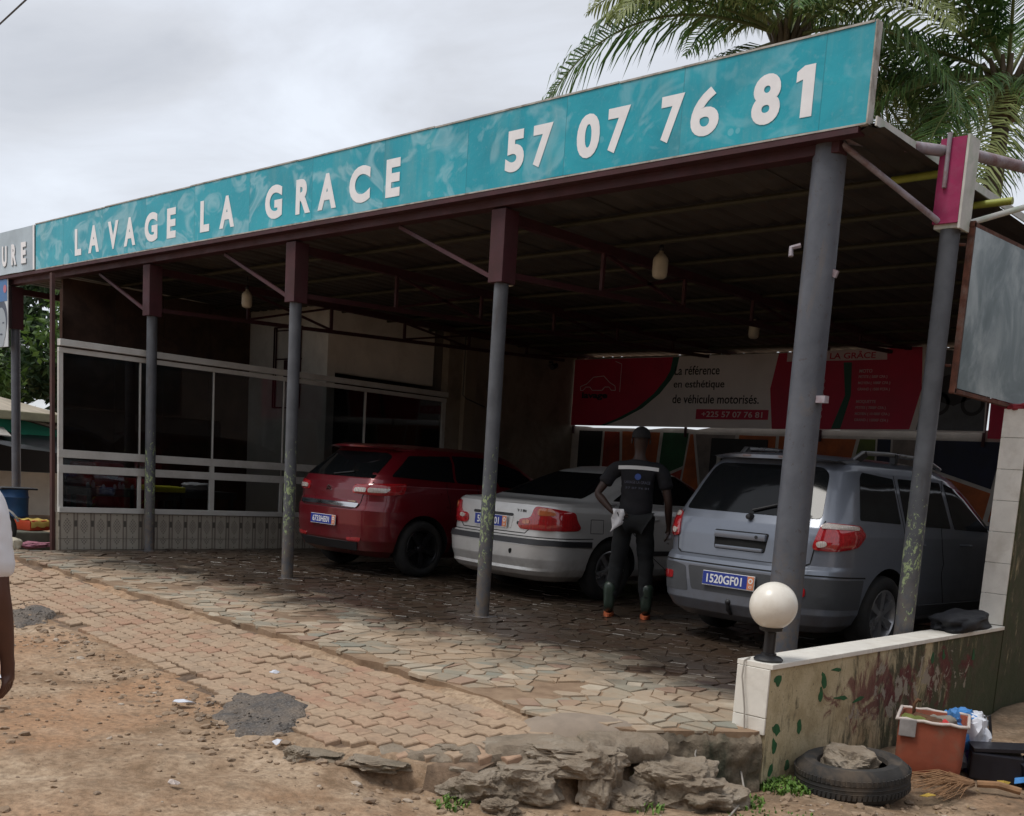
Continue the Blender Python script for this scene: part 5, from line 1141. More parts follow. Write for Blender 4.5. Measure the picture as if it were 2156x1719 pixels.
    text_part('badge', 'SUPER', M_TRIMB, C_, (-.84, sh.P(sh.sr(-.79, .78), .78).y-.03, .775), (.8, -.6, 0), (0, 0, 1), .10, .02, 0, .001, local=True)
    return C_
SUV = suv((-.95, .72, .012), -.06, 1.03)

# ---------- silver saloon
def saloon(loc, rz, sc):
    C_ = thing('parked_car', 'light silver saloon with black bumper strip behind a grey post', 'car', loc, rz, 'cars being washed'); C_.scale = (sc,)*3
    pt = paint('saloon_paint', (.56, .555, .54), .3, .32)
    sh = Shell([(.19, .22, 4.25, .70, .2, .2, .06), (.25, .09, 4.40, .80, .28, .26, .08), (.30, .04, 4.42, .83, .30, .28, .09), (.33, .05, 4.44, .845, .30, .28, .09), (.42, .01, 4.45, .86, .32, .30, .10), (.56, .0, 4.46, .868, .32, .30, .10), (.60, .015, 4.46, .868, .32, .30, .10),
                (.635, .075, 4.44, .866, .30, .28, .09), (.82, .085, 4.35, .858, .28, .28, .09), (.90, .095, 4.0, .848, .26, .28, .09), (.955, .11, 3.5, .832, .24, .28, .09), (.985, .155, 3.35, .815, .22, .26, .09), (.998, .40, 3.28, .80, .20, .22, .06),
                (1.015, .62, 3.18, .775, .18, .20, .05), (1.09, .83, 2.98, .745, .18, .18, .05), (1.25, 1.22, 2.58, .675, .18, .18, .05), (1.34, 1.47, 2.32, .62, .20, .2, .05), (1.385, 1.66, 2.16, .53, .2, .2, .05), (1.40, 1.78, 2.04, .40, .2, .2, .04)])
    body_with_arches(C_, sh, pt, [(1.02, .315), (3.74, .315)], .365)
    A = lambda mb, n_, mt, p=C_, s_=True: mb.build(n_, mt, p, s_, math.radians(40), True)
    A(sh.patch([('r', -.64, 1.04), ('r', .64, 1.04), ('r', .52, 1.31), ('r', -.52, 1.31)], .004, smooth=1), 'rear_window', M_CWIN)
    A(sh.ribbon([('r', -.66, .985), ('r', -.64, .95), ('r', -.62, .93)], .008), 'boot_gap', M_GAP)
    A(sh.ribbon([('r', -.635, .965), ('r', -.60, .90), ('r', -.56, .72), ('r', -.50, .668), ('r', .50, .668), ('r', .56, .72), ('r', .60, .90), ('r', .635, .965)], .009), 'boot_gap', M_GAP)
    for s_ in (1, -1):
        lamp = A(sh.patch(mir([('r', .595, .945), ('r', .72, .935), ('s', .30, .90), ('s', .48, .82), ('s', .54, .755), ('s', .50, .722), ('r', .74, .708), ('r', .44, .708), ('r', .405, .74), ('r', .42, .81), ('r', .565, .825)], s_), .012, smooth=2, bulge=.008), 'tail_lamp', M_LRED)
        A(sh.patch(mir([('r', .64, .925), ('r', .76, .92), ('r', .79, .86), ('r', .64, .85)], s_), .024, smooth=2), 'amber_lens', M_LORG, lamp)
        A(sh.patch(mir([('r', .47, .80), ('r', .56, .81), ('r', .57, .765), ('r', .47, .76)], s_), .024, smooth=2), 'clear_lens', M_LORG if s_ > 0 else M_LCLR, lamp)
    A(sh.patch([('r', -.33, .845), ('r', .33, .845), ('r', .30, .70), ('r', -.30, .70)], .003, smooth=1), 'plate_recess', pt)
    A(sh.patch([('r', -.32, .855), ('r', .32, .855), ('r', .32, .825), ('r', -.32, .825)], .006, smooth=1), 'boot_handle', M_TRIMB)
    plate(C_, (0, sh.P(0, .77).y-.014, .765), -.03, '5592FP01', w_=.52, h_=.11)
    mb = MB(); mb.lathe([(0, 0), (.018, 0), (.018, .005), (0, .005)], 14, Matrix.Translation((.40, sh.P(sh.sr(.4, .77), .77).y-.004, .765)) @ Matrix.Rotation(pi/2, 4, 'X')); A(mb, 'lock', M_TRIMB)
    text_part('badge', '318i', M_TRIMB, C_, (.36, sh.P(sh.sr(.42, .89), .89).y-.006, .875), (1, .08, 0), (0, 0, 1), .13, .028, .02, .001, local=True)
    A(sh.ribbon([('s', .70, .585, -1), ('r', -.80, .59), ('r', .80, .59), ('s', .70, .585)], .058, .006, h=.006), 'bumper_strip', M_TRIMB)
    A(sh.ribbon([('s', .72, .645, -1), ('r', -.80, .638), ('r', .80, .638), ('s', .72, .645)], .008, .002), 'bumper_gap', M_GAP)
    A(sh.patch([('r', .36, .50), ('r', .41, .51), ('r', .40, .46), ('r', .37, .45)], .003, smooth=1), 'tow_eye_hole', M_GAP)
    for s_ in (1, -1):
        A(sh.patch(mir([('s', 1.06, 1.035), ('s', 1.86, 1.02), ('s', 1.90, 1.33), ('s', 1.62, 1.325), ('s', 1.40, 1.25)], s_), .004, smooth=1), 'side_window', M_CWIN)
        A(sh.patch(mir([('s', 1.93, 1.02), ('s', 2.95, 1.01), ('s', 2.5, 1.24), ('s', 2.28, 1.33), ('s', 1.95, 1.335)], s_), .004, smooth=1), 'side_window', M_CWIN)
        A(sh.ribbon(mir([('s', 1.92, 1.34), ('s', 1.92, .30)], s_), .008), 'door_gap', M_GAP); A(sh.ribbon(mir([('s', 3.02, .98), ('s', 3.02, .30)], s_), .008), 'door_gap', M_GAP); A(sh.ribbon(mir([('s', 1.10, 1.0), ('s', 1.30, .78), ('s', 1.40, .55)], s_), .008), 'door_gap', M_GAP)
        A(sh.ribbon(mir([('s', 1.42, .50), ('s', 3.35, .50)], s_), .05, .006, h=.006), 'side_strip', M_TRIMB)
        mb = MB()
        for y in (1.50, 2.05):
            p = sh.P(sh.ss(y, .86, s_), .86); q_ = sh.P(sh.ss(y+.2, .86, s_), .86); mb.tube([p, p+Vector((s_*.03, .03, 0)), q_+Vector((s_*.03, -.03, 0)), q_], .012, 8)
        A(mb, 'door_handle', pt)
        p = sh.P(sh.ss(2.9, 1.0, s_), 1.0); mb = MB(); mb.box(p+Vector((s_*.03, -.05, -.0)), p+Vector((s_*.20, .05, .11)), .03); mb.bar(p, p+Vector((s_*.06, 0, .03)), .05, .03); A(mb, 'wing_mirror', pt)
    A(sh.ribbon([('s', .68, .84), ('s', .86, .84), ('s', .86, .70), ('s', .68, .70)], .006, closed=True), 'fuel_flap', M_GAP)
    for s_ in (1, -1):
        for y in (1.02, 3.74): wheel(C_, s_*.75, y, .315, .215, s_, M_RIM, 5)
    return C_
BMW = saloon((-4.52, 1.32, .012), -.10, 1.07)

# ---------- red crossover
def crossover(loc, rz, sc):
    C_ = thing('parked_car', 'glossy dark red crossover with plate 6733HE01 beside the kiosk', 'car', loc, rz, 'cars being washed'); C_.scale = (sc,)*3
    pt = paint('red_paint', (.15, .004, .011), .35, .26)
    sh = Shell([(.22, .24, 4.05, .74, .2, .2, .06), (.30, .08, 4.2, .84, .28, .26, .09), (.42, .02, 4.28, .885, .32, .30, .10), (.60, .0, 4.30, .90, .32, .32, .11), (.78, .0, 4.30, .90, .32, .32, .11), (.84, .03, 4.28, .90, .32, .32, .11), (.90, .055, 4.25, .90, .30, .32, .11), (1.02, .065, 4.1, .895, .29, .32, .11),
                (1.10, .085, 3.5, .885, .27, .30, .11), (1.16, .125, 3.25, .865, .26, .28, .10), (1.22, .175, 3.12, .84, .25, .26, .10), (1.40, .36, 2.8, .745, .28, .28, .12), (1.50, .45, 2.6, .69, .28, .28, .12), (1.55, .51, 2.42, .62, .28, .28, .11), (1.58, .63, 2.2, .49, .25, .25, .09), (1.60, .85, 1.95, .32, .2, .2, .06)])
    body_with_arches(C_, sh, pt, [(.84, .345), (3.45, .345)], .41)
    A = lambda mb, n_, mt, p=C_, s_=True: mb.build(n_, mt, p, s_, math.radians(40), True)
    rw = A(sh.patch([('r', -.70, 1.17), ('r', .70, 1.17), ('r', .61, 1.44), ('r', .54, 1.48), ('r', -.54, 1.48), ('r', -.61, 1.44)], .004, smooth=1), 'rear_window', M_CWIN)
    mb = MB(); mb.tube([sh.P(0, 1.18)+sh.N(0, 1.18)*.02, sh.P(.34, 1.22)+sh.N(.34, 1.22)*.02], .009, 6); A(mb, 'wiper', M_TRIMB, rw)
    for s_ in (1, -1):
        lamp = A(sh.patch(mir([('r', .46, 1.08), ('r', .70, 1.10), ('s', .58, 1.13), ('s', .52, 1.0), ('r', .80, .965), ('r', .45, .98)], s_), .012, smooth=2, bulge=.012), 'tail_lamp', M_LRED)
        A(sh.patch(mir([('r', .50, 1.045), ('r', .67, 1.05), ('r', .67, 1.0), ('r', .49, 1.0)], s_), .028, smooth=1), 'clear_lens', M_LCLR, lamp)
        A(sh.patch(mir([('r', .69, 1.052), ('r', .86, 1.055), ('r', .84, 1.005), ('r', .69, 1.0)], s_), .028, smooth=1), 'clear_lens', M_LCLR, lamp)
    A(sh.ribbon([('r', -.72, 1.13), ('r', -.62, .95), ('r', -.60, .83), ('r', -.50, .795), ('r', .50, .795), ('r', .60, .83), ('r', .62, .95), ('r', .72, 1.13)], .009), 'tailgate_gap', M_GAP)
    A(sh.patch([('r', -.60, .86), ('r', .60, .86), ('r', .58, .805), ('r', .0, .815), ('r', -.58, .805)], .016, smooth=1), 'chrome_strip', M_CHROME)
    plate(C_, (0, sh.P(0, .63).y-.012, .635), -.04, '6733HE01')
    mb = MB()
    for zc in (1.035, 1.005): 
        yb = sh.P(0, zc).y-.010; mb.bar((-.045, yb, zc-.012), (.0, yb, zc+.016), .010, .014, (0, 1, 0)); mb.bar((.0, yb, zc+.016), (.045, yb, zc-.012), .010, .014, (0, 1, 0))
    A(mb, 'emblem', M_CHROME)
    mb = MB(); mb.box((.30, sh.P(sh.sr(.4, .89), .89).y-.004, .875), (.54, sh.P(sh.sr(.4, .89), .89).y+.03, .89)); A(mb, 'badge', M_CHROME)
    A(sh.patch([('r', -.60, .40), ('r', .60, .40), ('r', .55, .30), ('r', -.55, .30)], .010, smooth=1), 'lower_valance', M_TRIMB)
    A(sh.patch([('r', .42, .45), ('r', .66, .46), ('r', .64, .41), ('r', .44, .405)], .008, smooth=1), 'reflector', M_LRED); A(sh.patch([('r', -.42, .45), ('r', -.66, .46), ('r', -.64, .41), ('r', -.44, .405)], .008, smooth=1), 'reflector', M_LRED)
    mb = MB(); xs = np.linspace(-.64, .64, 25); vs_ = []
    for x in xs:
        k = 1-(abs(x)/.64)**3; y0 = .30+.19*(x/.64)**2; zt = 1.535+.035*k
        vs_ += [(x, y0+.05*(1-k), zt-.03*k-.005), (x, y0, zt-.012), (x, y0+.10, zt+.01*k), (x, y0+.36, zt+.01*k+.010), (x, y0+.36, zt-.06)]
    mb.add(vs_, [(i*5+j, i*5+(j+1) % 5, (i+1)*5+(j+1) % 5, (i+1)*5+j) for i in range(24) for j in range(5)]+[tuple(range(5)), tuple(120+j for j in range(5))]); A(mb, 'spoiler', pt)
    for s_ in (1, -1):
        A(sh.patch(mir([('r', .815, 1.20), ('s', 1.34, 1.17), ('s', 1.36, 1.49), ('r', .695, 1.46)], s_), .004, smooth=1), 'side_window', M_CWIN)
        A(sh.patch(mir([('s', 1.38, 1.17), ('s', 2.05, 1.15), ('s', 2.02, 1.50), ('s', 1.40, 1.50)], s_), .004, smooth=1), 'side_window', M_CWIN); A(sh.patch(mir([('s', 2.1, 1.15), ('s', 2.95, 1.13), ('s', 2.6, 1.36), ('s', 2.08, 1.48)], s_), .004, smooth=1), 'side_window', M_CWIN)
        A(sh.ribbon(mir([('s', 2.07, 1.5), ('s', 2.08, .34)], s_), .008), 'door_gap', M_GAP); A(sh.ribbon(mir([('s', 1.2, 1.15), ('s', 1.25, .8)], s_), .008), 'door_gap', M_GAP)
        A(sh.ribbon(mir([('s', 1.3, .36), ('s', 3.0, .36)], s_), .12, .006, h=.004), 'sill_cladding', M_TRIMB)
        p = sh.P(sh.ss(2.8, 1.15, s_), 1.15); mb = MB(); mb.box(p+Vector((s_*.03, -.05, -.02)), p+Vector((s_*.22, .05, .12)), .03); mb.bar(p, p+Vector((s_*.06, 0, .03)), .05, .03); A(mb, 'wing_mirror', M_CHROME)
        for y in (.84, 3.45): wheel(C_, s_*.795, y, .345, .22, s_, M_RIMD, 5, rimr=.70)
    return C_
REDC = crossover((-6.93, .92, .012), -.04, 1.0)
mb = MB(); mb.box((-9.90, -1.125, -.02), (-9.84, -1.085, 3.40)); mb.build('corner_post', M('red_brown_post', (.06, .022, .018), .7, .3, 5), BW)

# ================================================================== PEOPLE
def skin(name, V, E_, mat, parent, sub=2, root=0, wr=0.0):
    me = bpy.data.meshes.new(name); bm = bmesh.new(); ly = bm.verts.layers.skin.verify(); vs_ = []
    for i, (co, r) in enumerate(V):
        v = bm.verts.new(co); r = r if isinstance(r, tuple) else (r, r); v[ly].radius = r; v[ly].use_root = (i == root); vs_.append(v)
    for a_, b_ in E_: bm.edges.new((vs_[a_], vs_[b_]))
    bm.to_mesh(me); bm.free()
    o = bpy.data.objects.new(name, me); COL.objects.link(o)
    md = o.modifiers.new('s', 'SKIN'); md.use_smooth_shade = True; md.branch_smoothing = .6
    md = o.modifiers.new('u', 'SUBSURF'); md.levels = sub; md.render_levels = sub
    m2_ = eval_mesh(o, name); bpy.data.objects.remove(o); bpy.data.meshes.remove(me)
    if wr:
        nn = [v.normal.copy() for v in m2_.vertices]
        for v, n_ in zip(m2_.vertices, nn):
            c_ = v.co; k = noise.noise(Vector((c_.x*7, c_.y*7, c_.z*15+c_.x*6)))+.6*abs(noise.noise(Vector((c_.x*16+c_.z*7, c_.y*16, c_.z*26)))); v.co = c_+n_*wr*k
    m2_.materials.clear(); m2_.materials.append(mat); m2_.polygons.foreach_set('use_smooth', [True]*len(m2_.polygons))
    return link(name, m2_, parent)
def chain(V, E_, start, pts):
    """append a chain of (co, r) from vertex index start, return last index"""
    p = start
    for co, r in pts: V.append((co, r)); E_.append((p, len(V)-1)); p = len(V)-1
    return p
def hand(V, E_, wrist, d, side, fwd, s=1.0, curl=.35):
    """five fingers from the wrist index; d = pointing dir, fwd = palm-normal-ish, side = across"""
    w0 = Vector(V[wrist][0]); d = Vector(d).normalized(); side = Vector(side).normalized(); fwd = Vector(fwd).normalized()
    k = chain(V, E_, wrist, [(w0+d*.035*s, (.026*s, .017*s)), (w0+d*.075*s, (.034*s, .015*s))])
    pw = Vector(V[k][0])
    for off, ln in ((-.030, .062), (-.010, .074), (.011, .070), (.030, .054)):
        b0 = pw+side*off*s+d*.012*s; c1 = (d+fwd*curl).normalized(); c2 = (d+fwd*curl*2.2).normalized()
        chain(V, E_, k, [(b0, .0095*s), (b0+c1*ln*.45*s, .0088*s), (b0+c1*ln*.45*s+c2*ln*.55*s, .0075*s)])
    t0 = w0+d*.03*s-side*.026*s; td = (d*.75-side*.55+fwd*.5).normalized()
    chain(V, E_, wrist+1 if False else k-1, [(t0, .011*s), (t0+td*.035*s, .010*s), (t0+td*.062*s, .0085*s)])
def skinmat(name, col):
    return M(name, col, .55, .15, 14, .05, 200, world=False)
M_SKIN = skinmat('dark_brown_skin', (.032, .014, .009)); M_HAIR = M('black_hair', (.006, .005, .005), .8, .2, 60, .5, 200, world=False)
def person(loc, rz, label, P_, shirt, trousers, boots=None, sleeve=.55, s=1.0, skinm=M_SKIN, group=None, sw=.077):
    R_ = thing('person', label, 'person', loc, rz); R_.scale = (s, s, s)
    V = []; E_ = []
    def add(co, r, p=None):
        V.append((co, r)); 
        if p is not None: E_.append((p, len(V)-1))
        return len(V)-1
    pv = add((0, 0, .96), (.155, .105)); ab = add((0, .005, 1.10), (.14, .10), pv); ch = add((0, -.005, 1.30), (.165, .11), ab); sh_ = add((0, -.01, 1.44), (.13, .085), ch)
    nk = add((0, -.005, 1.52), .055, sh_); n2 = add((0, .01, 1.58), .052, nk)
    hd = add((0, .02, 1.655), (.072, .085), n2); h2 = add((0, .01, 1.72), (.078, .095), hd); add((0, 0, 1.775), (.055, .07), h2)
    arms = {}
    for sd_, key in ((1, 'ra'), (-1, 'la')):
        sp, el, wr, hdir = P_[key]
        a_ = add((sd_*.165, -.01, 1.44), .062, sh_); a1 = add(sp, .056, a_); a2 = add(tuple(lerp(p, q, .5) for p, q in zip(sp, el)), .047, a1); e_ = add(el, .040, a2); f1 = add(tuple(lerp(p, q, .35) for p, q in zip(el, wr)), .041, e_); w_ = add(wr, .026, f1)
        arms[key] = w_
        hand(V, E_, w_, hdir, (0, sd_*-1.0, .0) if abs(hdir[2]) > .6 else (0, 0, 1), (-sd_*1.0, .25, 0), 1.0)
    for sd_, key in ((1, 'rl'), (-1, 'll')):
        hp_, kn_, an_ = P_[key]
        h_ = add(hp_, .095, pv); t_ = add(tuple(lerp(p, q, .45) for p, q in zip(hp_, kn_)), .082, h_); k_ = add(kn_, .060, t_); c_ = add(tuple(lerp(p, q, .35) for p, q in zip(kn_, an_)), .058, k_); a_ = add(an_, .038, c_)
        b_ = add((an_[0], an_[1]+.09, .04), (.045, .03), a_); add((an_[0]+sd_*.01, an_[1]+.18, .03), (.04, .022), b_)
    body = skin('body', V, E_, skinm, R_)
    # hair, ears and face
    mb = MB(); mb.lathe([(0.0001+.096*math.sin(a_), .098*math.cos(a_)) for a_ in np.linspace(0, 1.75, 12)], 22, Matrix.Translation((0, -.012, 1.73)) @ Matrix.Diagonal((.93, 1.10, .95, 1))); mb.build('hair', M_HAIR, R_, True, None, True)
    for sd_ in (1, -1):
        mb = MB(); mb.lathe([(0, .012), (.014, .010), (.020, .0), (.012, -.008), (0, -.006)], 12, Matrix.Translation((sd_*.083, .01, 1.685)) @ Matrix.Rotation(pi/2*sd_, 4, 'Y') @ Matrix.Diagonal((1.6, 1, 1, 1))); mb.build('ear', skinm, R_, True, None, True)
        mb = MB(); mb.lathe([(0.0001+.011*math.sin(a_), .011*math.cos(a_)) for a_ in np.linspace(0, pi, 8)], 10, Matrix.Translation((sd_*.032, .098, 1.70))); mb.build('eye', M_PWH, R_, True, None, True)
    mb = MB(); mb.add([(-.016, .105, 1.655), (.016, .105, 1.655), (0, .132, 1.66), (0, .10, 1.71)], [(0, 1, 2), (0, 2, 3), (1, 3, 2), (0, 3, 1)]); mb.build('nose', skinm, R_, True, None, True)
    mb = MB(); mb.box((-.026, .094, 1.618), (.026, .106, 1.632), .005); mb.build('mouth', M('lips', (.07, .025, .02), .5, .1, 9, 0, world=False), R_, True, None, True)
    # shirt
    V = []; E_ = []
    a_ = add((0, 0, .89), (.185, .138)); b_ = add((0, .005, 1.10), (.168, .124), a_); c_ = add((0, -.005, 1.30), (.190, .130), b_); d_ = add((0, -.01, 1.44), (.150, .100), c_); add((0, -.008, 1.51), (.075, .07), d_)
    for sd_, key in ((1, 'ra'), (-1, 'la')):
        sp, el, wr, hdir = P_[key]
        q = add((sd_*.165, -.01, 1.44), sw+.003, d_); q = add(sp, sw, q); q = add(tuple(lerp(p, r, sleeve*.6) for p, r in zip(sp, el)), sw-.002, q); add(tuple(lerp(p, r, sleeve) for p, r in zip(sp, el)), sw-.003, q)
    shirt_o = skin('shirt', V, E_, shirt, R_, 3, 0, .011)
    V = []; E_ = []
    p0 = add((0, 0, .98), (.165, .115))
    for sd_, key in ((1, 'rl'), (-1, 'll')):
        hp_, kn_, an_ = P_[key]
        q = add(hp_, .108, p0); q = add(tuple(lerp(p, r, .45) for p, r in zip(hp_, kn_)), .097, q); q = add(kn_, .080, q); q = add(tuple(lerp(p, r, .5) for p, r in zip(kn_, an_)), .075, q); add((an_[0], an_[1], an_[2]+.05), .062, q)
    skin('trousers', V, E_, trousers, R_, 3, 0, .010)
    if boots:
        for sd_, key in ((1, 'rl'), (-1, 'll')):
            hp_, kn_, an_ = P_[key]; x, y, z = an_
            V = []; E_ = []
            a_ = add((x, y, .36), .085); b_ = add((x, y, .22), .072, a_); c_ = add((x, y+.005, .09), .062, b_); d_ = add((x+sd_*.005, y+.11, .055), (.052, .045), c_); add((x+sd_*.01, y+.20, .045), (.045, .034), d_); add((x, y-.04, .055), (.05, .045), c_)
            bt = skin('boot', V, E_, boots[0], R_)
            mb = MB(); mb.prism([(.052*math.cos(k)*(1 if math.sin(k) > 0 else .9), .155*math.sin(k)) for k in np.linspace(0, 2*pi, 20)[:-1]], .03, Matrix.Translation((x, y+.075, 0.0))); o_ = mb.build('sole', boots[1], bt, True, math.radians(40), True)
    return R_, shirt_o
rzW = .62
pose = {'ra': ((.235, -.01, 1.40), (.305, -.03, 1.13), (.325, .06, .90), (.02, .1, -1)), 'la': ((-.235, -.01, 1.40), (-.375, -.06, 1.17), (-.215, -.135, 1.01), (1, -.12, -.25)),
        'rl': ((.095, 0, .93), (.135, .02, .52), (.17, -.02, .09)), 'll': ((-.095, 0, .93), (-.14, .03, .52), (-.185, -.02, .09))}
M_NAVY = M('black_work_shirt', (.006, .006, .009), .85, .3, 9, .3, 40, world=False); M_TRO = M('black_work_trousers', (.004, .005, .006), .9, .3, 9, .3, 40, world=False)
M_BOOT = M('dark_green_rubber', (.020, .034, .024), .35, .2, 9, .05, 40, world=False); M_SOLE = M('orange_rubber', (.42, .10, .035), .6, .2, 9, world=False)
WK, WS = person((-2.52, 1.40, .012), rzW, 'worker in black shirt, trousers and green rubber boots, seen from behind', pose, M_NAVY, M_TRO, (M_BOOT, M_SOLE), .62, 1.03)
M_YOKE = M('white_yoke', (.62, .62, .62), .7, .05, 9, 0, world=False)
# yoke stripe and print follow the shirt's back: shrink a strip on to it by ray casting
def on_back(x, z):
    hit, p, n_, i = WS.ray_cast(Vector((x, -1, z)), Vector((0, 1, 0)))
    return (p.y if hit else -.12)-.004
bpy.context.view_layer.update()
mb = MB(); n_ = 18; vs_ = []
for i in range(n_+1):
    x = lerp(-.19, .19, i/n_); zc = 1.437-.25*x*x
    vs_ += [(x, on_back(x, zc-.018), zc-.018), (x, on_back(x, zc+.016), zc+.016)]
mb.add(vs_, [(2*i, 2*i+2, 2*i+3, 2*i+1) for i in range(n_)]); mb.build('yoke_stripe', M_YOKE, WS, local=True)
for txt, z, w_, h_ in (('LAVAGE LA GRACE', 1.285, .24, .026), ('57 07 76 81', 1.235, .22, .018)):
    text_part('print', txt, M('faded_print', (.08, .085, .12), .8, .1, 9, 0, world=False), WS, (-w_/2, min(on_back(0, z), on_back(.1, z), on_back(-.1, z))-.004, z), (1, 0, 0), (0, 0, 1), w_, h_, .01, .001, local=True)
mb = MB(); mb.lathe([(0, 0), (.030, 0), (.030, .002), (0, .002)], 20, Matrix.Translation((0, on_back(0, 1.355)-.003, 1.35)) @ Matrix.Rotation(pi/2, 4, 'X')); mb.build('print_emblem', M('blue_print', (.04, .08, .28), .7, .1, 9, 0, world=False), WS, local=True)
# cloth in the left hand, bottle in the right
mb = MB(); vs_ = []
for i in range(6):
    for j in range(5): vs_.append((-.21+.028*j+.01*math.sin(i*2.1+j), -.165-.012*math.sin(j*1.7+i), 1.04-.045*i*(1-.12*j)))
mb.add(vs_, [(i*5+j, i*5+j+1, (i+1)*5+j+1, (i+1)*5+j) for i in range(5) for j in range(4)])
def place_held(mb, name, mat, label, cat):
    Mw = Matrix.Translation(WK.location) @ Matrix.Rotation(rzW, 4, 'Z') @ Matrix.Scale(1.03, 4)
    mb.v = [Mw @ v for v in mb.v]; return tag(mb.build(name, mat, smooth=True, angle=None), label, cat)
o = place_held(mb, 'cloth', M('white_rag', (.62, .62, .64), .9, .1, 9), 'white wiping cloth held at the worker\'s hip', 'cloth')
md = o.modifiers.new('t', 'SOLIDIFY'); md.thickness = .006
mb = MB(); rock(mb, (.335, .10, .80), (.030, .045, .030), .2, 71, .25, 3); place_held(mb, 'sponge', M('grey_sponge', (.40, .40, .44), .6, .2, 12), 'pale wet sponge in the worker\'s lowered hand', 'sponge')

pose2 = {'ra': ((.235, -.01, 1.40), (.275, -.05, 1.10), (.275, .03, .86), (0, .08, -1)), 'la': ((-.235, -.01, 1.40), (-.28, .02, 1.12), (-.25, .16, .92), (0, .5, -1)),
         'rl': ((.095, 0, .93), (.11, .10, .52), (.12, -.05, .09)), 'll': ((-.095, 0, .93), (-.11, -.02, .52), (-.12, -.22, .12))}
M_TEE = M('white_tee', (.72, .72, .75), .85, .06, 6, .3, 18, world=False); M_JEAN = M('dark_jeans', (.03, .04, .07), .9, .3, 12, .3, 60, world=False)
person((.118, -5.835, -.20), .85, 'passer-by in a white T-shirt with one bare arm hanging down', pose2, M_TEE, M_JEAN, None, .93, .975, skinmat('warm_brown_skin', (.085, .034, .022)), None, .064)

# ================================================================== THINGS LYING BY THE WALL
GZ = -.325
TY = thing('old_tyre', 'worn old tyre lying on the dirt with a rock in it', 'tyre', (1.28, -1.30, GZ-.02), .3); TY.rotation_euler = (.05, -.06, .3)
mb = MB(); prof = []
R1, R2, hw_ = .325, .195, .10
for a_, z in ((R2, .02), (R2+.02, .0), (R1-.055, .0), (R1-.015, .03), (R1, .065), (R1, .145), (R1-.015, .175), (R1-.05, .205), (R2+.03, .205), (R2+.005, .19), (R2, .165), (R2+.02, .16), (R1-.06, .15), (R1-.06, .05), (R2+.02, .03), (R2, .02)): prof.append((a_, z))
mb.lathe(prof, 64); mb.build('casing', M('dusty_tyre', (.028, .027, .026), .85, .35, 6, .3, 30, dirt=(.16, .12, .085), dirtamt=.5, dscale=4), TY, True, math.radians(35), True)
for z in (.082, .105, .128):
    mb = MB(); mb.lathe([(R1-.002, z-.004), (R1+.0015, z-.003), (R1+.0015, z+.003), (R1-.002, z+.004)], 64); mb.build('tread_rib', MATS['dusty_tyre'], TY, True, None, True)
mb = MB()
for k in range(72):
    a_ = 2*pi*k/72
    for z0, z1, da in ((.050, .078, .012), (.132, .160, -.012)):
        p = lambda aa, z, r: (r*math.cos(aa), r*math.sin(aa), z)
        mb.add([p(a_, z0, R1-.004), p(a_+.055, z0, R1-.004), p(a_+.055+da, z1, R1-.004), p(a_+da, z1, R1-.004), p(a_, z0, R1+.004), p(a_+.055, z0, R1+.004), p(a_+.055+da, z1, R1+.004), p(a_+da, z1, R1+.004)], [(4,5,6,7),(0,1,5,4),(1,2,6,5),(2,3,7,6),(3,0,4,7)])
stuff(mb.build('tread_blocks', MATS['dusty_tyre'], TY, local=True))
mb = MB(); rock(mb, (1.25, -1.28, GZ+.105), (.15, .19, .15), 1.0, 83, .38, 5, .12, True); tag(mb.build('rock', M_OLD, smooth=True, angle=math.radians(38)), 'grey concrete lump resting inside the old tyre', 'rock')
# orange container
m_or = M('faded_orange_plastic', (.33, .085, .045), .6, .2, 4, .2, 30, dirt=(.22, .13, .085), dirtamt=.75, dscale=5)
OC = thing('orange_container', 'open cut orange plastic container full of rubbish', 'container', (1.38, -.45, GZ), .35)
w_, h_ = .20, .34
outer = []; 
for (sx_, sy_) in ((-1, -1), (1, -1), (1, 1), (-1, 1)):
    for k in range(5):
        a_ = math.atan2(sy_, sx_)-pi/4+k*pi/8; outer.append((sx_*(w_-.04)+.04*math.cos(a_), sy_*(w_-.04)+.04*math.sin(a_)))
n_ = len(outer); mb = MB(); vs_ = []
for sc_, z in ((.90, 0), (.94, .015), (.985, .10), (1.0, h_-.08), (1.0, h_-.04), (1.02, h_), (.97, h_), (.95, h_-.05), (.9, .03)): vs_ += [(x*sc_, y*sc_, z+(.008*nz(x*9, y*9, 1) if z > .3 else 0)) for x, y in outer]
mb.add(vs_, [(i*n_+j, i*n_+(j+1) % n_, (i+1)*n_+(j+1) % n_, (i+1)*n_+j) for i in range(8) for j in range(n_)]+[tuple(range(n_)), tuple(8*n_+j for j in range(n_))]); mb.build('tub', m_or, OC, True, math.radians(35), True)
m_rm = M('chalky_rim', (.55, .48, .44), .8, .15, 12, .2, 40)
rr = random.Random(8)
for k in range(4):
    a_ = [(-.2, -.2), (.2, -.2), (.2, .2), (-.2, .2)]; p, q = a_[k], a_[(k+1) % 4]; mb = MB()
    pts = [(lerp(p[0], q[0], f_)*1.04, lerp(p[1], q[1], f_)*1.04, h_+.004+rr.uniform(-.004, .006)) for f_ in np.linspace(.0, 1.0, 9)]; mb.tube(pts, .011, 6); mb.build('rim', m_rm, OC, True, None, True)
mb = MB(); mb.box((-.19, -.222, h_-.10), (-.09, -.205, h_+.01), .006); mb.build('torn_flap', M('grey_flap', (.30, .28, .27), .7, .2, 12), OC, local=True)
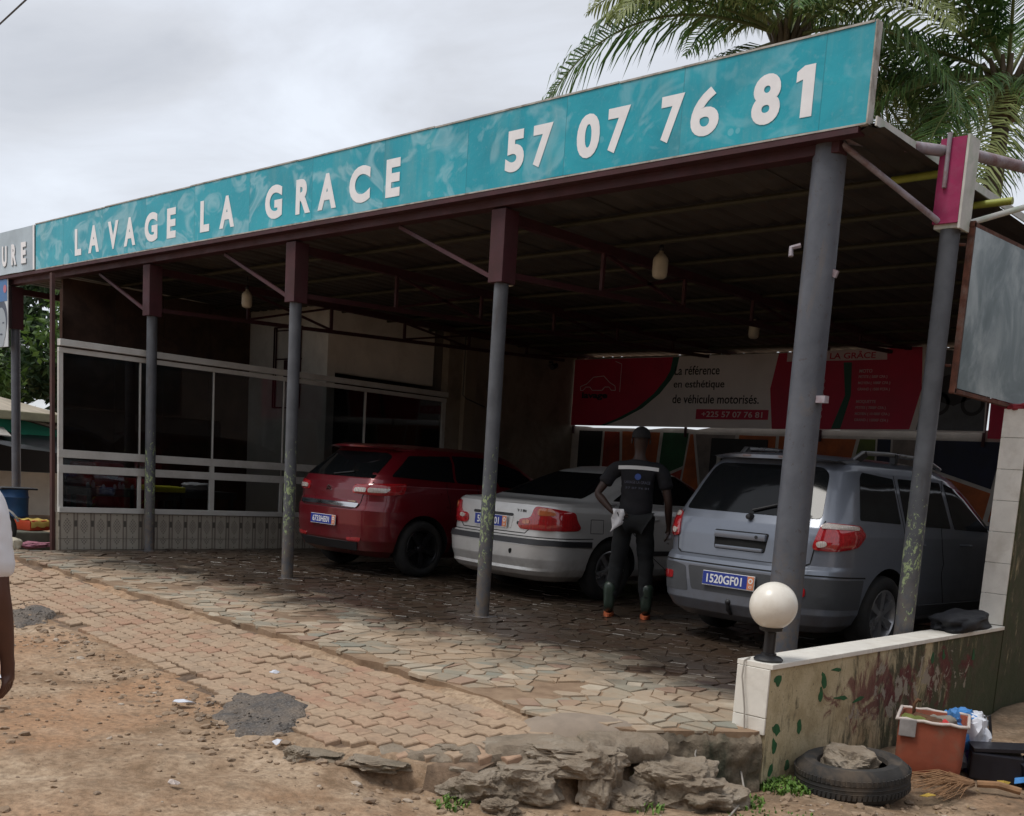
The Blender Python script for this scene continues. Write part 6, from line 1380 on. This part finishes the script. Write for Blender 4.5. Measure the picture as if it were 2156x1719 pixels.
for k, (mt, c_) in enumerate(((M('trash_brown', (.10, .045, .02), .8, .3, 12), (-.08, .05)), (M('trash_red', (.45, .02, .02), .5, .2, 12), (.07, -.07)), (M('trash_green', (.14, .16, .03), .7, .3, 12), (-.11, -.06)), (M('trash_grey', (.22, .20, .17), .8, .3, 12), (.05, .08)), (MATS['trash_brown'], (.0, -.02)))):
    mb = MB(); rock(mb, (c_[0], c_[1], h_-.05), (.075 if k != 1 else .035, .065 if k != 1 else .03, .05), k*1.1, 90+k, .5, 3); mb.build('rubbish', mt, OC, True, math.radians(40), True)
mb = MB(); mb.tube([(-.12, .08, h_-.04), (-.13, .09, h_+.05), (-.11, .10, h_+.085), (-.09, .10, h_+.075)], .012, 6); mb.build('rubbish', MATS['trash_brown'], OC, True, None, True)
# plastic sack, black box, broom
m_bl, m_wh = M('blue_film', (.06, .22, .52), .3, .3, 8, .3, 25), M('white_film', (.66, .68, .74), .3, .15, 8, .3, 25)
PS = thing('plastic_sack', 'crumpled blue and white plastic sack beside the orange container', 'sack', (1.46, -.08, GZ))
mb = MB(); rock(mb, (1.46, -.06, GZ+.15), (.13, .17, .19), .4, 101, .45, 4); mb.build('sack_body', m_wh, PS, True, math.radians(25))
mb = MB(); rock(mb, (1.42, -.13, GZ+.23), (.10, .13, .13), .8, 107, .5, 4); mb.build('blue_film', m_bl, PS, True, math.radians(25))
mb = MB(); rock(mb, (1.55, -.17, GZ+.10), (.05, .06, .12), .1, 111, .5, 3); mb.build('purple_wrapper', M('purple_film', (.10, .06, .25), .3, .3, 9), PS, True, math.radians(25))
mb = MB(); mb.tube([(1.50, .0, GZ+.30), (1.56, .02, GZ+.33), (1.58, .03, GZ+.20)], .012, 6); mb.build('twisted_strip', M_BLACK, PS, True)
BX = thing('black_box', 'broken black plastic box with a tilted lid on the dirt', 'box', (1.72, -.28, GZ), .42)
mb = MB(); mb.box((-.14, -.10, 0), (.16, .12, .17), .01); mb.build('case', M('box_black', (.010, .010, .016), .4, .2, 9, .1, 40, world=False), BX, local=True)
mb = MB(); mb.bar((.17, -.10, .06), (.30, -.04, .11), .20, .16, (.3, 0, 1)); mb.build('front_panel', MATS['box_black'], BX, local=True)
mb = MB(); mb.bar((-.14, .0, .185), (.20, .04, .21), .20, .02); mb.build('lid', MATS['box_black'], BX, local=True)
BRM = thing('twig_broom', 'worn hand broom of dry palm twigs lying on the dirt', 'broom', (1.72, -.78, GZ))
m_tw = M('dry_twig', (.27, .15, .075), .85, .3, 12); rb = random.Random(4); hx = Vector((1.78, -.70, GZ+.05))
for q in range(3):
    mb = MB()
    for k in range(34):
        a_ = math.radians(205+rb.uniform(-48, 62)+q*4); ln = rb.uniform(.26, .42); d_ = Vector((math.cos(a_), math.sin(a_), 0))
        p0 = hx+d_*.02+Vector((0, 0, rb.uniform(-.01, .015))); p1 = hx+d_*ln*.6+Vector((0, 0, rb.uniform(-.02, .03))); p2 = hx+d_*ln+Vector((rb.uniform(-.02, .02), rb.uniform(-.02, .02), rb.uniform(-.05, -.02)))
        mb.tube([p0, p1, p2], .0022, 4, False)
    stuff(mb.build('twigs', m_tw, BRM))
mb = MB(); mb.tube([hx, hx+Vector((.10, .05, .01)), hx+Vector((.22, .10, -.01))], .022, 8); mb.build('binding', m_tw, BRM, True)
def flake(x, y, z, r, mat, name, label, cat, seed, group=None, up=.02):
    rr_ = random.Random(seed); mb = MB(); pts = []; n_ = 9
    for k in range(n_): a_ = 2*pi*k/n_; q = r*rr_.uniform(.6, 1.2); pts.append((q*math.cos(a_), q*math.sin(a_)*.6))
    a_ = rr_.uniform(0, 6); M4 = Matrix.Translation((x, y, z)) @ Matrix.Rotation(a_, 4, 'Z') @ Matrix.Rotation(rr_.uniform(-.25, .25), 4, 'X')
    vs_ = [M4 @ Vector((px_, py_, rr_.uniform(0, up))) for px_, py_ in pts]+[M4 @ Vector((0, 0, up*1.3))]
    vs2 = [v+Vector((0, 0, .003)) for v in vs_]; k = n_+1
    mb.add(vs_+vs2, [(j, (j+1) % n_, n_) for j in range(n_)]+[(k+j, k+(j+1) % n_, k+n_) for j in range(n_)]+[(j, (j+1) % n_, k+(j+1) % n_, k+j) for j in range(n_)])
    return tag(mb.build(name, mat, smooth=False), label, cat, group)
m_lf = M('yellow_leaf', (.42, .28, .04), .7, .2, 20)
flake(1.84, -.42, GZ+.01, .045, m_lf, 'leaf', 'fallen yellow leaf beside the black box', 'leaf', 1)
flake(1.66, -1.12, GZ+.01, .04, m_lf, 'leaf', 'fallen yellow leaf in front of the broom', 'leaf', 2)
flake(1.92, -.30, GZ+.01, .09, m_bl, 'plastic_scrap', 'torn pale blue plastic scrap beside the black box', 'litter', 3, up=.04)
flake(-3.25, -4.30, -.19, .10, m_wh, 'plastic_scrap', 'crushed clear plastic bag on the open dirt', 'litter', 4)
flake(-1.95, -3.72, -.17, .07, m_wh, 'plastic_scrap', 'clear plastic scrap just off the pavers near the asphalt patch', 'litter', 5)
flake(-2.05, -3.0, -.07, .045, m_wh, 'paper_scrap', 'small white paper scrap lying on the pavers', 'litter', 6)
flake(-.85, -3.78, -.17, .05, m_wh, 'paper_scrap', 'pale scrap on the front rim of the asphalt patch', 'litter', 7)
flake(-.55, -4.55, -.19, .035, m_rm, 'paper_scrap', 'pale pink scrap pressed into the dirt', 'litter', 9)
for k in range(8):
    flake(rr.uniform(-4.5, 1.0), rr.uniform(-5.6, -4.1), -.19, rr.uniform(.012, .022), (m_wh, m_rm, M_BLACK)[k % 3], 'litter_bit', 'tiny bit of litter trodden into the dirt', 'litter', 20+k, 'tiny litter on the dirt')
tag(MB().tube([(1.95, .0, GZ+.03), (2.3, .35, GZ+.06)], .03, 8).build('stick', m_tw, smooth=True), 'thick brown stick behind the black box', 'stick')
# dry leaf litter at the foot of the wall
rdl = random.Random(31); mb = MB()
for k in range(420):
    x = rdl.uniform(.97, 2.3); y = rdl.uniform(-2.5, 1.2); z = ground_h(x, y)+.006; a_ = rdl.uniform(0, 6.3); r = rdl.uniform(.006, .022); d_ = Vector((math.cos(a_), math.sin(a_), rdl.uniform(-.2, .3)))*r; n_ = Vector((-math.sin(a_), math.cos(a_), rdl.uniform(-.2, .3)))*r*.4; p = Vector((x, y, z))
    mb.add([p-d_, p+n_, p+d_, p-n_], [(0, 1, 2, 3)])
m, t, b = _new('dry_leaf_litter'); g = NG(t); t.links.new(g.ramp(g.island(), ((0, (.06, .035, .018)), (.4, (.14, .085, .04)), (.8, (.25, .17, .08)), (1, (.34, .25, .15)))), b.inputs['Base Color']); b.inputs['Roughness'].default_value = .85
tag(stuff(mb.build('leaf_litter', m)), 'dry leaf crumbs scattered on the soil along the wall', 'leaves')
# weeds
m, t, b = _new('weed_leaf'); g = NG(t); c = g.ramp(g.island(), ((0, (.045, .10, .012)), (.5, (.09, .19, .02)), (1, (.16, .25, .05)))); t.links.new(c, b.inputs['Base Color']); b.inputs['Roughness'].default_value = .6; M_WEED = m
def weed(x, y, n_, r, h, label, seed, broad=False):
    rr_ = random.Random(seed); mb = MB()
    for k in range(n_):
        a_ = rr_.uniform(0, 6.3); q = r*math.sqrt(rr_.random()); X, Y = x+q*math.cos(a_), y+q*math.sin(a_); z0 = ground_h(X, Y)-.005; b_ = rr_.uniform(0, 6.3); hh = h*rr_.uniform(.4, 1.1); d_ = Vector((math.cos(b_), math.sin(b_), 0)); s_ = Vector((-d_.y, d_.x, 0)); wd = (.003 if not broad else .0065)*rr_.uniform(.7, 1.3); ln = hh*rr_.uniform(.3, .9)
        p = [Vector((X, Y, z0)), Vector((X, Y, z0+hh*.6))+d_*ln*.35, Vector((X, Y, z0+hh*(1 if not broad else .8)))+d_*ln]
        mb.add([p[0]-s_*wd*.5, p[0]+s_*wd*.5, p[1]+s_*wd, p[1]-s_*wd, p[2]], [(0, 1, 2, 3), (3, 2, 4)])
    o = tag(mb.build('weed', M_WEED), label, 'weed', 'weeds at the foot of the wall'); stuff(o)
weed(1.05, -1.66, 420, .15, .06, 'bright green weeds at the foot of the low wall', 1, True); weed(.98, -2.06, 200, .16, .045, 'green weeds below the mossy plinth', 2, True)
weed(.60, -2.36, 60, .10, .14, 'thin grass tuft under the broken kerb', 3); weed(.10, -3.38, 90, .09, .045, 'low green weeds before the low corner rock', 4, True); weed(.75, -2.62, 60, .12, .06, 'sparse weeds among the dark rocks', 5, True); weed(1.25, -2.2, 90, .25, .03, 'thin moss like weeds on the dirt by the cable', 6, True)
weed(.30, -2.62, 24, .05, .05, 'tiny weed in the crack above the flat rock', 7, True)

# ================================================================== LEFT BACKGROUND
KB = MB(); KB.box((-12.6, -2.4, -.1), (-10.45, -.86, .165), .02); tag(KB.build('kerb', M('grey_green_concrete', (.10, .105, .08), .9, .25, 5, .3, 30)), 'grey concrete step beside the kiosk', 'kerb')
BR = thing('barrel', 'blue plastic barrel on the step beside the kiosk', 'barrel', (-11.15, -1.10, .165))
mb = MB(); mb.lathe([(0, 0), (.19, 0), (.205, .03), (.205, .15), (.215, .17), (.205, .19), (.21, .40), (.22, .42), (.21, .44), (.205, .50), (.215, .52), (.20, .52), (.19, .40), (0, .38)], 32); mb.build('shell', M('blue_drum', (.012, .065, .17), .45, .2, 5, world=False), BR, True, math.radians(40), True)
mb = MB(); mb.box((-.18, -.20, .521), (.18, .28, .545), .01); mb.build('board_lid', M_BLACK, BR, local=True)
B2 = thing('barrel', 'olive green plastic barrel next to the blue one', 'barrel', (-11.05, -1.72, .165))
mb = MB(); mb.lathe([(0, 0), (.20, 0), (.215, .03), (.215, .20), (.225, .22), (.215, .24), (.215, .44), (.225, .46), (.205, .46), (.19, .3), (0, .3)], 32); mb.build('shell', M('olive_drum', (.10, .11, .03), .5, .2, 5, world=False), B2, True, math.radians(40), True)
BS = thing('basin', 'orange red plastic basin with a yellow cloth over it', 'basin', (-10.80, -.98, .165), .35)
mb = MB(); mb.box((-.16, -.17, 0), (.16, .17, .14), .03); mb.build('tub', M('orange_red_plastic', (.48, .06, .02), .45, .15, 6), BS, True, math.radians(40), True)
mb = MB(); vs_ = []
for i in range(9):
    for j in range(7): x = -.13+.34*i/8; y = -.16+.30*j/6; ex = max(0, x-.15); vs_.append((min(x, .172+.01*math.sin(j*2)), y, .147+.012*math.sin(i*1.3+j*1.9)-ex*1.6))
mb.add(vs_, [(i*7+j, (i+1)*7+j, (i+1)*7+j+1, i*7+j+1) for i in range(8) for j in range(6)]); mb.build('cloth', M('yellow_cloth', (.55, .40, .10), .9, .12, 14, .3, 40), BS, True, None, True)
mb = MB(); rock(mb, (-10.15, -1.22, .03), (.14, .20, .03), .3, 130, .6, 4); tag(mb.build('rag', M('pink_rag', (.30, .12, .16), .9, .5, 30), smooth=True, angle=None), 'pink patterned rag on the ground by the kiosk corner', 'rag')
# moped, cut by the frame
MP = thing('moped', 'parked moped with a white stone against its wheel', 'moped', (-10.05, -1.72, 0), 0)
d_ = Vector((.62, .78, 0))
def wl(c_, nm):
    Wm = bpy.data.objects.new(nm, None); COL.objects.link(Wm); Wm.parent = MP; Wm.location = c_
    R_ = Matrix.Rotation(math.atan2(d_.y, d_.x), 4, 'Z') @ Matrix.Rotation(pi/2, 4, 'X')
    mb = MB(); mb.lathe([(.17, -.03), (.215, -.04), (.24, -.02), (.245, 0), (.24, .02), (.215, .04), (.17, .03), (.165, 0), (.17, -.03)], 36, R_); mb.build('tyre', M_TYRE, Wm, True, None, True)
    mb = MB(); mb.lathe([(.172, -.02), (.16, -.02), (.155, 0), (.16, .02), (.172, .02)], 30, R_); mb.lathe([(0, -.04), (.03, -.04), (.03, .04), (0, .04)], 12, R_)
    for k in range(8): mb.tube([R_ @ Vector((.02*math.cos(k*pi/4), .02*math.sin(k*pi/4), 0)), R_ @ Vector((.165*math.cos(k*pi/4+.2), .165*math.sin(k*pi/4+.2), 0))], .004, 4)
    mb.build('rim', M_RIM, Wm, True, None, True)
wl(Vector((0, 0, .245)), 'wheel'); wl(-d_*1.15+Vector((0, 0, .245)), 'wheel')
mb = MB(); mb.tube([(0, 0, .245), tuple(-d_*.12+Vector((0, 0, .55))), tuple(-d_*.22+Vector((0, 0, .90)))], .022, 8); mb.build('fork', M_BLACK, MP, True, None, True)
mb = MB(); vs_ = []
for i in range(10):
    a_ = math.radians(20+i*14); 
    for s_ in (-1, 1): vs_.append(Vector((0, 0, .245))+d_*(.28*math.cos(a_))+Vector((0, 0, .28*math.sin(a_)))+Vector((-d_.y, d_.x, 0))*s_*.05)
mb.add(vs_, [(2*i, 2*i+1, 2*i+3, 2*i+2) for i in range(9)]); mb.build('mudguard', M('pale_mudguard', (.40, .40, .38), .4, .2, 9), MP, True, None, True)
mb = MB(); mb.tube([tuple(-d_*.22+Vector((0, 0, .80))), tuple(-d_*.40+Vector((0, 0, .35))), tuple(-d_*.85+Vector((0, 0, .32))), tuple(-d_*1.15+Vector((0, 0, .30)))], .05, 10); mb.build('frame', M('red_moped_paint', (.25, .02, .02), .35, .2, 9), MP, True, None, True)
mb = MB(); mb.bar(tuple(-d_*.60+Vector((0, 0, .68))), tuple(-d_*1.25+Vector((0, 0, .72))), .22, .10); mb.build('seat', M_BLACK, MP, local=True)
nrm_v = Vector((-d_.y, d_.x, 0)); mb = MB(); mb.tube([tuple(-d_*.24+nrm_v*.30+Vector((0, 0, .98))), tuple(-d_*.22+Vector((0, 0, .92))), tuple(-d_*.24-nrm_v*.30+Vector((0, 0, .98)))], .014, 8); mb.build('handlebar', M_CHROME, MP, True, None, True)
mb = MB(); mb.tube([(.02, .05, .245), tuple(d_*.25+Vector((0, 0, .40)))], .008, 6); mb.build('stay', M('yellowed_metal', (.35, .30, .12), .5, .2, 9), MP, True, None, True)
mb = MB(); rock(mb, (-9.83, -1.62, .075), (.12, .08, .08), .5, 140, .2, 4); tag(mb.build('rock', M('whitish_stone', (.50, .46, .36), .9, .15, 9), smooth=True, angle=None), 'whitish stone wedged against the moped wheel', 'rock')
# shack with green fascia and black tarpaulin
SK = thing('shack', 'low shack with green fascia board and black tarpaulin beyond the kiosk', 'shack', (-17, 2, 0))
mb = MB(); mb.add([(-16.9, -2.2, 2.50), (-16.9, 3.2, 1.30), (-16.9, 3.2, 1.08), (-16.9, -2.2, 2.10), (-16.98, -2.2, 2.50), (-16.98, 3.2, 1.30), (-16.98, 3.2, 1.08), (-16.98, -2.2, 2.10)], [(0,1,2,3),(4,5,6,7),(0,1,5,4),(1,2,6,5),(2,3,7,6),(3,0,4,7)]); mb.build('fascia_board', M('green_board', (.012, .22, .13), .5, .15, 3), SK)
mb = MB(); mb.add([(-16.85, -2.3, 2.52), (-16.85, 3.3, 1.31), (-20, 3.3, 1.95), (-20, -2.3, 3.0), (-16.85, -2.3, 2.56), (-16.85, 3.3, 1.35), (-20, 3.3, 1.99), (-20, -2.3, 3.04)], [(0,1,2,3),(4,5,6,7),(0,1,5,4),(1,2,6,5),(2,3,7,6),(3,0,4,7)]); mb.build('roof', M('pale_sheet_roof', (.42, .36, .28), .7, .2, 3), SK)
mb = MB(); mb.box((-17.6, .8, 1.70), (-16.7, 3.0, 1.86), .02); mb.build('beam', M('pale_timber', (.30, .28, .18), .8, .2, 5), SK)
mb = MB(); mb.box((-17.2, -2.2, -.05), (-17.0, 4.0, .75)); mb.build('low_wall', M_WHITEW, SK)
mb = MB(); mb.box((-19.9, -2.2, -.05), (-19.7, 4.2, 1.9)); mb.build('rear_wall', M('dark_shack', (.03, .026, .024), .9, .2, 4), SK)
mb = MB(); vs_ = []
for i in range(15):
    for j in range(8):
        y = -2.3+i*.43; f_ = j/7; vs_.append((-17.4+f_*1.9+.05*nz(y*2, j, 3), y, 1.66-.10*y*.5-f_*.42-.10*math.sin(f_*pi)*(.6+.4*math.sin(i*1.7))+.09*nz(y*1.8, f_*4, 8)))
mb.add(vs_, [(i*8+j, (i+1)*8+j, (i+1)*8+j+1, i*8+j+1) for i in range(14) for j in range(7)]); mb.build('tarpaulin', M('black_tarp', (.012, .012, .014), .35, .3, 6, .3, 20), SK, True, None)
mb = MB(); mb.add([(-16.2, -2.3, 1.60), (-16.2, .9, 1.38), (-17.3, 1.1, 1.62), (-17.3, -2.3, 1.80), (-16.2, -2.3, 1.62), (-16.2, .9, 1.40), (-17.3, 1.1, 1.64), (-17.3, -2.3, 1.82)], [(0,1,2,3),(4,5,6,7),(0,1,5,4),(1,2,6,5),(2,3,7,6),(3,0,4,7)]); mb.build('metal_sheet', M('light_tin', (.36, .34, .31), .5, .2, 4), SK)

# ================================================================== TREES
def leafmat(name, lo, hi):
    m, t, b = _new(name); g = NG(t); c = g.ramp(g.island(), ((0, lo), (1, hi))); t.links.new(c, b.inputs['Base Color']); b.inputs['Roughness'].default_value = .5
    b.inputs['Subsurface Weight'].default_value = 0; tr = g.n('ShaderNodeBsdfTranslucent'); t.links.new(c, tr.inputs[0]); ms = g.n('ShaderNodeMixShader'); ms.inputs[0].default_value = .35
    t.links.new(b.outputs[0], ms.inputs[1]); t.links.new(tr.outputs[0], ms.inputs[2]); t.links.new(ms.outputs[0], t.nodes['Material Output'].inputs['Surface']); return m
M_BARK = M('bark', (.11, .085, .06), .9, .3, 7, .5, 25, bdist=.02)
def tree(loc, h, cr, n_, label, seed, lm, leaf=.10, cz=.62):
    rt = random.Random(seed); T = thing('leafy_tree', label, 'tree', loc, 0, 'broadleaf trees beyond the kiosk')
    mb = MB(); mb.tube([(0, 0, -.2), (.1, .05, h*.25), (.05, .15, h*.5), (.1, 0, h*.75)], [.22, .17, .12, .05], 10); cl = []
    for k in range(30):
        a_ = rt.uniform(0, 6.3); u = rt.uniform(-1, 1); q = rt.uniform(.35, 1)**.6; c_ = Vector((cr*q*math.cos(a_)*math.sqrt(1-u*u), cr*q*math.sin(a_)*math.sqrt(1-u*u), h*cz+h*.36*q*u)); cl.append((c_, rt.uniform(.45, .95)))
        if k < 12: mb.tube([(0.05, .08, h*rt.uniform(.3, .55)), tuple(c_*.6+Vector((0, 0, h*.18))), tuple(c_)], [.07, .04, .012], 6)
    mb.build('trunk', M_BARK, T, True, None, True); mb = MB()
    for k in range(n_):
        c_, r = rt.choice(cl); v = Vector((rt.gauss(0, 1), rt.gauss(0, 1), rt.gauss(0, .8))); v = v.normalized()*r*rt.random()**.45; p = c_+v
        nn = Vector((rt.gauss(0, 1), rt.gauss(0, 1), rt.gauss(.5, .8))).normalized(); u = nn.orthogonal().normalized(); u = (Matrix.Rotation(rt.uniform(0, 6.3), 3, nn) @ u); w_ = nn.cross(u); s_ = leaf*rt.uniform(.6, 1.4)
        mb.add([p-u*s_, p+w_*s_*.45-nn*s_*.1, p+u*s_, p-w_*s_*.45-nn*s_*.1], [(0, 1, 2, 3)])
    o = mb.build('crown', lm, T, local=True)
LM1 = leafmat('leaf_green', (.030, .075, .012), (.13, .22, .045)); LM2 = leafmat('leaf_dark', (.012, .035, .010), (.055, .10, .03))
tree((-23.0, 1.6, 0), 4.4, 1.7, 7000, 'bright green leafy tree in front of the darker trees', 1, LM1, .10, .55); tree((-25.5, 5.6, 0), 6.6, 2.7, 12000, 'tall dark leafy tree behind the shack roof', 2, LM2, .12, .62); tree((-31, 3.5, 0), 7.2, 3.2, 9000, 'far dark green tree filling the gap beside the kiosk', 3, LM2, .16, .6)
tree((-20.6, 5.2, 0), 5.6, 1.9, 7000, 'light green tree rising against the kiosk partition', 4, LM1, .10, .72)
# coconut palms
M_FR = leafmat('palm_leaflet', (.028, .078, .020), (.15, .26, .07)); M_FRY = leafmat('palm_leaflet_pale', (.14, .18, .05), (.32, .36, .13)); M_RACH = M('palm_rachis', (.14, .16, .05), .6, .2, 8, world=False); M_DRY = leafmat('dry_palm', (.10, .07, .035), (.20, .14, .07))
def frond(T, base, az, el, ln, droop, seed, mat=None, nl=92):
    rf = random.Random(seed); mb = MB(); pts = []; d_ = Vector((math.cos(az)*math.cos(el), math.sin(az)*math.cos(el), math.sin(el))); p = Vector(base); st = ln/16
    for i in range(17):
        pts.append(p.copy()); p = p+d_*st; d_ = (d_+Vector((0, 0, -droop*st*(.4+1.2*i/16)))).normalized()
    mr = MB(); mr.tube(pts, [lerp(.035, .006, i/16) for i in range(17)], 6)
    tw = rf.uniform(-.5, .5)
    for k in range(nl):
        f_ = .12+.88*k/(nl-1); q = f_*16; i = min(15, int(q)); c_ = pts[i].lerp(pts[i+1], q-i); dd = (pts[i+1]-pts[i]).normalized(); sd_ = dd.cross(Vector((0, 0, 1)))
        if sd_.length < .05: sd_ = Vector((1, 0, 0))
        sd_.normalize(); up = sd_.cross(dd)
        L_ = ln*.20*(math.sin(pi*min(1, f_*.93+.10))**.6)*rf.uniform(.8, 1.1)+.10
        for s_ in (-1, 1):
            if rf.random() < .06: continue
            v = (sd_*s_*rf.uniform(.75, 1.0)+dd*rf.uniform(.45, .8)+up*(.18+rf.uniform(-.15, .15)+tw*s_*.3)).normalized(); w_ = dd*.5*rf.uniform(.034, .048)
            p1 = c_+v*L_*.45; p2 = c_+v*L_*.8+Vector((0, 0, -.22*L_)); p3 = c_+v*L_*.97+Vector((0, 0, -.5*L_*rf.uniform(.7, 1.3)))
            mb.add([c_-w_*.5, c_+w_*.5, p1+w_, p1-w_, p2+w_*.8, p2-w_*.8, p3], [(0, 1, 2, 3), (3, 2, 4, 5), (5, 4, 6)])
    o = mb.build('frond', mat or M_FR, T, local=True); mr.build('rachis', M_RACH, o, True, None, True)
def palm(loc, h, label, seed, nfr, extra=(), lean=(0, 0)):
    T = thing('coconut_palm', label, 'palm tree', loc, 0, 'coconut palms behind the canopy'); rp_ = random.Random(seed)
    mb = MB(); mb.tube([(lean[0]*(f_**2), lean[1]*f_**2, h*f_-.3*(1-f_)) for f_ in np.linspace(0, 1, 12)], [lerp(.20, .13, f_)+(.02 if i % 2 else 0) for i, f_ in enumerate(np.linspace(0, 1, 12))], 12); mb.build('trunk', M_BARK, T, True, None, True)
    top = Vector((lean[0], lean[1], h))
    for k in range(14):
        a_ = k*2.4; mb = MB() if k == 0 else mb; mb.tube([top+Vector((.12*math.cos(a_), .12*math.sin(a_), -.5)), top+Vector((.22*math.cos(a_), .22*math.sin(a_), .1)), top+Vector((.42*math.cos(a_), .42*math.sin(a_), .42))], [.09, .06, .03], 6)
    mb.build('crown_base', M_DRY, T, True, None, True)
    for k in range(nfr):
        el = math.radians(rp_.choice((66, 48, 34, 20, 6, -10, -20))+rp_.uniform(-8, 8)); frond(T, top+Vector((0, 0, .15)), k*2.399+rp_.uniform(-.2, .2), el, rp_.uniform(3.4, 4.4), rp_.uniform(.30, .48), seed*100+k, M_FRY if rp_.random() < .18 else None)
    for k, (az, el, ln, dr, pale) in enumerate(extra): frond(T, top+Vector((0, 0, .15)), az, math.radians(el), ln, dr, seed*1000+k, M_FRY if pale else None, 92)
lf = math.atan2(-.663, -.749)
palm((-6.40, 9.64, 0), 8.75, 'coconut palm rising behind the middle of the sign', 5, 20, ((lf+.15, 14, 5.0, .42, False), (lf-.35, 40, 4.0, .40, True), (lf+.6, 22, 4.0, .45, True), (lf, 62, 3.8, .35, False)))
palm((-3.60, 12.0, 0), 8.3, 'coconut palm behind the billboard at the end of the sign', 6, 17, ((lf+.1, 38, 4.6, .38, True), (lf-.2, 8, 4.0, .30, False), (lf+.2, 62, 4.6, .35, False), (lf+.5, 50, 4.2, .36, False), (lf-.45, 30, 4.4, .40, False), (lf+.0, 22, 4.2, .36, False), (lf+.3, -6, 3.6, .3, False)), (.06, .04))
# overhead cable
mb = MB(); mb.tube([(-34.48, 1.7, 7.5), (-12.61, -0.64, 7.0), (-11.44, -0.77, 7.0), (10.43, -3.11, 7.5)], .012, 5); tag(mb.build('overhead_cable', M_BLACK, smooth=True), 'thin dark overhead cable crossing the sky corner', 'cable')

# ================================================================== UNSEEN HOUSES, ADDED TO BLOCK LOW SKY LIGHT
def shade_house(loc, rz, L_, D_, H_, label, wallc, name):
    T = thing('shade_house', label, 'house', loc, rz); wm_ = M(name, wallc, .85, .15, 1.5, .2, 20)
    mb = MB(); mb.box((-L_/2, 0, -.4), (L_/2, D_, H_)); mb.build('wall', wm_, T, local=True)
    mb = MB(); mb.add([(-L_/2-.5, -.7, H_+.01), (L_/2+.5, -.7, H_+.01), (L_/2+.5, D_/2, H_+1.6), (-L_/2-.5, D_/2, H_+1.6), (L_/2+.5, D_+.7, H_+.01), (-L_/2-.5, D_+.7, H_+.01)], [(0,1,2,3),(3,2,4,5),(0,3,5),(1,4,2),(0,5,4,1)]); mb.build('roof', M_ROOF, T, local=True)
    n_ = int(L_/3)
    for i in range(n_):
        x = -L_/2+(i+.5)*L_/n_
        for z in (1.0, 4.1)[:(1 if H_ < 5 else 2)]:
            w_o = None; mb = MB(); mb.box((x-.6, -.04, z), (x+.6, -.002, z+1.3)); w_o = mb.build('window', M_BROWN, T, local=True)
            mb = MB(); mb.box((x-.5, -.05, z+.1), (x+.5, -.042, z+1.2)); mb.build('pane', M_CWIN, w_o, local=True)
shade_house((7.5, -14.5, 0), pi, 25, 8, 6.6, 'unseen two storey ochre house added to block low sky light', (.20, .15, .10), 'ochre_render')
shade_house((7.6, 8.5, 0), -pi/2*1.0, 20, 7, 5.8, 'unseen long brown house added to darken the car wash bay', (.15, .11, .085), 'brown_render')
